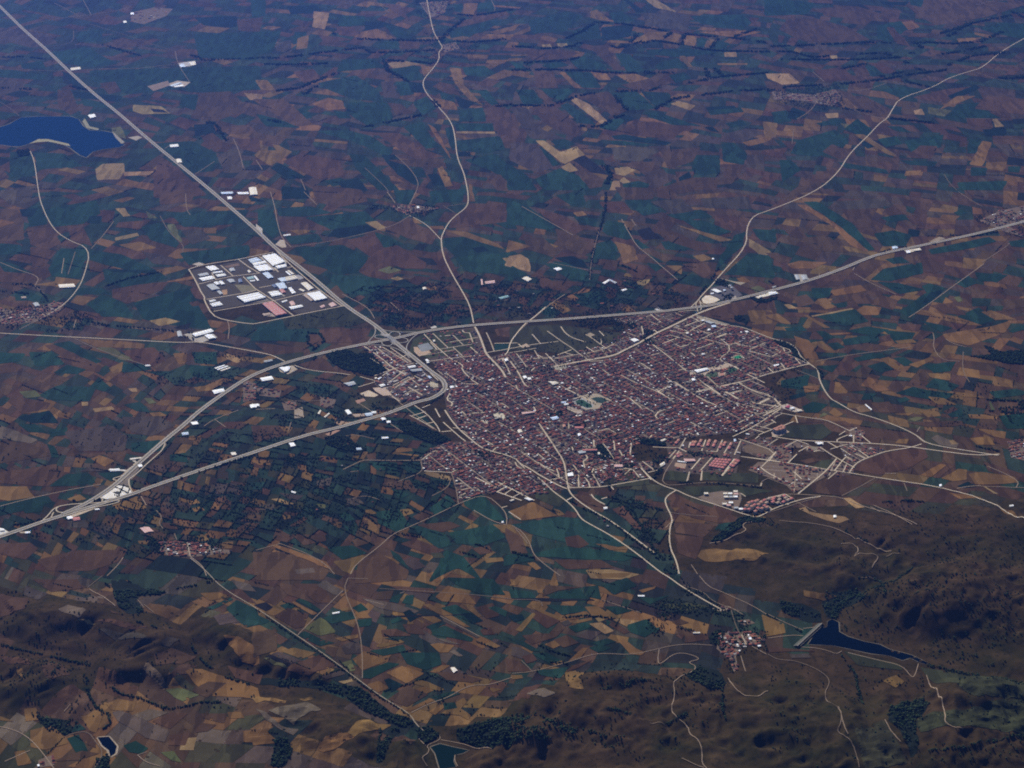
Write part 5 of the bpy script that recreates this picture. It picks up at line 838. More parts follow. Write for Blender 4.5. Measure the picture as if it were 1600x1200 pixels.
# ------------------------------------------------------------------ big buildings: walls, roof, skylights
def quadW(ox, oy, k, s, h):
    p = P(ox, oy, k, s); W = np.stack(ground0(p[:, 0], p[:, 1], h), 1)
    if np.cross(W[1] - W[0], W[2] - W[0]) < 0: W = W[::-1]
    return W
def place(x, y, W):
    """where inside its quarter a thing stands, as seen in the photograph"""
    q = to_px(W[:, 0], W[:, 1]); p = to_px(np.array([x]), np.array([y]))
    u = (p[0][0] - q[0].min()) / (np.ptp(q[0]) + 1e-6); v = (p[1][0] - q[1].min()) / (np.ptp(q[1]) + 1e-6)
    a = 'left' if u < .33 else ('middle' if u < .67 else 'right'); b2 = 'far' if v < .33 else ('' if v < .67 else 'near')
    return ('at the %s %s' % (b2, a)).replace('  ', ' ') + ' of '
BLD_FOOT = []
def building(name, label, cat, W, h, colr, group=None, gable=True, wall=None, sky=0, blocks=1):
    """W: four corners counter-clockwise; ridge along the longer axis"""
    W = np.asarray(W, float); c = W.mean(0); z0 = float(hz([c[0]], [c[1]])[0])
    t = bpy.data.objects.new(name, None); COL.objects.link(t); t.location = (c[0], c[1], z0); tag(t, label, cat, group)
    L = W - c
    if np.linalg.norm(L[1] - L[0]) < np.linalg.norm(L[2] - L[1]): L = np.roll(L, -1, 0)
    B = [(p[0], p[1], -4.0) for p in L]; E = [(p[0], p[1], h) for p in L]
    me = bpy.data.meshes.new('wall'); me.from_pydata(B + E, [], [(i, (i + 1) % 4, 4 + (i + 1) % 4, 4 + i) for i in range(4)] + [(7, 6, 5, 4)])
    obj('wall', me, wall or M_WALL, t)
    O = L * 1.02; wid = np.linalg.norm(L[2] - L[1])
    if gable:
        nb = max(1, int(wid // 32)); V = []; Fc = []
        for q in range(nb):                       # large sheds have several low ridges side by side
            a0, a1 = q / nb, (q + 1) / nb; am = (a0 + a1) / 2; rh = min(3.5, wid / nb * .12)
            f = lambda t_, s_: O[0] * (1 - t_) * (1 - s_) + O[1] * t_ * (1 - s_) + O[2] * t_ * s_ + O[3] * (1 - t_) * s_
            pts = [f(0, a0), f(1, a0), f(0, am), f(1, am), f(0, a1), f(1, a1)]; zz = [.25, .25, .25 + rh, .25 + rh, .25, .25]
            s = len(V); V += [(p[0], p[1], h + z) for p, z in zip(pts, zz)]
            Fc += [(s, s + 1, s + 3, s + 2), (s + 2, s + 3, s + 5, s + 4), (s, s + 2, s + 4), (s + 1, s + 5, s + 3)]
        me = bpy.data.meshes.new('roof'); me.from_pydata(V, [], Fc)
        r = obj('roof', me, ROOFM[colr], t)
        if sky:
            V = []; Fc = []
            for q in range(sky):
                u0 = (q + .35) / sky; u1 = u0 + .12 / sky * 2
                for a0 in ((.12 / nb), (.58 / nb)):
                    pass
            me2 = bpy.data.meshes.new('skylight'); V = []; Fc = []
            for b in range(nb):
                for q in range(sky):
                    u0 = (q + .4) / sky; u1 = u0 + .18 / sky
                    a0, a1, am = b / nb, (b + 1) / nb, (b + .5) / nb; rh = min(3.5, wid / nb * .12)
                    for s0, s1, z0_, z1_ in ((a0 + .15 / nb, am - .1 / nb, .3, .8), (am + .1 / nb, a1 - .15 / nb, .8, .3)):
                        s = len(V); V += [(*f(u0, s0), h + .45 + rh * z0_), (*f(u1, s0), h + .45 + rh * z0_), (*f(u1, s1), h + .45 + rh * z1_), (*f(u0, s1), h + .45 + rh * z1_)]
                        Fc.append((s, s + 1, s + 2, s + 3))
            me2.from_pydata(V, [], Fc); tag(obj('skylight', me2, ROOFM['grey'], r), kind='stuff')
    else:
        V = [(p[0], p[1], h + .25) for p in O] + [(p[0], p[1], h + 1.1) for p in O] + [(p[0] * .95, p[1] * .95, h + 1.1) for p in O] + [(p[0] * .95, p[1] * .95, h + .4) for p in O]
        Fc = [(i, (i + 1) % 4, 4 + (i + 1) % 4, 4 + i) for i in range(4)] + [(4 + i, 4 + (i + 1) % 4, 8 + (i + 1) % 4, 8 + i) for i in range(4)] + [(8 + i, 8 + (i + 1) % 4, 12 + (i + 1) % 4, 12 + i) for i in range(4)] + [(12, 13, 14, 15)]
        me = bpy.data.meshes.new('roof'); me.from_pydata(V, [], Fc); obj('roof', me, ROOFM[colr], t)
    BLD_FOOT.append((c, max(np.linalg.norm(L, axis=1)) + 8))
    return t
OSB = [ # enlarged-piece corners, height, roof colour, skylights, label
 ('1040,160 1200,130 1320,230 1170,280', 12, 'white', 6, 'largest white factory beside the north end of the estate service road'),
 ('910,250 1070,220 1092,245 935,280', 10, 'white', 4, 'long narrow white factory just left of the largest factory'),
 ('860,205 960,178 1035,215 900,248', 9, 'blue', 3, 'pale blue roofed factory at the north edge of the estate'),
 ('930,290 1090,265 1170,330 1010,350', 10, 'white', 5, 'broad white factory directly below the long narrow one'),
 ('1200,285 1320,262 1345,290 1230,315', 9, 'white', 3, 'small white factory below the largest factory beside the service road'),
 ('330,295 440,280 500,325 400,345', 9, 'white', 3, 'white and pale shed nearest the north west corner of the estate'),
 ('420,360 530,345 550,362 430,378', 7, 'white', 3, 'thin white shed above a twin shed in the west block'),
 ('450,395 560,380 590,402 480,420', 8, 'white', 3, 'white shed between the thin shed and the cross street'),
 ('230,388 350,366 372,393 260,415', 8, 'grey', 3, 'grey roofed shed behind the long white shed on the west road'),
 ('245,437 400,407 450,440 290,470', 9, 'white', 4, 'long white shed beside the bend of the west estate road'),
 ('340,525 430,505 510,570 410,585', 9, 'grey', 4, 'ribbed grey white factory south of the first cross street'),
 ('430,490 480,478 510,510 470,520', 8, 'white', 2, 'left one of two small square white sheds on the cross street'),
 ('490,478 530,470 575,508 530,516', 8, 'white', 2, 'right one of two small square white sheds on the cross street'),
 ('370,717 440,703 460,720 385,737', 7, 'white', 2, 'small white shed in the south west corner of the estate'),
 ('380,757 500,730 545,770 420,792', 8, 'white', 3, 'wide white shed nearest the south west perimeter road'),
 ('720,668 980,615 1080,675 820,737', 12, 'white', 8, 'very long bright white factory in the middle of the estate'),
 ('1040,757 1170,730 1345,875 1210,902', 10, 'red', 6, 'big factory with a dull red roof by the south road'),
 ('1115,615 1230,595 1290,640 1160,665', 10, 'white', 4, 'square white factory above the crossing of the two main estate streets'),
 ('1320,425 1440,400 1485,440 1345,470', 10, 'cream', 3, 'cream white factory in the east block'),
 ('1230,442 1318,428 1352,472 1280,482', 8, 'blue', 3, 'bluish shed joined to the cream white factory'),
 ('1200,507 1310,490 1350,560 1262,572', 9, 'blue', 3, 'pale blue factory in the centre east block'),
 ('1362,560 1400,552 1460,618 1412,630', 8, 'white', 2, 'narrow white shed trailing from the pale blue factory'),
 ('1150,525 1195,512 1225,545 1190,552', 7, 'navy', 0, 'small dark blue roofed shed left of the pale blue factory'),
 ('1250,577 1300,570 1335,612 1282,622', 7, 'red', 2, 'small red roofed shed between white factories'),
 ('1040,377 1110,360 1180,425 1112,440', 8, 'blue', 3, 'slanting light blue shed north of the overgrown plot'),
 ('930,410 950,405 1000,463 978,470', 6, 'white', 0, 'thin white shed beside the teal roofed works'),
 ('840,430 920,410 940,440 860,455', 6, 'teal', 2, 'low works with a dull teal roof'),
 ('880,465 945,458 950,472 890,480', 5, 'white', 0, 'tiny white shed below the teal roofed works'),
 ('590,457 670,445 702,480 640,492', 7, 'grey', 3, 'blue grey shed south of the brown plot'),
 ('735,450 775,442 795,482 745,492', 7, 'navy', 0, 'dark navy roofed shed beside the blue grey shed'),
 ('850,342 880,335 900,360 872,368', 7, 'cream', 0, 'little cream shed standing alone beside a street'),
 ('620,322 680,305 702,342 642,352', 5, 'grey', 2, 'grey open yard building on the brown plot'),
 ('470,602 512,592 550,630 512,640', 6, 'grey', 0, 'small grey shed beside orange bare soil'),
 ('1520,500 1590,485 1680,560 1615,588', 9, 'cream', 4, 'cream white factory beside the southern half of the service road'),
 ('1492,578 1520,568 1575,592 1550,604', 6, 'cream', 0, 'small cream shed attached to the factory by the service road'),
 ('1600,632 1755,600 1850,685 1700,717', 11, 'white', 6, 'bright white square factory in the south east of the estate'),
 ('1550,650 1592,640 1680,715 1645,722', 7, 'tan', 0, 'tan annex along the left side of the bright square factory'),
 ('1275,728 1345,708 1352,722 1290,742', 6, 'white', 0, 'short white shed at the head of the pink roofed yard'),
 ('1370,795 1525,770 1550,792 1400,826', 8, 'white', 4, 'long white shed at the foot of the pink roofed yard'),
 ('1375,735 1425,722 1455,768 1402,782', 6, 'pink', 0, 'pinkish roofed works between two white sheds'),
 ('1865,762 1925,735 1970,775 1905,797', 7, 'pink', 2, 'pink roofed building in the south east corner of the estate'),
 ('1755,790 1805,768 1825,790 1775,812', 6, 'pink', 0, 'smaller pink building left of the corner one'),
 ('1350,345 1378,338 1440,383 1412,390', 6, 'cream', 0, 'narrow cream shed in the north east block'),
 ('1325,355 1345,350 1400,395 1380,400', 6, 'white', 0, 'narrow white shed parallel to the cream one'),
 ('1040,885 1130,868 1150,890 1060,910', 5, 'tan', 0, 'low tan depot beside the red roofed factory'),
 ('160,1132 390,1070 430,1102 202,1165', 11, 'white', 6, 'long white factory beside the western country road'),
 ('315,1150 400,1137 460,1182 372,1196', 9, 'white', 3, 'shorter white factory right of the long one by the western road')]
for s, h, c, sk, lb in OSB: building('factory', lb, 'factory', quadW(280, 380, 8, s, h), h, c, sky=sk, group='factories of the industrial estate' if 'western' not in lb else None)
MISC = [
 (0, 300, 4, '365,578 460,573 470,592 372,598', 7, 'cream', 'warehouse', 'warehouse', 'long cream barn alone in green fields beside the western lake road'),
 (0, 300, 4, '130,655 160,652 165,662 135,664', 5, 'tan', 'barn', 'barn', 'small tan barn left of the western village'),
 (0, 300, 4, '205,695 235,690 250,710 220,714', 6, 'grey', 'barn', 'barn', 'grey roofed hall at the top of the western village'),
 (0, 300, 4, '1340,1100 1400,1080 1408,1084 1348,1105', 5, 'white', 'chicken_house', 'poultry house', 'left of three thin white poultry houses south of the road bend'),
 (0, 300, 4, '1355,1108 1420,1085 1428,1090 1362,1113', 5, 'white', 'chicken_house', 'poultry house', 'middle of three thin white poultry houses south of the road bend'),
 (0, 300, 4, '1375,1115 1435,1095 1442,1100 1384,1120', 5, 'cream', 'chicken_house', 'poultry house', 'right of three thin white poultry houses south of the road bend'),
 (0, 300, 4, '905,1082 935,1080 942,1087 910,1089', 5, 'white', 'barn', 'barn', 'tiny white barn at the end of the pale green strip'),
 (0, 300, 4, '1105,872 1130,868 1140,900 1112,903', 5, 'grey', 'barn', 'barn', 'grey depot left of the long factory on the western road'),
 (0, 300, 4, '1380,0 1455,-2 1455,10 1385,12', 6, 'blue', 'warehouse', 'warehouse', 'left of three white sheds beside the north western highway'),
 (0, 300, 4, '1480,2 1550,0 1555,12 1490,14', 6, 'white', 'warehouse', 'warehouse', 'middle of three white sheds beside the north western highway'),
 (0, 300, 4, '1555,-28 1600,-30 1610,15 1565,18', 9, 'cream', 'warehouse', 'warehouse', 'tallest of three white sheds beside the north western highway'),
 (0, 300, 4, '1420,30 1450,30 1450,45 1425,46', 5, 'white', 'barn', 'barn', 'small white hut below the row of highway sheds'),
 (0, 0, 4, '440,425 500,418 505,432 445,440', 7, 'cream', 'warehouse', 'warehouse', 'cream building where the upper side road meets the highway'),
 (0, 0, 4, '1058,535 1120,515 1135,520 1075,540', 6, 'blue', 'warehouse', 'warehouse', 'upper of two pale sheds on a brown yard in the far north west'),
 (0, 0, 4, '1085,538 1140,528 1150,538 1092,545', 6, 'white', 'warehouse', 'warehouse', 'lower of two pale sheds on a brown yard in the far north west'),
 (0, 0, 4, '1120,405 1150,400 1160,418 1130,420', 6, 'blue', 'barn', 'barn', 'blue roofed barn at the junction of farm roads'),
 (0, 0, 4, '1180,390 1220,385 1225,405 1195,410', 6, 'cream', 'barn', 'barn', 'cream barn at the right end of the round farm yard'),
 (0, 0, 4, '550,720 590,712 600,730 565,738', 8, 'white', 'barn', 'barn', 'white building on the upper shore of the lake'),
 (0, 0, 4, '1060,905 1110,900 1118,915 1065,920', 6, 'white', 'barn', 'barn', 'white shed right of the highway beyond the lake'),
 (0, 0, 4, '1100,995 1130,993 1138,1015 1108,1018', 6, 'cream', 'barn', 'barn', 'cream shed touching the highway below the lake'),
 (0, 0, 4, '770,132 790,130 792,142 773,143', 6, 'white', 'barn', 'barn', 'white hut in pasture left of the far village'),
 (0, 0, 4, '815,80 835,78 838,90 818,92', 6, 'white', 'barn', 'barn', 'white hut above left of the far village'),
 (400, 300, 4, '145,1098 215,1090 205,1115 182,1125', 9, 'white', 'warehouse', 'warehouse', 'white pointed hall right under the highway bend'),
 (400, 300, 4, '25,1163 95,1150 110,1170 38,1182', 8, 'white', 'warehouse', 'warehouse', 'bright white hall in trees below the highway bend'),
 (400, 300, 4, '48,1055 100,1045 104,1055 52,1065', 5, 'grey', 'barn', 'barn', 'thin grey shed inside the road fork'),
 (400, 300, 4, '170,268 215,263 217,270 172,275', 5, 'white', 'barn', 'barn', 'thin white shed on the field track north of the estate'),
 (400, 300, 4, '1005,90 1018,88 1022,100 1008,101', 5, 'white', 'barn', 'barn', 'white barn on the green edge of the northern village'),
 (400, 300, 4, '1040,598 1060,593 1066,605 1045,610', 5, 'cream', 'barn', 'barn', 'cream hut at the edge of the northern orchards'),
 (400, 300, 4, '1405,545 1415,545 1420,580 1408,580', 5, 'pink', 'barn', 'barn', 'pinkish house in brown land north of the town road'),
 (400, 300, 4, '1430,560 1490,552 1494,568 1434,574', 6, 'pink', 'barn', 'barn', 'long pinkish farm building north of the town road'),
 (400, 300, 4, '1515,660 1570,646 1582,655 1530,670', 6, 'teal', 'warehouse', 'greenhouse', 'pale teal greenhouse right of the northern orchards'),
 (800, 300, 4, '258,478 290,470 314,482 282,492', 7, 'white', 'warehouse', 'warehouse', 'white square barn in fields north of the town'),
 (800, 300, 4, '62,540 95,528 125,545 100,558', 6, 'cream', 'warehouse', 'warehouse', 'cream farm buildings right of the northern orchards'),
 (800, 300, 4, '565,568 600,548 612,553 580,575', 6, 'white', 'warehouse', 'warehouse', 'left wing of the white angled farm north of the highway'),
 (800, 300, 4, '600,548 614,545 658,565 645,572', 6, 'grey', 'warehouse', 'warehouse', 'right wing of the white angled farm north of the highway'),
 (800, 300, 4, '680,612 710,604 720,610 692,620', 5, 'white', 'barn', 'barn', 'white shed in orchards below the angled farm'),
 (800, 300, 4, '1250,413 1262,413 1263,421 1252,421', 5, 'white', 'barn', 'barn', 'white hut at the corner of a tan field'),
 (1200, 300, 4, '775,342 808,338 812,352 780,356', 6, 'blue', 'warehouse', 'warehouse', 'bluish building in trees above the eastern highway'),
 (1200, 300, 4, '862,369 888,366 892,378 868,382', 6, 'white', 'gas_station', 'petrol station', 'left white station roof below the eastern highway'),
 (1200, 300, 4, '905,358 945,350 958,362 915,368', 6, 'cream', 'gas_station', 'petrol station', 'right cream station roof below the eastern highway'),
 (1200, 300, 4, '205,520 240,516 250,545 218,550', 6, 'grey', 'warehouse', 'warehouse', 'grey works building above the eastern highway'),
 (1200, 300, 4, '165,520 190,516 200,545 178,548', 5, 'grey', 'warehouse', 'warehouse', 'smaller grey works building above the eastern highway'),
 (1200, 300, 4, '0,625 45,622 62,635 10,645', 7, 'white', 'gas_station', 'petrol station', 'long white station building below the highway by the town turn'),
 (0, 600, 4, '1560,130 1600,125 1605,145 1568,150', 7, 'white', 'warehouse', 'warehouse', 'white shed beside red soil between the two lower highways'),
 (0, 600, 4, '1325,40 1395,28 1405,45 1340,62', 6, 'white', 'warehouse', 'warehouse', 'white works on the upper side of the lower left highway'),
 (0, 600, 4, '1190,238 1230,233 1242,250 1205,255', 7, 'white', 'gas_station', 'petrol station', 'white station on the lower side of the left highway'),
 (0, 600, 4, '1135,305 1175,300 1180,315 1140,320', 6, 'blue', 'warehouse', 'warehouse', 'blue roofed shed in trees below the left highway'),
 (0, 600, 4, '685,533 745,528 750,542 690,545', 6, 'white', 'warehouse', 'warehouse', 'long white roadside building west of the highway junction'),
 (0, 600, 4, '812,465 880,457 884,464 816,474', 5, 'cream', 'warehouse', 'warehouse', 'thin cream building above the highway junction'),
 (0, 600, 4, '860,505 885,500 892,515 868,520', 6, 'white', 'gas_station', 'petrol station', 'white canopy right of the bridge of the highway junction'),
 (0, 600, 4, '1440,428 1470,425 1480,442 1450,445', 7, 'cream', 'gas_station', 'petrol station', 'cream building on the upper side of the lower highway'),
 (0, 600, 4, '415,830 450,826 458,842 425,846', 6, 'white', 'restaurant', 'restaurant', 'white roofed half of the roadside restaurant in trees'),
 (0, 600, 4, '450,836 495,830 502,848 460,854', 6, 'red', 'restaurant', 'restaurant', 'red roofed half of the roadside restaurant in trees'),
 (0, 600, 4, '590,780 618,777 622,785 595,788', 5, 'white', 'barn', 'barn', 'small white roof at the end of the truck stop strip'),
 (0, 600, 4, '155,925 188,921 190,930 158,934', 5, 'white', 'barn', 'barn', 'white roof below the highway at the left edge'),
 (0, 600, 4, '0,900 25,905 30,915 0,918', 6, 'white', 'warehouse', 'warehouse', 'white roof cut by the left edge of the picture'),
 (0, 600, 4, '875,900 930,893 960,920 905,930', 5, 'pink', 'barn', 'farm building', 'long pink roofed farm left of the walled village'),
 (400, 600, 4, '780,212 805,210 815,222 790,226', 6, 'white', 'warehouse', 'warehouse', 'white shed just below the highway near the town'),
 (400, 600, 4, '815,232 840,230 842,242 820,244', 6, 'white', 'warehouse', 'warehouse', 'second white shed farther below the highway near the town'),
 (400, 600, 4, '722,172 750,170 752,182 725,184', 6, 'white', 'warehouse', 'warehouse', 'white shed above the highway near the town'),
 (400, 600, 4, '675,185 720,178 730,195 690,200', 6, 'blue', 'warehouse', 'warehouse', 'bluish shed above the highway near the town'),
 (400, 600, 4, '555,165 580,160 600,185 575,190', 6, 'white', 'warehouse', 'warehouse', 'slanting white shed left of the bluish one'),
 (400, 600, 4, '205,368 235,365 248,385 218,392', 7, 'white', 'gas_station', 'petrol station', 'white station below the middle of the lower highway'),
 (400, 600, 4, '385,185 400,162 408,168 396,190', 5, 'cream', 'barn', 'barn', 'left arm of the open pale farmstead'),
 (400, 600, 4, '425,205 455,180 462,186 432,210', 5, 'cream', 'barn', 'barn', 'right arm of the open pale farmstead'),
 (400, 600, 4, '222,668 250,675 246,684 220,676', 5, 'white', 'barn', 'barn', 'slim white barn alone in the hedged gardens'),
 (400, 600, 4, '625,400 655,398 662,410 630,413', 5, 'blue', 'barn', 'barn', 'small bright blue roof among trees'),
 (400, 600, 4, '785,332 825,330 828,340 788,342', 5, 'white', 'barn', 'barn', 'thin white roof among trees below the highway'),
 (400, 600, 4, '0,125 20,125 22,138 0,138', 6, 'white', 'barn', 'barn', 'white roof left of the brick works'),
 (400, 600, 4, '1535,858 1548,858 1548,867 1536,867', 5, 'white', 'barn', 'barn', 'white hut at the bend of the southern town lane'),
 (460, 580, 8, '612,150 740,125 770,160 680,182', 7, 'grey', 'warehouse', 'warehouse', 'broad grey warehouse right of the pine wood road'),
 (460, 580, 8, '1055,172 1110,157 1142,176 1082,196', 8, 'white', 'warehouse', 'warehouse', 'white hall at the left edge of the workshop quarter'),
 (460, 580, 8, '1000,82 1025,75 1040,88 1012,96', 7, 'cream', 'warehouse', 'warehouse', 'cream shed at the tip of the workshop quarter'),
 (460, 580, 8, '1040,95 1080,70 1090,80 1052,106', 7, 'white', 'warehouse', 'warehouse', 'white shed beside the cream one at the tip of the workshops'),
 (560, 480, 8, '610,742 700,725 722,745 632,762', 8, 'white', 'warehouse', 'warehouse', 'upper white hall beside the highway at the workshop quarter'),
 (560, 480, 8, '640,782 780,765 805,792 672,802', 8, 'grey', 'warehouse', 'warehouse', 'lower pale hall beside the highway at the workshop quarter'),
 (560, 480, 8, '835,655 865,648 888,670 852,676', 8, 'white', 'warehouse', 'warehouse', 'white hall across the highway from the workshops'),
 (560, 480, 8, '850,685 880,680 888,694 858,698', 7, 'white', 'warehouse', 'warehouse', 'smaller white hall below the one across the highway'),
 (560, 480, 8, '1140,992 1180,980 1202,1004 1152,1012', 9, 'white', 'warehouse', 'market hall', 'white hall inside the highway curve at the town entrance'),
 (560, 480, 8, '860,865 890,858 920,885 895,890', 7, 'blue', 'warehouse', 'warehouse', 'pale blue shed between the workshops and the highway'),
 (560, 480, 8, '930,410 955,405 962,425 940,430', 8, 'cream', 'apartment_block', 'apartment block', 'cream block alone in the new streets beside the interchange'),
 (760, 480, 8, '225,650 265,643 276,664 236,676', 9, 'white', 'mosque', 'hall', 'white hall where the northern streets meet'),
 (760, 480, 8, '450,860 490,853 510,880 470,892', 9, 'white', 'school', 'school', 'left white block beside the northern avenue'),
 (760, 480, 8, '510,882 550,875 562,900 522,906', 9, 'white', 'school', 'school', 'right white block beside the northern avenue'),
 (760, 480, 8, '770,927 860,928 905,950 830,970', 9, 'cream', 'market_hall', 'market hall', 'pale open roofed hall in the middle of the town'),
 (760, 480, 8, '930,940 962,938 966,952 935,956', 8, 'white', 'warehouse', 'hall', 'small white hall right of the pale market hall'),
 (960, 480, 8, '200,405 260,388 312,414 250,433', 9, 'white', 'market_hall', 'market hall', 'white hall at the end of the diagonal avenue'),
 (960, 480, 8, '990,787 1150,757 1182,775 1040,816', 9, 'white', 'market_hall', 'market hall', 'long bright white hall on the eastern square'),
 (960, 480, 8, '1088,580 1125,574 1130,590 1094,596', 7, 'white', 'warehouse', 'hall', 'small white roof in the eastern quarter above the long hall'),
 (960, 480, 8, '1165,275 1196,268 1202,285 1170,292', 8, 'white', 'warehouse', 'hall', 'small white roof near the northern bus yard'),
 (960, 480, 8, '960,896 1000,888 1020,910 980,919', 8, 'white', 'warehouse', 'hall', 'small white roof below the long bright hall'),
 (960, 480, 8, '895,316 930,308 932,326 902,332', 8, 'cream', 'warehouse', 'hall', 'cream roof at the kink of the north eastern streets'),
 (960, 480, 8, '1088,158 1118,152 1126,166 1096,172', 7, 'white', 'bus_station', 'bus station', 'white building at the head of the grey bus yard'),
 (960, 480, 8, '1110,170 1180,170 1260,195 1200,205', 6, 'grey', 'bus_station', 'bus station', 'grey curved roof of the bus yard at the north edge'),
 (960, 480, 8, '1210,225 1265,222 1275,245 1220,250', 10, 'blue', 'school', 'school', 'pale blue block below the bus yard'),
 (1100, 480, 8, '508,300 540,295 565,310 532,316', 7, 'white', 'warehouse', 'hall', 'white roof on the north rim of the eastern quarter'),
 (1100, 480, 8, '865,722 930,708 940,722 880,738', 8, 'white', 'school', 'school', 'white roof inside the dense eastern houses'),
 (1100, 480, 8, '190,830 245,818 252,850 205,860', 8, 'orange', 'school', 'school', 'orange roofed school beside the green pitch'),
 (1060, 420, 8, '412,262 470,250 545,285 490,299', 9, 'white', 'factory', 'factory', 'white factory roof in the yard north of the eastern junction'),
 (1060, 420, 8, '400,302 440,298 442,314 402,318', 7, 'white', 'factory', 'factory', 'small white shed in the yard north of the eastern junction'),
 (1060, 420, 8, '560,262 590,258 595,272 565,276', 7, 'blue', 'factory', 'factory', 'pale blue shed in the middle of the junction yard'),
 (1060, 420, 8, '1130,300 1210,285 1240,305 1160,322', 8, 'white', 'factory', 'factory', 'bright white hall right of the junction below the highway'),
 (1060, 420, 8, '1000,340 1040,330 1052,350 1012,360', 8, 'cream', 'factory', 'factory', 'cream hall at the left end of the roadside yard'),
 (1060, 420, 8, '1170,225 1215,212 1225,222 1180,238', 6, 'grey', 'warehouse', 'warehouse', 'grey shed above the highway right of the junction'),
 (1020, 600, 8, '92,703 150,682 170,695 112,718', 8, 'cream', 'warehouse', 'hall', 'cream hall on the southern edge of the dense town'),
 (1020, 600, 8, '385,932 520,935 537,962 400,967', 9, 'pink', 'school', 'school', 'long salmon roofed school in the southern estate'),
 (1020, 600, 8, '310,958 420,972 418,982 308,970', 6, 'white', 'school', 'school', 'thin white roof beside the salmon roofed school'),
 (1020, 600, 8, '85,1005 140,970 155,1002 100,1035', 8, 'cream', 'warehouse', 'hall', 'cream hall beside the tree lined river'),
 (1020, 600, 8, '1012,690 1040,688 1042,715 1015,718', 8, 'blue', 'warehouse', 'hall', 'pale blue block at the end of the villa rows'),
 (1020, 600, 8, '1165,615 1210,622 1205,632 1162,625', 6, 'white', 'warehouse', 'hall', 'slim white roof beside the eastern cross streets'),
 (1160, 600, 8, '925,735 985,725 1002,745 945,756', 7, 'white', 'gas_station', 'petrol station', 'bright white station roof on the eastern ring road'),
 (1160, 600, 8, '530,285 570,262 600,275 575,300', 9, 'magenta', 'hotel', 'hotel', 'building with a deep magenta roof at the east edge'),
 (1160, 600, 8, '590,300 640,288 655,305 605,318', 8, 'white', 'hotel', 'hotel', 'white wing right of the magenta roofed building'),
 (1160, 600, 8, '675,325 735,318 745,335 690,345', 7, 'cream', 'warehouse', 'hall', 'cream shed right of the magenta roofed building'),
 (1200, 600, 4, '605,128 612,126 650,158 645,163', 8, 'white', 'warehouse', 'hall', 'thin bright white shed on the hill road to the east'),
 (1200, 600, 4, '1070,628 1085,626 1088,638 1074,640', 7, 'white', 'warehouse', 'hall', 'white hut above the southern country road'),
 (1200, 600, 4, '1505,780 1530,776 1532,785 1508,788', 6, 'white', 'warehouse', 'hall', 'white hut below the bend near the right edge'),
 (1200, 600, 4, '408,828 425,826 428,840 410,842', 7, 'white', 'warehouse', 'hall', 'small white block on the quarry floor'),
 (640, 600, 8, '1345,578 1395,565 1412,600 1365,612', 9, 'cream', 'mosque', 'mosque', 'cream roofed mosque in the middle of the old town'),
 (640, 600, 8, '500,28 550,25 560,45 512,50', 9, 'white', 'market_hall', 'market hall', 'white hall at the west entrance of the old town'),
 (640, 600, 8, '1400,352 1570,338 1572,352 1410,378', 9, 'pink', 'school', 'school', 'long salmon roofed school in the old town'),
 (840, 600, 8, '325,248 380,240 388,258 335,265', 8, 'white', 'grandstand', 'grandstand', 'white grandstand left of the running track'),
 (840, 600, 8, '290,222 350,216 358,235 300,240', 8, 'blue', 'warehouse', 'sports hall', 'pale blue hall left of the white grandstand'),
 (840, 600, 8, '155,420 240,400 265,430 190,450', 8, 'blue', 'warehouse', 'sports hall', 'pale blue pool building among dark trees'),
 (840, 600, 8, '500,620 535,615 545,640 508,648', 9, 'white', 'warehouse', 'hall', 'white block among houses below the stadium'),
 (840, 600, 8, '500,840 590,820 605,855 520,870', 8, 'grey', 'school', 'school', 'grey roofed school with a bright edge in the southern town'),
 (840, 600, 8, '750,855 775,850 782,875 758,880', 12, 'cream', 'apartment_block', 'apartment block', 'cream tower in dark trees in the southern town'),
 (840, 600, 8, '560,815 740,812 745,828 565,832', 10, 'red', 'school', 'school', 'long brick red roofed row above the dark park'),
 (840, 600, 8, '460,530 570,530 575,552 470,552', 9, 'red', 'school', 'school', 'long red roofed block inside the dark trees of the old town'),
 (840, 600, 8, '312,510 345,500 352,530 320,540', 9, 'orange', 'mosque', 'mosque', 'orange domed block beside a white roof'),
 (840, 600, 8, '955,1005 1060,1005 1065,1035 960,1035', 10, 'pink', 'school', 'school', 'pink roofed barracks in the southern park'),
 (840, 700, 8, '370,318 435,300 448,345 380,352', 8, 'white', 'school', 'school', 'white walled court beside the southern avenue'),
 (840, 700, 8, '822,740 870,735 875,758 830,765', 6, 'white', 'barn', 'farm building', 'white farm roof in brown fields south of the town'),
 (640, 690, 8, '1430,708 1480,700 1545,728 1500,735', 7, 'white', 'warehouse', 'hall', 'bright white roof at the south tip of the new streets'),
 (640, 690, 8, '1250,735 1295,718 1308,730 1265,745', 7, 'cream', 'warehouse', 'hall', 'cream roof in the new southern streets'),
 (0, 900, 4, '232,1178 246,1177 248,1188 235,1190', 6, 'white', 'barn', 'farm building', 'white farm roof at the bottom left corner'),
 (400, 900, 4, '475,230 520,222 523,230 480,238', 5, 'white', 'barn', 'farm building', 'thin white barn beside a green field near the fork'),
 (400, 900, 4, '1215,575 1240,570 1260,590 1235,605', 4, 'cream', 'barn', 'farm building', 'pale farm on the knoll at bottom centre'),
 (800, 900, 4, '785,120 828,120 828,128 788,128', 5, 'white', 'barn', 'farm building', 'thin white barn at the end of a tan field'),
 (800, 900, 4, '1130,352 1175,350 1176,358 1132,358', 5, 'cream', 'barn', 'farm building', 'thin cream barn left of the dam village'),
 (800, 900, 4, '1480,385 1495,383 1500,396 1485,398', 7, 'white', 'mosque', 'mosque', 'white mosque in the dam village'),
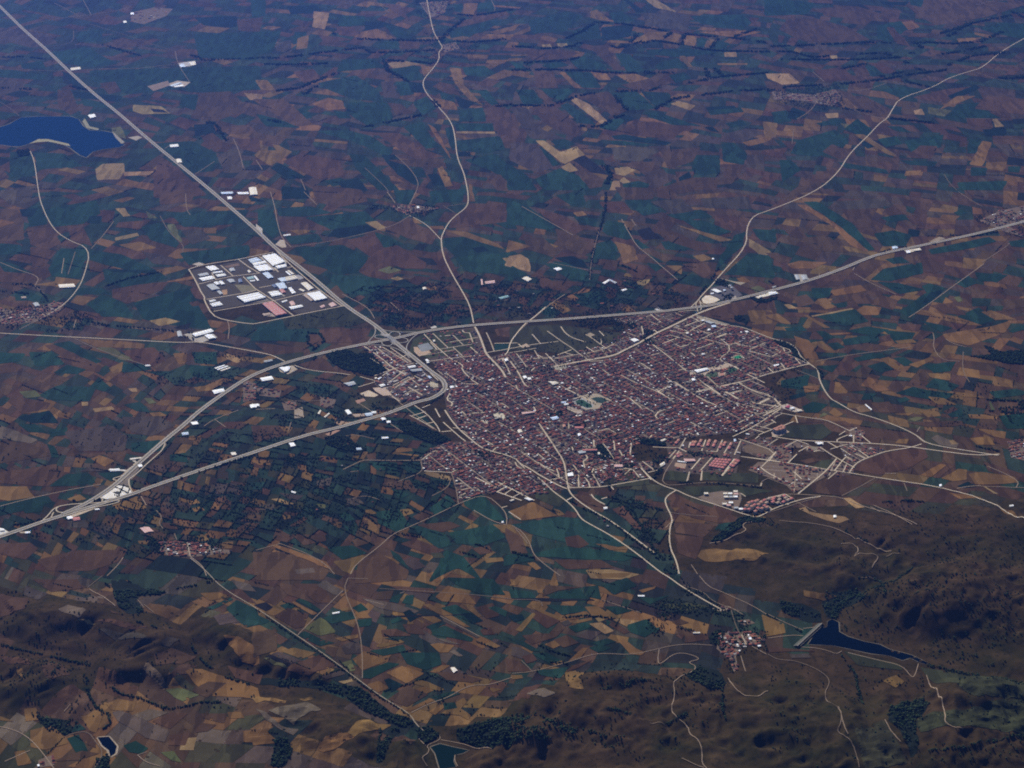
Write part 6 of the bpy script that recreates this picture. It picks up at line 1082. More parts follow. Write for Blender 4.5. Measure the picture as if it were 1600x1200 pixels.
 (800, 900, 4, '1535,432 1555,431 1556,440 1538,441', 5, 'white', 'barn', 'farm building', 'white barn right of the dam village')]
for ox, oy, k, s, h, c, nm, cat, lb in MISC:
    building(nm, lb, cat, quadW(ox, oy, k, s, h), h, c, gable=nm not in ('gas_station', 'school', 'apartment_block', 'bus_station'))
# white housing blocks on the building site, and the estates of flats
SITE = '745,587 805,587 873,560 880,592 815,628 873,626 755,628 815,700 737,716 788,733 880,765 940,780 505,585'
q0 = F1('1132,773 1139,770'); wv = world(q0); ux = wv[1] - wv[0]; ux /= np.linalg.norm(ux); uy = np.array([-ux[1], ux[0]])
def rect(c, a, l, w_):
    u = np.array([math.cos(a), math.sin(a)]); v = np.array([-u[1], u[0]])
    return np.array([c - u * l / 2 - v * w_ / 2, c + u * l / 2 - v * w_ / 2, c + u * l / 2 + v * w_ / 2, c - u * l / 2 + v * w_ / 2])
for i, s in enumerate(SITE.split()):
    c = world(P(1040, 700, 8, s))[0]
    building('apartment_block', ['cream','white','cream','pinkish','grey','pale'][i % 6] + ' flat block ' + place(c[0], c[1], world(P(1040, 700, 8, '490,550 950,550 950,790 490,790'))) + 'the brown building site', 'apartment block', rect(c, 0.02, 24, 20), 11, ['cream', 'white', 'cream', 'pink', 'grey', 'white'][i % 6], 'unfinished blocks on the building site', gable=False)
def dirang(a, b2):
    w_ = world(F1(a + ' ' + b2)); d = w_[1] - w_[0]; return math.atan2(d[1], d[0])
aE = dirang('1158,801', '1189,782')
EST = P(1040, 700, 8, '985,790 1010,750 1040,720 1080,695 1145,685 1195,715 1235,745 1265,770 1075,765 1110,735 1160,735 1120,700 1040,790 1120,820 1200,790 1150,775')
for i, p in enumerate(world(EST)):
    building('apartment_block', ('tall ' if i % 3 == 2 else ('low ' if i % 3 == 0 else '')) + 'flats ' + place(p[0], p[1], world(EST)) + 'the compact estate', 'apartment block', rect(p, aE, 21, 16), 15 + (i % 3) * 3, 'orange' if i % 3 else 'red', 'orange roofed flats of the compact estate')
EST2 = P(1040, 700, 8, '1230,670 1290,650 1350,640 1420,625 1480,615 1260,700 1340,690 1400,700 1470,690 1530,665 1570,650 1500,640 1340,660 1420,660')
for i, p in enumerate(world(EST2)):
    building('apartment_block', ('brown' if i % 2 else 'red') + ' roofed flats ' + place(p[0], p[1], world(EST2)) + 'the second estate', 'apartment block', rect(p, aE, 26, 15), 11, 'tan' if i % 2 else 'red', 'brown roofed flats of the second estate')
aV = dirang('1128,743', '1144,717')
for i in range(5):
    for j in range(4):
        a = P(1020, 600, 8, '690,1040 780,940 990,950 880,1075'); t_, s_ = (i + .5) / 5, (j + .5) / 4
        p = a[0] * (1 - t_) * (1 - s_) + a[3] * t_ * (1 - s_) + a[2] * t_ * s_ + a[1] * (1 - t_) * s_
        building('villa', 'dull red villa, %s from the left in the %s row of the villa block' % (['first', 'second', 'third', 'fourth', 'last'][i], ['nearest', 'second', 'third', 'farthest'][j]), 'villa', rect(world([p])[0], aV, 22, 17), 8, 'red', 'villas in the regular block')
for s in ['280,760 330,700', '470,790 510,720', '500,790 540,720', '560,790 610,700', '680,790 715,700', '750,800 790,710', '830,820 860,745', '880,790 910,730', '940,830 985,740', '890,910 915,880', '290,900 360,870', '300,925 370,890', '960,1040 1050,950', '990,1050 1080,960', '600,780 620,800', '690,770 700,720']:
    e = world(P(1020, 600, 8, s)); L = np.linalg.norm(e[1] - e[0]); k = max(2, int(L / 34)); a = math.atan2(*(e[1] - e[0])[::-1])
    for q in range(k):
        p = e[0] + (e[1] - e[0]) * (q + .5) / k
        building('row_house', '%s roofed row house %s' % (['red', 'orange', 'red', 'brown'][q % 4], place(p[0], p[1], world(F1('1040,690 1160,690 1150,740 1025,740'))) + 'the southern estate'), 'row house', rect(p, a, L / k * .74, 15), 8, ['red', 'orange', 'red', 'tan'][q % 4], 'row houses of the southern estate')
for s in ['400,600', '425,590', '455,575', '485,560', '510,570', '430,610', '475,600', '505,590']:
    p = world(P(1160, 600, 8, s))[0]
    building('apartment_block', 'orange flats with tall shaded fronts at the east end of the town', 'apartment block', rect(p, aE, 22, 18), 22, 'orange', 'tall orange flats')
for s in ['640,238', '665,262']:
    c = world(P(1060, 420, 8, s))[0]
    V = [(math.cos(a) * 9, math.sin(a) * 9, z) for z in (0, 20) for a in np.linspace(0, 2 * math.pi, 14)[:-1]] + [(0, 0, 25)]
    t = bpy.data.objects.new('silo', None); COL.objects.link(t); t.location = (c[0], c[1], 0); tag(t, 'cream round silo in the works yard, ' + ('farther one' if s[0:2] == '64' else 'nearer one'), 'silo')
    me = bpy.data.meshes.new('body'); me.from_pydata(V[:26], [], [(i, (i + 1) % 13, 13 + (i + 1) % 13, 13 + i) for i in range(13)]); obj('body', me, ROOFM['cream'], t)
    me = bpy.data.meshes.new('roof'); me.from_pydata([(x * 1.03, y * 1.03, z) for x, y, z in V[13:26]] + [V[26]], [], [(i, (i + 1) % 13, 13) for i in range(13)]); obj('roof', me, ROOFM['white'], t)

# ------------------------------------------------------------------ bridge of the interchange
pc = world(P(560, 480, 8, '300,318 500,470')); u = pc[1] - pc[0]; L = np.linalg.norm(u); u /= L; v = np.array([-u[1], u[0]]); c = pc.mean(0)
t = bpy.data.objects.new('road_bridge', None); COL.objects.link(t); t.location = (c[0], c[1], 0); t.rotation_euler = (0, 0, math.atan2(u[1], u[0])); tag(t, 'concrete road bridge where the two highways cross', 'bridge')
def boxm(x0, x1, y0, y1, z0, z1):
    me = bpy.data.meshes.new('box'); V = [(x, y, z) for z in (z0, z1) for x, y in ((x0, y0), (x1, y0), (x1, y1), (x0, y1))]
    me.from_pydata(V, [], [(0, 3, 2, 1), (4, 5, 6, 7), (0, 1, 5, 4), (1, 2, 6, 5), (2, 3, 7, 6), (3, 0, 4, 7)]); return me
M_DECK = plain('bridge_asphalt', (.10, .10, .10))
obj('deck', boxm(-34, 34, -15, 15, 6.2, 7.4), M_DECK, t)
for s in (-1, 1):
    obj('parapet', boxm(-34, 34, s * 15 - .4, s * 15 + .4, 6.2, 8.6), M_CONC, t); obj('pier', boxm(s * 14 - .8, s * 14 + .8, -13, 13, 0, 6.2), M_CONC, t)
    x0, x1 = (34, 110) if s > 0 else (-110, -34)
    V = [(x0, -15, 7.4 if s > 0 else .1), (x1, -15, .1 if s > 0 else 7.4), (x1, 15, .1 if s > 0 else 7.4), (x0, 15, 7.4 if s > 0 else .1)] + [(x0, -24, 0), (x1, -24, 0), (x1, 24, 0), (x0, 24, 0)]
    me = bpy.data.meshes.new('ramp'); me.from_pydata(V, [], [(0, 1, 2, 3), (4, 5, 1, 0), (3, 2, 6, 7), (5, 6, 2, 1), (7, 4, 0, 3)]); obj('approach_ramp', me, M_ROADG if 'M_ROADG' in globals() else plain('ramp_asphalt', (.19, .175, .155)), t)
# ------------------------------------------------------------------ dam
e = world(P(1200, 900, 4, '190,440 322,320')); u = e[1] - e[0]; L = np.linalg.norm(u); u /= L; c = e.mean(0)
t = bpy.data.objects.new('dam', None); COL.objects.link(t); t.location = (c[0], c[1], 0); t.rotation_euler = (0, 0, math.atan2(u[1], u[0])); tag(t, 'straight earth dam with a pale crest holding the reservoir', 'dam')
h = 12; V = []
for x in (-L / 2 - 15, L / 2 + 25): V += [(x, 26, -1), (x, 3.2, h), (x, -3.2, h), (x, -18, -1)]
me = bpy.data.meshes.new('embankment'); me.from_pydata(V, [], [(0, 1, 5, 4), (2, 3, 7, 6), (0, 3, 2, 1), (4, 5, 6, 7)]); obj('embankment', me, plain('grassed_rock_fill', (.032, .034, .016)), t)
obj('crest_road', boxm(-L / 2 - 15, L / 2 + 25, -3, 3, h - .3, h + .3), plain('crest_gravel', (.17, .145, .11)), t)
obj('stone_facing', boxm(-L / 2, L / 2, -11, -9, 3, h - 5), plain('grey_stone_facing', (.12, .11, .09)), t)

# ------------------------------------------------------------------ houses
def near_road(x, y, pad=0.0):
    r = np.zeros(len(x), bool)
    for W, hw in ROADLINES:
        x0, y0 = W.min(0) - hw - 12; x1, y1 = W.max(0) + hw + 12
        m_ = (x > x0) & (x < x1) & (y > y0) & (y < y1) & ~r
        if m_.any(): r[m_] = seg_dist(x[m_], y[m_], W) < hw + pad
    for c, rad in BLD_FOOT: r |= np.hypot(x - c[0], y - c[1]) < rad * .9
    return r
noyard = [world(P(ox, oy, k, s)) for ox, oy, k, s, c, nm in YARDS if nm and nm not in ('building_site',)]
ROOFS = np.array([(.175, .055, .040), (.25, .085, .055), (.12, .044, .038), (.085, .048, .046), (.055, .042, .046), (.30, .125, .075), (.12, .10, .10), (.34, .31, .28), (.78, .75, .70)])
RW = {'old': (.21, .17, .19, .13, .12, .075, .05, .065, .05), 'new': (.26, .22, .16, .10, .08, .10, .04, .03, .01), 'work': (.06, .06, .10, .10, .14, .08, .20, .16, .10), 'vil': (.20, .20, .18, .10, .06, .12, .06, .04, .04)}
ZONES = [ # outline, row direction (two pixels), row pitch, house pitch, fill, roofs, size factor, name
 ('695,600 692,592 745,560 800,592 870,578 960,560 1010,535 1070,560 1110,608 1150,600 1180,640 1200,660 1150,675 1060,686 1010,686 985,700 1000,735 960,748 930,760 890,761 856,748 812,722 790,709 750,697 720,672 700,640', '900,660', '960,640', 21, 16.5, .90, 'old', 1.05, 'the dense old town'),
 ('735,690 770,709 800,718 840,745 880,765 850,772 815,775 800,765 760,772 716,784 711,760 705,740 661,735 657,716 677,700 700,692', '700,730', '760,712', 20, 16, .92, 'old', 1.0, 'the south western quarter'),
 ('655,540 665,522 740,512 760,550 775,570 745,562 700,592 670,560', '680,545', '735,536', 30, 22, .42, 'new', 1.1, 'the new streets beside the interchange'),
 ('690,560 745,545 760,556 790,590 745,570 700,598 680,575', '700,600', '760,585', 20, 16, .85, 'old', 1.0, 'the north western quarter'),
 ('570,545 600,543 640,580 655,600 650,568 690,604 684,614 640,628 610,622 585,600 610,580', '590,610', '640,590', 21, 16, .80, 'work', 1.15, 'the workshop quarter'),
 ('565,542 590,540 640,560 650,575 625,588 600,570', '570,545', '620,575', 18, 20, .75, 'new', .95, 'the row estate beside the interchange'),
 ('760,560 790,552 870,558 960,535 1000,530 960,558 870,575 800,590 780,575', '780,570', '870,556', 24, 18, .72, 'old', 1.05, 'the northern quarter'),
 ('960,500 1010,490 1080,487 1040,510 985,535 960,532 985,510', '985,520', '1040,498', 24, 19, .6, 'old', 1.05, 'the northern tip of the town'),
 ('1010,535 1045,515 1092,492 1140,508 1190,525 1225,545 1262,569 1180,591 1110,608 1070,562', '1100,560', '1180,532', 23, 17.5, .70, 'new', 1.15, 'the north eastern quarter'),
 ('1110,608 1180,592 1215,620 1225,640 1200,668 1160,690 1185,650', '1110,660', '1200,620', 25, 19, .66, 'old', 1.1, 'the eastern quarter'),
 ('1160,690 1205,683 1210,700 1225,715 1200,720 1160,705', '1165,700', '1210,690', 22, 18, .6, 'new', 1.05, 'the eastern estate'),
 ('1210,722 1295,735 1290,745 1240,770 1225,755 1170,735 1185,722', '1200,745', '1260,750', 22, 18, .55, 'vil', 1.05, 'the south eastern houses'),
 ('1310,690 1350,694 1390,705 1345,722 1330,735 1318,712', '1310,700', '1350,722', 24, 19, .55, 'new', 1.05, 'the far eastern streets'),
 ('1255,698 1285,698 1288,706 1260,706', '1255,700', '1285,704', 20, 18, .7, 'new', 1.1, 'the cluster below the eastern ring road'),
 ('1205,720 1235,722 1240,700 1280,700 1240,690 1205,700', '1205,710', '1240,705', 22, 18, .45, 'vil', 1.05, 'the loose eastern houses'),
 ('1300,715 1335,735 1325,745 1290,745', '1300,735', '1330,740', 22, 18, .5, 'new', 1.05, 'the south eastern crossing'),
 ('885,765 900,764 975,756 1010,748 1000,735 1030,735 1020,720 960,725 900,735', '900,755', '980,745', 22, 17, .55, 'old', 1.0, 'the southern quarter'),
 ('1040,690 1160,690 1150,740 1130,745 1060,738 1025,735 1045,712', '1060,735', '1090,690', 26, 19, .30, 'new', 1.0, 'the southern estate'),
 ('252,848 275,846 320,850 335,855 345,862 330,868 300,870 262,868 250,860', '260,860', '320,852', 20, 15, .85, 'vil', 1.0, 'the lower left village'),
 ('330,856 362,860 358,866 335,864', '330,860', '360,862', 24, 22, .4, 'vil', .9, 'the lower left village'),
 ('1125,990 1170,988 1195,998 1190,1006 1165,1008 1150,1025 1153,1045 1147,1050 1140,1030 1120,1014', '1120,1005', '1180,1000', 20, 15, .68, 'vil', 1.05, 'the dam village'),
 ('1125,947 1142,948 1138,956 1122,952', '1122,950', '1140,954', 20, 15, .6, 'vil', .9, 'the dam village'),
 ('1152,970 1170,968 1180,974 1160,978', '1152,972', '1172,973', 24, 22, .4, 'vil', .9, 'the dam village'),
 ('0,482 30,486 60,480 85,472 100,474 92,488 60,502 20,508 0,506', '0,500', '80,485', 26, 20, .6, 'vil', 1.15, 'the western village'),
 ('610,322 630,320 660,322 685,326 650,332 635,336 622,330', '610,328', '670,325', 34, 24, .5, 'vil', 1.3, 'the northern village'),
 ('1205,142 1240,146 1270,148 1305,140 1316,155 1300,166 1260,158 1210,156', '1210,152', '1300,150', 44, 28, .5, 'vil', 1.5, 'the far north eastern village'),
 ('1530,345 1560,330 1600,322 1610,350 1575,352 1600,370 1570,362', '1540,345', '1600,330', 34, 23, .6, 'vil', 1.3, 'the village on the eastern highway'),
 ('1575,690 1610,685 1610,722 1580,715', '1575,705', '1600,700', 26, 18, .6, 'vil', 1.1, 'the village at the right edge'),
 ('205,20 240,12 270,14 260,25 225,38 205,34', '205,28', '260,18', 60, 40, .45, 'vil', 1.8, 'the farthest village on the left'),
 ('690,70 712,66 718,76 695,82', '690,76', '715,72', 50, 32, .5, 'vil', 1.6, 'the roadside hamlet far north'),
 ('655,4 700,2 695,20 672,28', '655,12', '695,10', 55, 40, .4, 'vil', 1.7, 'the farthest village in the centre'),
 ('400,605 440,610 436,622 405,618', '400,612', '436,616', 28, 20, .6, 'vil', 1.2, 'the brick works hamlet'),
 ('380,592 400,600 400,625 380,628', '382,610', '400,612', 28, 22, .45, 'vil', 1.2, 'the brick works hamlet'),
 ('440,628 462,628 465,640 445,642', '440,635', '465,635', 28, 20, .5, 'vil', 1.2, 'the hamlet above the lower highway'),
 ('500,620 525,625 520,638 500,635', '500,630', '522,632', 26, 20, .5, 'vil', 1.2, 'the hamlet above the lower highway'),
 ('300,880 1,880 1,881', '1,1', '2,2', 26, 20, 0, 'vil', 1, ''),
 ('1330,668 1352,675 1345,690 1325,682', '1328,680', '1350,680', 22, 18, .6, 'vil', 1.1, 'the hamlet under the hill road'),
 ('600,635 625,640 620,655 600,650', '600,645', '622,648', 28, 22, .3, 'work', 1.1, 'the highway strip'),
 ('930,800 960,822 950,830 925,812', '928,806', '955,822', 26, 26, .25, 'vil', .9, 'the river gardens'),
 ('60,1188 82,1180 85,1196 60,1200', '60,1192', '80,1188', 20, 14, .5, 'vil', 1, 'the lower left farm'),
 ('580,478 640,470 720,480 720,500 640,515 600,505', '590,490', '700,485', 60, 45, .10, 'vil', 1.1, 'the orchards'),
 ('760,450 980,440 1060,470 960,485 780,500', '760,480', '960,460', 70, 50, .10, 'vil', 1.2, 'the orchards'),
 ('200,640 520,640 640,700 640,880 300,900 180,830', '200,760', '600,700', 120, 90, .05, 'vil', .9, 'the hedged gardens')]
hs = []
townground = Acc(); streetA = Acc()
for zi, (out, a, b2, rp, hp, fill, pal, sz, zn) in enumerate(ZONES):
    if not zn: continue
    W = world(F1(out)); ang = dirang(a, b2)
    if zn not in ('the orchards', 'the hedged gardens', 'the river gardens', 'the highway strip'):
        ctr = W.mean(0); V, T = sheet(ctr + (W - ctr) * 1.01, 1.0 + .02 * zi); townground.add(V, T, np.array((.080, .058, .042)) if pal in ('old', 'new', 'work') else (.14, .10, .07))
    R = np.array([[math.cos(ang), math.sin(ang)], [-math.sin(ang), math.cos(ang)]]); Q = W @ R.T
    lo, hi = Q.min(0), Q.max(0)
    rows = np.arange(lo[1], hi[1], rp)
    for ri, yy in enumerate(rows):
        wob = lambda xs: yy + (ri // 2) * rp * .36 * 0 + 9 * (vnoise(xs, np.full_like(xs, yy), 160, 3 + zi) - .5) * 2
        xs = np.arange(lo[0], hi[0], hp * sz); xs = xs + rng.uniform(-.22, .22, len(xs)) * hp
        ys = wob(xs) + rng.uniform(-2.2, 2.2, len(xs)) + (4.0 if ri % 2 else 0)
        keep = rng.random(len(xs)) < fill * (1 if fill < .5 else (.6 + .8 * vnoise(xs, ys, 70, 9)))
        Pw = np.stack([xs, ys], 1) @ R
        keep &= inpoly(Pw[:, 0], Pw[:, 1], W)
        for p, k in zip(Pw, keep):
            if k: hs.append((p[0], p[1], ang + (math.pi / 2 if rng.random() < .3 else 0) + rng.normal(0, .07), sz, pal, zi))
        if ri % 2 == 1 and fill >= .5:                       # a lane behind every second row
            xs = np.arange(lo[0], hi[0], 22.0); ys = wob(xs) + rp * .52 + 2; Pw = np.stack([xs, ys], 1) @ R
            ins = inpoly(Pw[:, 0], Pw[:, 1], W) & (vnoise(xs, ys, 240, 12 + ri) > .30)
            run = []
            for p, k in list(zip(Pw, ins)) + [(None, False)]:
                if k: run.append(p)
                else:
                    if len(run) > 2:
                        V, T = ribbon(np.array(run), 5.0, 0, 1.45 + .002 * (zi % 40)); streetA.add(V, T, np.array((.33, .26, .185)) * rng.uniform(.5, 1.25))
                    run = []
    if fill >= .5:
        for xx in np.arange(lo[0] + 30, hi[0], 120 * sz):     # cross lanes
            ys = np.arange(lo[1], hi[1], 22.0); xs = xx + 14 * (vnoise(np.full_like(ys, xx), ys, 260, 77) - .5); Pw = np.stack([xs, ys], 1) @ R
            ins = inpoly(Pw[:, 0], Pw[:, 1], W) & (vnoise(xs, ys, 200, 5) > .38); run = []
            for p, k in list(zip(Pw, ins)) + [(None, False)]:
                if k: run.append(p)
                else:
                    if len(run) > 2:
                        V, T = ribbon(np.array(run), 5.5, 0, 1.46 + .002 * (zi % 40)); streetA.add(V, T, np.array((.33, .26, .185)) * rng.uniform(.5, 1.25)); ROADLINES.append((np.array(run), 3))
                    run = []
o = obj('town_ground', townground.mesh('town_ground'), M_YARD); tag(o, kind='structure')
o = obj('back_lanes', streetA.mesh('back_lanes'), M_ROAD); tag(o, kind='structure')
hx = np.array([h_[0] for h_ in hs]); hy = np.array([h_[1] for h_ in hs])
badh = near_road(hx, hy, 5.0)
for W in noyard: badh |= inpoly(hx, hy, W)
for W in (world(P(840, 600, 8, '740,770 840,760 900,900 830,960 700,900')), world(P(840, 600, 8, '960,1000 1200,1000 1230,1030 1150,1050 880,1060')), world(F1('1180,720 1215,722 1235,745 1200,745'))): badh |= inpoly(hx, hy, W)
hs = [h_ for h_, b_q in zip(hs, badh) if not b_q]
def house_arrays(l, w_, h, rh, roofc, wallc):
    V = [(-l / 2, -w_ / 2, -3), (l / 2, -w_ / 2, -3), (l / 2, w_ / 2, -3), (-l / 2, w_ / 2, -3), (-l / 2, -w_ / 2, h), (l / 2, -w_ / 2, h), (l / 2, w_ / 2, h), (-l / 2, w_ / 2, h)]
    e = .45; hip = l * .16
    V += [(-l / 2 - e, -w_ / 2 - e, h), (l / 2 + e, -w_ / 2 - e, h), (l / 2 + e, w_ / 2 + e, h), (-l / 2 - e, w_ / 2 + e, h), (-l / 2 + hip, 0, h + rh), (l / 2 - hip, 0, h + rh)]
    T = [(0, 1, 5), (0, 5, 4), (1, 2, 6), (1, 6, 5), (2, 3, 7), (2, 7, 6), (3, 0, 4), (3, 4, 7), (8, 9, 13), (8, 13, 12), (9, 10, 13), (10, 11, 12), (10, 12, 13), (11, 8, 12)]
    C = [wallc] * 8 + [roofc] * 6
    return np.array(V), np.array(T), np.array(C)
hs.sort(key=lambda h_: (h_[0] ** 2 + h_[1] ** 2))
ZW = {}
stuffH = Acc(); nind = 0
for i, (x, y, a, sz, pal, zi) in enumerate(hs):
    wgt = np.array(RW[pal]); ci = rng.choice(len(ROOFS), p=wgt / wgt.sum()); rc = ROOFS[ci] * rng.uniform(.55, 1.35)
    big_ = pal == 'work' and rng.random() < .35
    l = rng.choice([rng.uniform(9, 14), rng.uniform(12, 17), rng.uniform(17, 27)], p=[.45, .42, .13]) * sz * (1.7 if big_ else 1); w_ = rng.uniform(8.5, 12) * sz * (1.25 if big_ else 1)
    h = rng.choice([3.2, 6.2, 6.4, 9.3], p=[.25, .40, .20, .15]) * (1.3 if zi in (0,) and rng.random() < .12 else 1)
    flat = ci >= 7
    V, T, C = house_arrays(l * (.7 if ci == 8 else 1), w_ * (.8 if ci == 8 else 1), h, .3 if flat else rng.uniform(1.6, 2.6), rc, np.array((.36, .33, .29)) * rng.uniform(.55, 1.2))
    z0 = float(hz([x], [y])[0])
    if i < 300:
        me = mesh_np('house', V, T, C); o = obj('house', me, M_BUILD); o.location = (x, y, z0); o.rotation_euler = (0, 0, a)
        kind = {0: 'terracotta', 1: 'terracotta', 2: 'dark red', 3: 'brown', 4: 'grey brown', 5: 'orange', 6: 'grey', 7: 'pale', 8: 'white'}[int(ci)]
        if zi not in ZW: ZW[zi] = world(F1(ZONES[zi][0]))
        szn = 'long ' if l > 15.5 * sz else ('small ' if l < 12.5 * sz else ''); tl = 'tall ' if h > 8 else ('low ' if h < 4 else '')
        lb = '%s%s%s roof house %s%s' % (tl, szn, kind, place(x, y, ZW[zi]), ZONES[zi][8]); tag(o, lb, 'house', 'houses in ' + ZONES[zi][8])
    else:
        ca, sa = math.cos(a), math.sin(a)
        Vx = np.column_stack([V[:, 0] * ca - V[:, 1] * sa + x, V[:, 0] * sa + V[:, 1] * ca + y, V[:, 2] + z0]); stuffH.add(Vx, T, C)
o = obj('town_houses', stuffH.mesh('town_houses'), M_BUILD); tag(o, 'dense mass of small houses with brown red roofs filling the town', 'houses', kind='stuff')
print('houses', len(hs))
# ------------------------------------------------------------------ trees
TREES = []   # x, y, radius, height factor, shade, zone name
def scatter(poly, per_ha, r=(3.2, 5.4), name='', clump=0.0, seed=1, shade=1.0, avoid=True):
    W = poly; x0, y0 = W.min(0); x1, y1 = W.max(0); n_ = int((x1 - x0) * (y1 - y0) / 1e4 * per_ha)
    if n_ < 1: return
    n_ = min(n_, 60000)
    x = rng.uniform(x0, x1, n_); y = rng.uniform(y0, y1, n_); k = inpoly(x, y, W)
    if clump > 0:
        f = fbm(x, y, 110, seed, 3); k &= f > (.36 + .22 * clump) + rng.uniform(-.04, .04, n_)
    x, y = x[k], y[k]
    TREES.append(np.column_stack([x, y, rng.uniform(*r, len(x)), np.full(len(x), shade), np.full(len(x), zname(name))]))
ZN = []
def zname(n_):
    if n_ not in ZN: ZN.append(n_)
    return ZN.index(n_)
def treeline(W, sp, r=(3.0, 5.0), spread=3.0, gap=.25, name='', shade=1.0, seed=3):
    W = resample(W, sp); n_ = len(W)
    g = vnoise(np.arange(n_) * sp * 1.0, np.zeros(n_), 70, seed) > gap * 1.15 - .08
    W = W[g] + rng.normal(0, spread, (g.sum(), 2))
    TREES.append(np.column_stack([W, rng.uniform(*r, len(W)), np.full(len(W), shade), np.full(len(W), zname(name))]))
def Z(ox, oy, k, s): return world(P(ox, oy, k, s))
DENSE = [('the pine wood beside the interchange', 400, 300, 4, '430,1020 500,990 560,980 620,1010 720,1010 760,1050 800,1085 815,1110 770,1140 720,1150 620,1125 540,1110 480,1070', 150, 0),
 ('the wood south of the highway', 400, 600, 4, '880,230 940,220 1060,270 1200,330 1180,370 1100,370 1000,335 900,290', 130, 0), ('the dark grove below the highway', 400, 600, 4, '420,330 500,325 580,340 640,380 700,410 640,430 560,420 450,385', 110, .25),
 ('the north eastern tree belt', 1100, 480, 8, '880,415 960,425 1040,440 1090,465 1150,520 1180,560 1195,620 1310,700 1290,715 1190,650 1060,590 1110,555 1040,520 940,480', 150, 0), ('the pine slope at the right edge', 1200, 300, 4, '1340,955 1400,975 1460,1000 1600,985 1640,1080 1500,1075 1440,1060 1360,1045 1250,1025 1400,1020', 130, 0),
 ('the crescent wood', 800, 600, 4, '1235,992 1270,955 1320,915 1370,872 1425,838 1500,822 1590,842 1560,862 1470,868 1420,905 1370,940 1300,985 1260,1000', 140, 0),
 ('the valley wood in the lower left', 0, 900, 4, '690,30 780,20 900,80 1050,100 950,120 860,130 880,180 900,225 800,240 740,190 720,140', 120, .1), ('the hollow at the right of the valley wood', 0, 900, 4, '920,95 1050,100 1000,120 940,118', 130, 0),
 ('the ravine wood in the lower centre', 400, 900, 4, '0,640 200,640 400,650 540,680 660,700 760,790 850,860 960,890 1060,985 980,960 880,930 760,880 640,830 560,750 420,710 250,690 0,680', 95, .15),
 ('the wood above the green pond', 400, 900, 4, '1000,960 1080,940 1120,970 1150,990 1130,1010 1060,1055 1010,1010', 120, 0), ('the wooded bank at the bottom', 400, 900, 4, '1250,960 1350,930 1600,880 1600,1060 1500,1070 1350,1060 1260,1030', 90, .2),
 ('the wooded hillside at the bottom', 800, 900, 4, '0,860 200,880 330,920 500,970 600,1000 480,1030 300,1030 150,1020 0,1050', 80, .35), ('the southern park of the town', 840, 600, 8, '740,770 830,760 900,880 940,930 860,960 760,920 680,880', 130, 0), ('the southern park of the town', 840, 600, 8, '960,1000 1200,1000 1230,1020 1150,1050 1000,1058 960,1050', 120, 0),
 ('the dark trees in the old town', 840, 600, 8, '430,480 600,470 600,560 470,540', 80, .1), ('the dark trees in the old town', 840, 600, 8, '130,380 330,330 340,400 260,410 160,405', 90, .1), ('the dark trees in the old town', 840, 600, 8, '880,620 1020,640 980,690 820,720 760,700', 90, .2), ('the trees above the river', 840, 600, 8, '1200,660 1320,680 1600,740 1600,780 1400,760 1200,730', 120, .1),
 ('the trees in the old town', 640, 600, 8, '800,830 1000,850 1050,890 900,960 840,900', 90, .1), ('the trees at the avenue crossing', 960, 480, 8, '360,360 420,370 520,450 480,480 380,440', 110, 0), ('the trees at the avenue crossing', 960, 480, 8, '370,280 470,290 500,340 380,350', 90, 0), ('the trees at the north edge', 960, 480, 8, '170,190 270,200 280,270 180,270', 130, 0),
 ('the river grove', 1020, 600, 8, '0,920 100,840 280,830 240,900 170,1000 120,1100 0,1200', 70, .3), ('the hedge of the estate', 1020, 600, 8, '400,850 620,850 860,870 830,930 700,900 500,900', 100, .1), ('the trees of the junction', 1060, 420, 8, '480,120 560,140 640,190 640,240 560,220 440,185', 130, 0), ('the trees of the junction', 1060, 420, 8, '540,330 700,310 690,400 560,400', 60, 0),
 ('the trees under the roadside yard', 1060, 420, 8, '900,350 1000,375 1100,385 1240,340 1240,365 1100,430 1000,430 900,380', 90, 0), ('the clump on the brown field', 1060, 420, 8, '700,600 860,570 900,640 840,720 820,680 700,660', 110, .1), ('the dam valley', 800, 900, 4, '1230,380 1280,330 1330,350 1310,420 1330,470 1290,440 1240,420', 70, 0), ('the dam valley', 800, 900, 4, '1080,620 1180,560 1300,600 1350,680 1240,720 1120,650', 60, .2),
 ('the right hand ravine', 1200, 900, 4, '760,820 860,780 960,760 1010,800 920,900 940,1100 900,1140 860,1040 820,950 740,900', 75, .15), ('the bank of the western lake', 0, 0, 4, '100,940 180,930 190,970 120,980', 110, 0), ('the shadowed slope above the reservoir', 1200, 900, 4, '360,100 560,80 620,130 460,200 430,270 380,270 340,190', 60, .2),
 ('the reservoir hill', 1200, 900, 4, '60,160 200,170 330,220 340,290 240,290 100,230', 60, .25), ('the gully beside the pond', 0, 900, 4, '600,1150 680,1120 690,1200 590,1210', 120, 0), ('the hill woods in the lower left', 0, 900, 4, '230,880 420,900 480,960 420,1000 340,1000 270,940', 60, .2), ('the far right woods', 1200, 600, 4, '1380,90 1600,100 1600,190 1450,180 1400,130', 60, .3),
 ('the green slopes at the centre bottom', 400, 900, 4, '860,930 900,960 830,1060 780,1170 750,1170 770,1070', 90, .1), ('the lower left bottom gully', 400, 900, 4, '120,1000 200,1020 230,1090 180,1200 90,1190 110,1090', 80, .1)]
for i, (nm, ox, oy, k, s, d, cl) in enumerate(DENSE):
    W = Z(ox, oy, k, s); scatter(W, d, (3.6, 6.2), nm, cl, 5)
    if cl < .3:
        V, T = sheet(rough_edge(W, .15, 8, 30), .95 + .01 * i); o = obj('forest_floor', mesh_np('forest_floor', V, T, (.010, .014, .009)), M_YARD); tag(o, kind='structure')
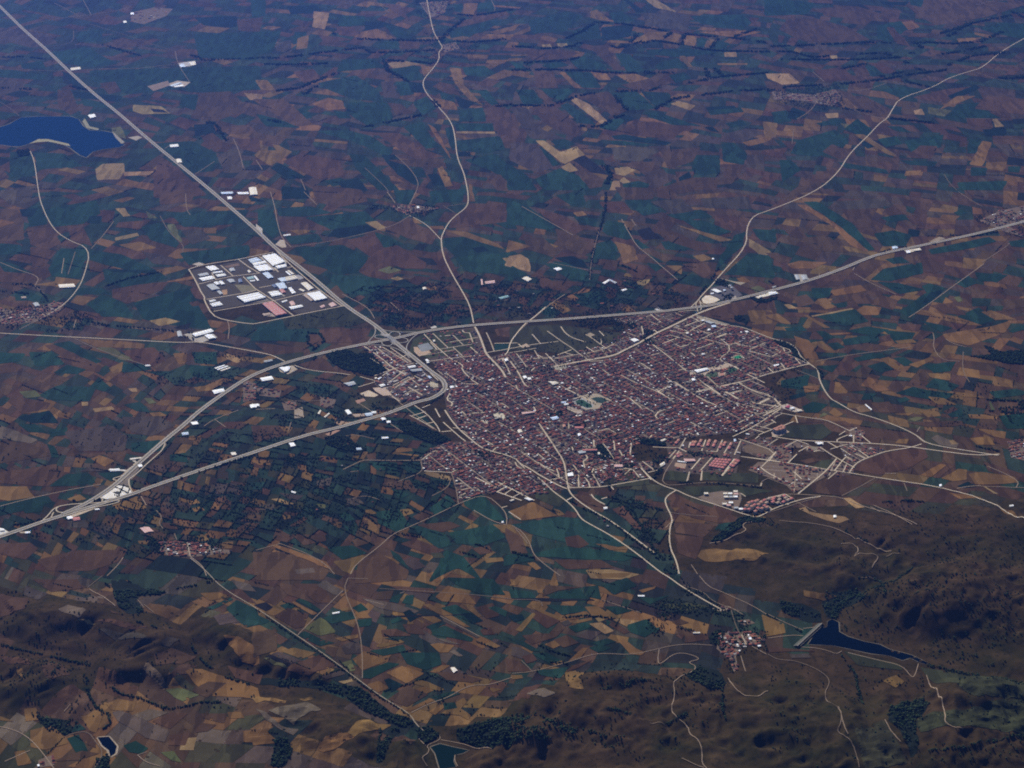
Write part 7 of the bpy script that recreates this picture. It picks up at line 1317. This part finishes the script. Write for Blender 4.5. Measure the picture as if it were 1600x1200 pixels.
LOOSE = [('the northern orchards', 400, 300, 4, '560,640 700,580 840,610 1180,560 1210,700 1330,740 1355,825 1080,840 900,865 770,835 740,760', 46, .55), ('the northern orchards', 400, 300, 4, '1380,580 1600,540 1600,800 1370,815 1350,700', 38, .5), ('the northern gardens', 800, 300, 4, '0,560 240,600 330,700 560,560 900,560 1160,690 1100,715 800,760 500,780 0,800', 32, .55),
 ('the highway belt', 800, 300, 4, '350,800 560,785 680,790 700,860 620,900 560,860 400,840', 75, .2), ('the hedged gardens', 0, 600, 4, '200,880 500,860 620,780 900,740 1000,700 1400,600 1600,480 1600,1000 1300,1100 1180,1000 960,1080 780,1060 600,1000 200,960', 26, .62), ('the gardens by the motorway triangle', 0, 600, 4, '820,600 1300,300 1600,230 1600,400 1200,560 900,640', 20, .6),
 ('the wide garden country', 400, 600, 4, '0,450 700,420 1030,480 1040,560 1220,600 1180,700 1000,800 750,940 400,920 0,1000', 26, .62), ('the gardens below the works', 400, 600, 4, '0,200 550,160 860,80 900,150 600,240 300,320 0,400', 26, .55), ('the gardens above the lower highway', 400, 600, 4, '0,0 560,0 900,120 700,200 300,60 0,60', 30, .5), ('the gardens around the road fork', 0, 300, 4, '1000,1000 1600,1000 1600,1200 900,1200', 24, .6),
 ('the river gardens', 800, 600, 4, '640,680 800,730 960,900 990,1100 1050,1190 960,1190 780,950 600,720', 44, .45), ('the lower river gardens', 800, 900, 4, '1040,0 1200,120 1300,180 1460,240 1580,330 1400,350 1300,330 1180,250 960,260 820,200 980,140 1100,100', 46, .4), ('the meadows left of the dam village', 800, 900, 4, '760,180 1000,140 1200,240 1280,380 1000,330 900,390 800,290', 30, .5),
 ('the scrub hills in the centre bottom', 800, 900, 4, '200,640 500,560 900,520 1250,560 1400,700 1350,900 1100,1000 900,1200 600,1100 300,900', 9, .6), ('the eastern hills', 1200, 600, 4, '450,860 800,720 1100,780 1500,900 1600,870 1600,1200 300,1200 260,1000', 6, .6), ('the reservoir mountain', 1200, 900, 4, '500,60 1000,0 1600,0 1600,560 1150,560 900,460 700,420 450,340 480,200', 15, .55),
 ('the slopes below the reservoir', 1200, 900, 4, '0,560 400,500 900,600 1600,700 1600,1200 0,1200', 6, .6), ('the bottom left hills', 0, 900, 4, '0,100 600,80 1000,260 1600,600 1600,800 700,850 200,700 0,500', 5, .6), ('the left bottom corner', 0, 900, 4, '0,500 500,550 700,850 500,950 0,850', 9, .55), ('the shrubby plain on the left', 0, 600, 4, '400,250 760,200 900,330 800,450 480,450', 2.6, 0),
 ('the brown plain on the left', 0, 600, 4, '0,200 1000,150 1100,400 0,700', .5, 0), ('the far right fields', 1200, 600, 4, '900,0 1600,0 1600,330 1000,280', 6, .6), ('the village edge', 0, 300, 4, '0,740 300,680 480,740 660,830 560,850 300,880 0,850', 40, .4), ('the village edge', 0, 600, 4, '900,960 1250,940 1400,1020 1380,1080 1200,1090 960,1060', 55, .35), ('the dam village', 800, 900, 4, '1260,340 1600,340 1600,470 1470,470 1370,620 1320,540', 50, .35),
 ('the northern village', 400, 300, 4, '700,80 880,85 1060,80 1150,90 1130,110 1000,180 960,150 820,110 700,110', 40, .3), ('the far village', 1200, 0, 4, '0,560 100,560 330,540 440,520 480,660 300,710 240,680 60,640', 30, .3), ('the eastern village', 1200, 300, 4, '1280,160 1440,90 1600,90 1600,290 1480,260 1460,220 1300,190', 30, .3), ('the plain below the interchange', 400, 300, 4, '120,780 560,740 700,820 680,860 400,900 200,880', 7, .5),
 ('the town gardens', 0, 0, 1, '700,600 745,560 960,560 1070,560 1200,660 1060,690 990,740 880,760 780,710', 17, .25), ('the south western town gardens', 0, 0, 1, '660,720 735,690 880,765 800,770 716,784', 16, .25), ('the eastern town gardens', 0, 0, 1, '1010,535 1092,492 1265,570 1225,640 1160,690 1110,608', 15, .3), ('the northern town gardens', 0, 0, 1, '760,560 960,500 1080,487 1010,533 870,575 800,590', 15, .3),
 ('the far northern groves', 400, 0, 4, '1050,200 1180,250 1400,270 1380,330 1100,400 1000,330', 18, .4), ('the village far north', 400, 0, 4, '1000,0 1240,0 1230,60 1080,140 1000,80', 18, .4), ('the pond meadows', 400, 900, 4, '1080,600 1600,520 1600,880 1200,880 1000,850', 5, .5), ('the right edge woods', 1200, 600, 4, '1500,330 1600,320 1600,480 1500,460', 40, .3), ('the quarry hill', 1040, 700, 8, '1100,880 1300,880 1420,960 1380,1040 1200,1000 1120,940', 40, .4)]
for nm, ox, oy, k, s, d, cl in LOOSE: scatter(Z(ox, oy, k, s), d, (2.8, 5.0), nm, cl, 9)
LINES = [(0, 0, 4, '0,360 140,355 280,370 330,380;1130,340 1220,350 1280,380 1400,370 1600,365;440,540 560,565;700,240 850,245;640,280 880,350;1190,760 1340,770 1420,880;0,550 200,560', 14, (4, 7)),
 (400, 0, 4, '0,360 120,365 250,350 400,330 560,310 660,300 720,330 900,325 1050,320 1120,310;0,400 180,405 360,400 480,395;130,570 270,550 420,490 500,460;480,210 620,245 1000,255 1180,250 1350,265 1560,245;800,370 820,440 900,480 950,510;1080,595 1140,670;690,790 820,765 1030,720;80,750 150,765;1260,90 1350,100 1480,80 1600,60;1150,260 1220,180 1300,120;820,380 1000,385 1100,400;1440,670 1600,655;380,540 300,590', 12, (5, 8)),
 (800, 0, 4, '0,290 120,295 200,305 380,290 420,265;20,400 180,385 330,380 420,360;340,240 430,200 520,140 700,150 880,180 1020,205 1200,225 1400,240 1600,270;420,270 560,270 660,300 780,270 900,255 1060,280 1200,310 1330,320 1600,325;730,280 780,215;930,260 990,205;1060,275 1075,225;1240,300 1290,245;0,440 200,435 430,440 640,455 900,460;600,575 860,565 940,545;900,680 1000,620 1150,600 1380,570 1600,560;230,660 330,630 420,600 500,580;420,790 560,790 640,740 700,720;1100,520 1300,480 1420,470 1600,455;830,450 1000,455;0,660 250,660;580,1040 620,1090 600,1150;1390,230 1530,180;1210,430 1230,480;1270,430 1320,480;640,600 720,690', 11, (5, 8)),
 (1200, 0, 4, '0,290 200,285 400,275 640,265 760,270;0,320 150,325 280,360 380,350;900,270 1000,265 1150,275 1330,260 1460,200;880,330 1060,345 1200,320 1360,290;80,370 400,375 620,370 820,360 900,420 1000,450;360,430 460,430 600,400;0,570 130,540 400,530 560,515 700,500 860,470 1100,440 1140,400 1270,350 1480,330;560,340 700,330 820,360;860,510 1020,550;1100,240 1250,150 1400,120 1600,80;1080,210 1300,140;1500,60 1600,110;480,680 640,700;920,265 960,300;700,480 840,450;1450,490 1600,485;760,740 1040,770', 10, (5, 8)),
 (0, 300, 4, '80,575 200,580 240,600 300,680;660,830 860,850 1080,870 1230,930;660,590 800,540 1000,500;0,620 200,640;480,790 680,840;1260,890 1180,880', 10, (4, 6)), (800, 300, 4, '590,0 585,90 560,200 530,290 505,380 490,480 485,550;700,200 740,250;690,460 780,500;1290,480 1240,560 1170,640', 9, (4, 6)),
 (1200, 300, 4, '700,380 800,350 880,345;1030,330 1110,325;1140,270 1280,280 1440,250;0,560 60,590', 9, (4, 6)), (0, 600, 4, '80,880 160,875 260,850;460,730 500,740 620,730;900,620 1000,620;280,880 400,920;860,660 960,640 1500,470 1600,445', 9, (4, 6)),
 (400, 600, 4, '0,460 220,470 400,465 560,470;0,380 120,390;560,450 620,470 660,475;1100,410 900,530;560,330 700,300;760,560 1000,560;1140,640 1210,640 1220,590;1280,1050 1380,1080;1370,1000 1470,1040;640,780 760,880;860,930 1040,960;700,500 860,510', 8, (3, 5)),
 (400, 300, 4, '320,880 400,885 430,930 370,980 330,950 325,900;360,980 370,1050;710,600 860,590', 8, (4, 6)), (800, 600, 4, '600,700 680,730 760,840 860,940 920,1000;640,700 760,800 840,960 900,1050 960,1100;480,790 620,860 740,960 880,1060;370,730 460,790;1110,560 1100,620;1330,600 1340,640;1040,620 1200,620 1400,625 1560,650;480,570 600,600 620,680;980,930 990,1100;700,770 820,760 940,790;0,1050 140,1090', 8, (3.5, 5.5)),
 (0, 900, 4, '0,430 100,455 260,490 480,540 560,560;540,640 545,700 560,760 600,820 680,870 690,920 640,960;700,700 760,740 860,760 960,800 1050,835 1150,820 1250,790 1380,790;1200,440 1270,540 1400,630 1560,680;860,290 980,325;640,20 720,110;1100,80 1220,60 1340,30', 6, (3, 5)),
 (400, 900, 4, '400,630 530,585;0,210 240,380 480,540 600,630 700,710 960,870;900,480 1000,460;700,480 830,520;800,720 940,680 1120,615;1500,390 1600,470;1380,410 1500,460;520,530 600,610;780,960 760,1080', 6, (2.5, 4)),
 (800, 900, 4, '320,260 460,250 540,255 640,270;180,480 240,540 350,550;160,430 280,480 360,500;560,150 720,200 860,250;700,700 860,650;500,720 700,690 820,650;600,830 760,860;960,930 1100,860;1060,90 1200,110 1240,180 1290,240 1440,250;1310,700 1320,840 1330,900', 6, (3, 5)),
 (1200, 900, 4, '990,555 1150,590 1300,620 1500,650 1700,690;1000,565 1150,600 1300,630 1500,660 1700,700;395,260 420,200 520,130 640,80 800,30 960,-60;405,240 440,190 540,120 660,70 820,20;460,500 550,620 560,700 600,800;640,570 720,580;0,250 100,290 210,350;1000,1100 1200,1080 1600,1000;560,10 700,30 740,120', 7, (3, 5)), (1200, 600, 4, '1360,100 1600,110;1380,170 1480,175 1520,240;1300,390 1440,420;720,740 860,730 1070,740;480,920 620,990', 8, (3.5, 5.5)), (640, 600, 8, '620,400 640,480 600,560;640,560 760,580;200,260 330,200 420,130 430,60;0,560 180,560', 8, (3.5, 5)),
 (1100, 480, 8, '1380,760 1470,820 1480,900', 8, (4, 6))]
for ox, oy, k, L, sp, r in LINES:
    for i, s in enumerate(L.split(';')): treeline(Z(ox, oy, k, s), sp * (.45 if oy == 0 else .8), (r[0] * 1.1, r[1] * 1.1), r[0] * (2.6 if oy == 0 else 1.3), .30 if oy == 0 else .2, 'the tree line', 1.0, 3 + i)
# hedges along the small fields of the garden country and here and there elsewhere
gard = [(Z(0, 0, 1, '180,760 420,700 640,640 700,745 715,790 640,850 420,860 360,900 180,860'), .62, 6), (Z(0, 0, 1, '330,580 560,590 690,620 560,660 300,740 230,740'), .5, 8), (Z(0, 0, 1, '560,440 1080,420 1060,480 600,500'), .45, 10), (Z(0, 0, 1, '0,580 330,560 300,700 0,780'), .10, 9), (Z(0, 0, 1, '940,770 1050,800 1060,900 1000,870'), .6, 8)]
cc = np.array([W.mean(0) for W in HQ]); used = np.zeros(len(HQ), bool)
for G, pr, sp in gard:
    ins = inpoly(cc[:, 0], cc[:, 1], G) & ~used; used |= ins
    for i in np.nonzero(ins)[0]:
        W = HQ[i]
        for a, b2 in zip(W, np.roll(W, -1, 0)):
            if rng.random() < pr * .40: treeline(np.array([a, b2]), sp * .8, (2.4, 4.2), 1.5, .12, 'the field hedges', .95, int(i) % 50)
for i in np.nonzero(~used)[0]:
    W = HQ[i]; c = W.mean(0)
    if rng.random() < .10 and c[1] < 19000:
        j = rng.integers(0, 4); treeline(np.array([W[j], W[(j + 1) % 4]]), 9, (2.6, 4.2), 1.5, .3, 'the field hedges', 1, int(i) % 50)
TT = np.concatenate(TREES)
bx = near_road(TT[:, 0], TT[:, 1], 1.0)
for p in (LAKE, RESV, POND, GPOND): bx |= inpoly(TT[:, 0], TT[:, 1], world(p))
TT = TT[~bx]
# thin out trees that stand inside one another
key = (np.floor(TT[:, 0] / 4.5).astype(np.int64) * 100003 + np.floor(TT[:, 1] / 4.5).astype(np.int64)); _, ui = np.unique(key, return_index=True); TT = TT[np.sort(ui)]
print('trees', len(TT))
t_ = (1 + 5 ** .5) / 2
ICO = np.array([(-1, t_, 0), (1, t_, 0), (-1, -t_, 0), (1, -t_, 0), (0, -1, t_), (0, 1, t_), (0, -1, -t_), (0, 1, -t_), (t_, 0, -1), (t_, 0, 1), (-t_, 0, -1), (-t_, 0, 1)]) / math.sqrt(1 + t_ * t_)
ICF = np.array([(0, 11, 5), (0, 5, 1), (0, 1, 7), (0, 7, 10), (0, 10, 11), (1, 5, 9), (5, 11, 4), (11, 10, 2), (10, 7, 6), (7, 1, 8), (3, 9, 4), (3, 4, 2), (3, 2, 6), (3, 6, 8), (3, 8, 9), (4, 9, 5), (2, 4, 11), (6, 2, 10), (8, 6, 7), (9, 8, 1)])
TEMPL = [ICO * rng.uniform(.72, 1.28, (12, 1)) for _ in range(12)]
LEAF = np.array([(.022, .040, .016), (.030, .048, .018), (.018, .032, .018), (.040, .052, .020), (.024, .042, .022)])
def trunk(r, h):
    a = np.linspace(0, 2 * math.pi, 6)[:-1]; V = [(math.cos(q) * r, math.sin(q) * r, -1.0) for q in a] + [(math.cos(q) * r * .6, math.sin(q) * r * .6, h) for q in a]
    T = []
    for i in range(5): j = (i + 1) % 5; T += [(i, j, 5 + j), (i, 5 + j, 5 + i)]
    return np.array(V), np.array(T)
M_BARK = plain('bark', (.05, .038, .028), 1.0, 0.0)
ZBOX = {int(z_): TT[TT[:, 4] == z_][:, :2] for z_ in np.unique(TT[:, 4])}
# the trees that show largest: nearest to the camera, standing a little apart
d2 = TT[:, 0] ** 2 + TT[:, 1] ** 2 + CAMH ** 2; pxx, pyy = to_px(TT[:, 0], TT[:, 1])
vis = (pxx > 0) & (pxx < 1600) & (pyy > 0) & (pyy < 1195)
score = TT[:, 2] / np.sqrt(d2) * vis; order = np.argsort(-score); ind = set(order[:290].tolist())
for i in order[:290]:
    x, y, r, sh, zn = TT[i]; z = float(hz([x], [y])[0]); hh = r * rng.uniform(.9, 1.2)
    t = bpy.data.objects.new('tree', None); COL.objects.link(t); t.location = (x, y, z)
    zn_ = ZN[int(zn)]; zw = ZBOX[int(zn)]; tag(t, '%s dark tree %s' % ('broad' if hh > r * 1.02 else 'rounded', place(x, y, zw) + zn_), 'tree', 'large trees in ' + zn_)
    V = []; T = []; n0 = 0                       # crown: several overlapping leaf clumps
    for q in range(5):
        o_ = rng.normal(0, .42, 3) * r * np.array([1, 1, .6]); s_ = rng.uniform(.5, .75) * r
        if q == 0: o_ = np.zeros(3); s_ = r * .8
        V.append(TEMPL[rng.integers(12)] * s_ + o_ + np.array([0, 0, hh + r * .35])); T.append(ICF + n0); n0 += 12
    V = np.concatenate(V); T = np.concatenate(T); C = np.repeat(LEAF[rng.integers(5, size=5)] * rng.uniform(.8, 1.2, (5, 1)), 12, 0)
    obj('crown', mesh_np('crown', V, T, C), M_TREE, t)
    V, T = trunk(r * .09 + .1, hh); obj('trunk', mesh_np('trunk', V, T), M_BARK, t)
rest = np.array([i for i in range(len(TT)) if i not in ind]); R_ = TT[rest]; Nn = len(R_)
ti = rng.integers(0, 12, Nn); Vt = np.stack(TEMPL)[ti]
a = rng.uniform(0, 6.28, Nn); ca, sa = np.cos(a)[:, None], np.sin(a)[:, None]
r = R_[:, 2][:, None]
Vx = (Vt[:, :, 0] * ca - Vt[:, :, 1] * sa) * r + R_[:, 0][:, None]; Vy = (Vt[:, :, 0] * sa + Vt[:, :, 1] * ca) * r + R_[:, 1][:, None]
tall = rng.uniform(.85, 1.25, Nn)[:, None]; Vz = Vt[:, :, 2] * r * tall + r * tall * .95 + hz(R_[:, 0], R_[:, 1])[:, None]
V = np.stack([Vx, Vy, Vz], -1).reshape(-1, 3); T = (ICF[None] + (np.arange(Nn) * 12)[:, None, None]).reshape(-1, 3)
C = np.repeat(LEAF[rng.integers(0, 5, Nn)] * (R_[:, 3] * rng.uniform(.75, 1.25, Nn))[:, None], 12, 0)
o = obj('woodland', mesh_np('woodland', V, T, C), M_TREE); tag(o, 'dark woods, orchards, hedges and scattered trees across the plain', 'woodland', kind='stuff')
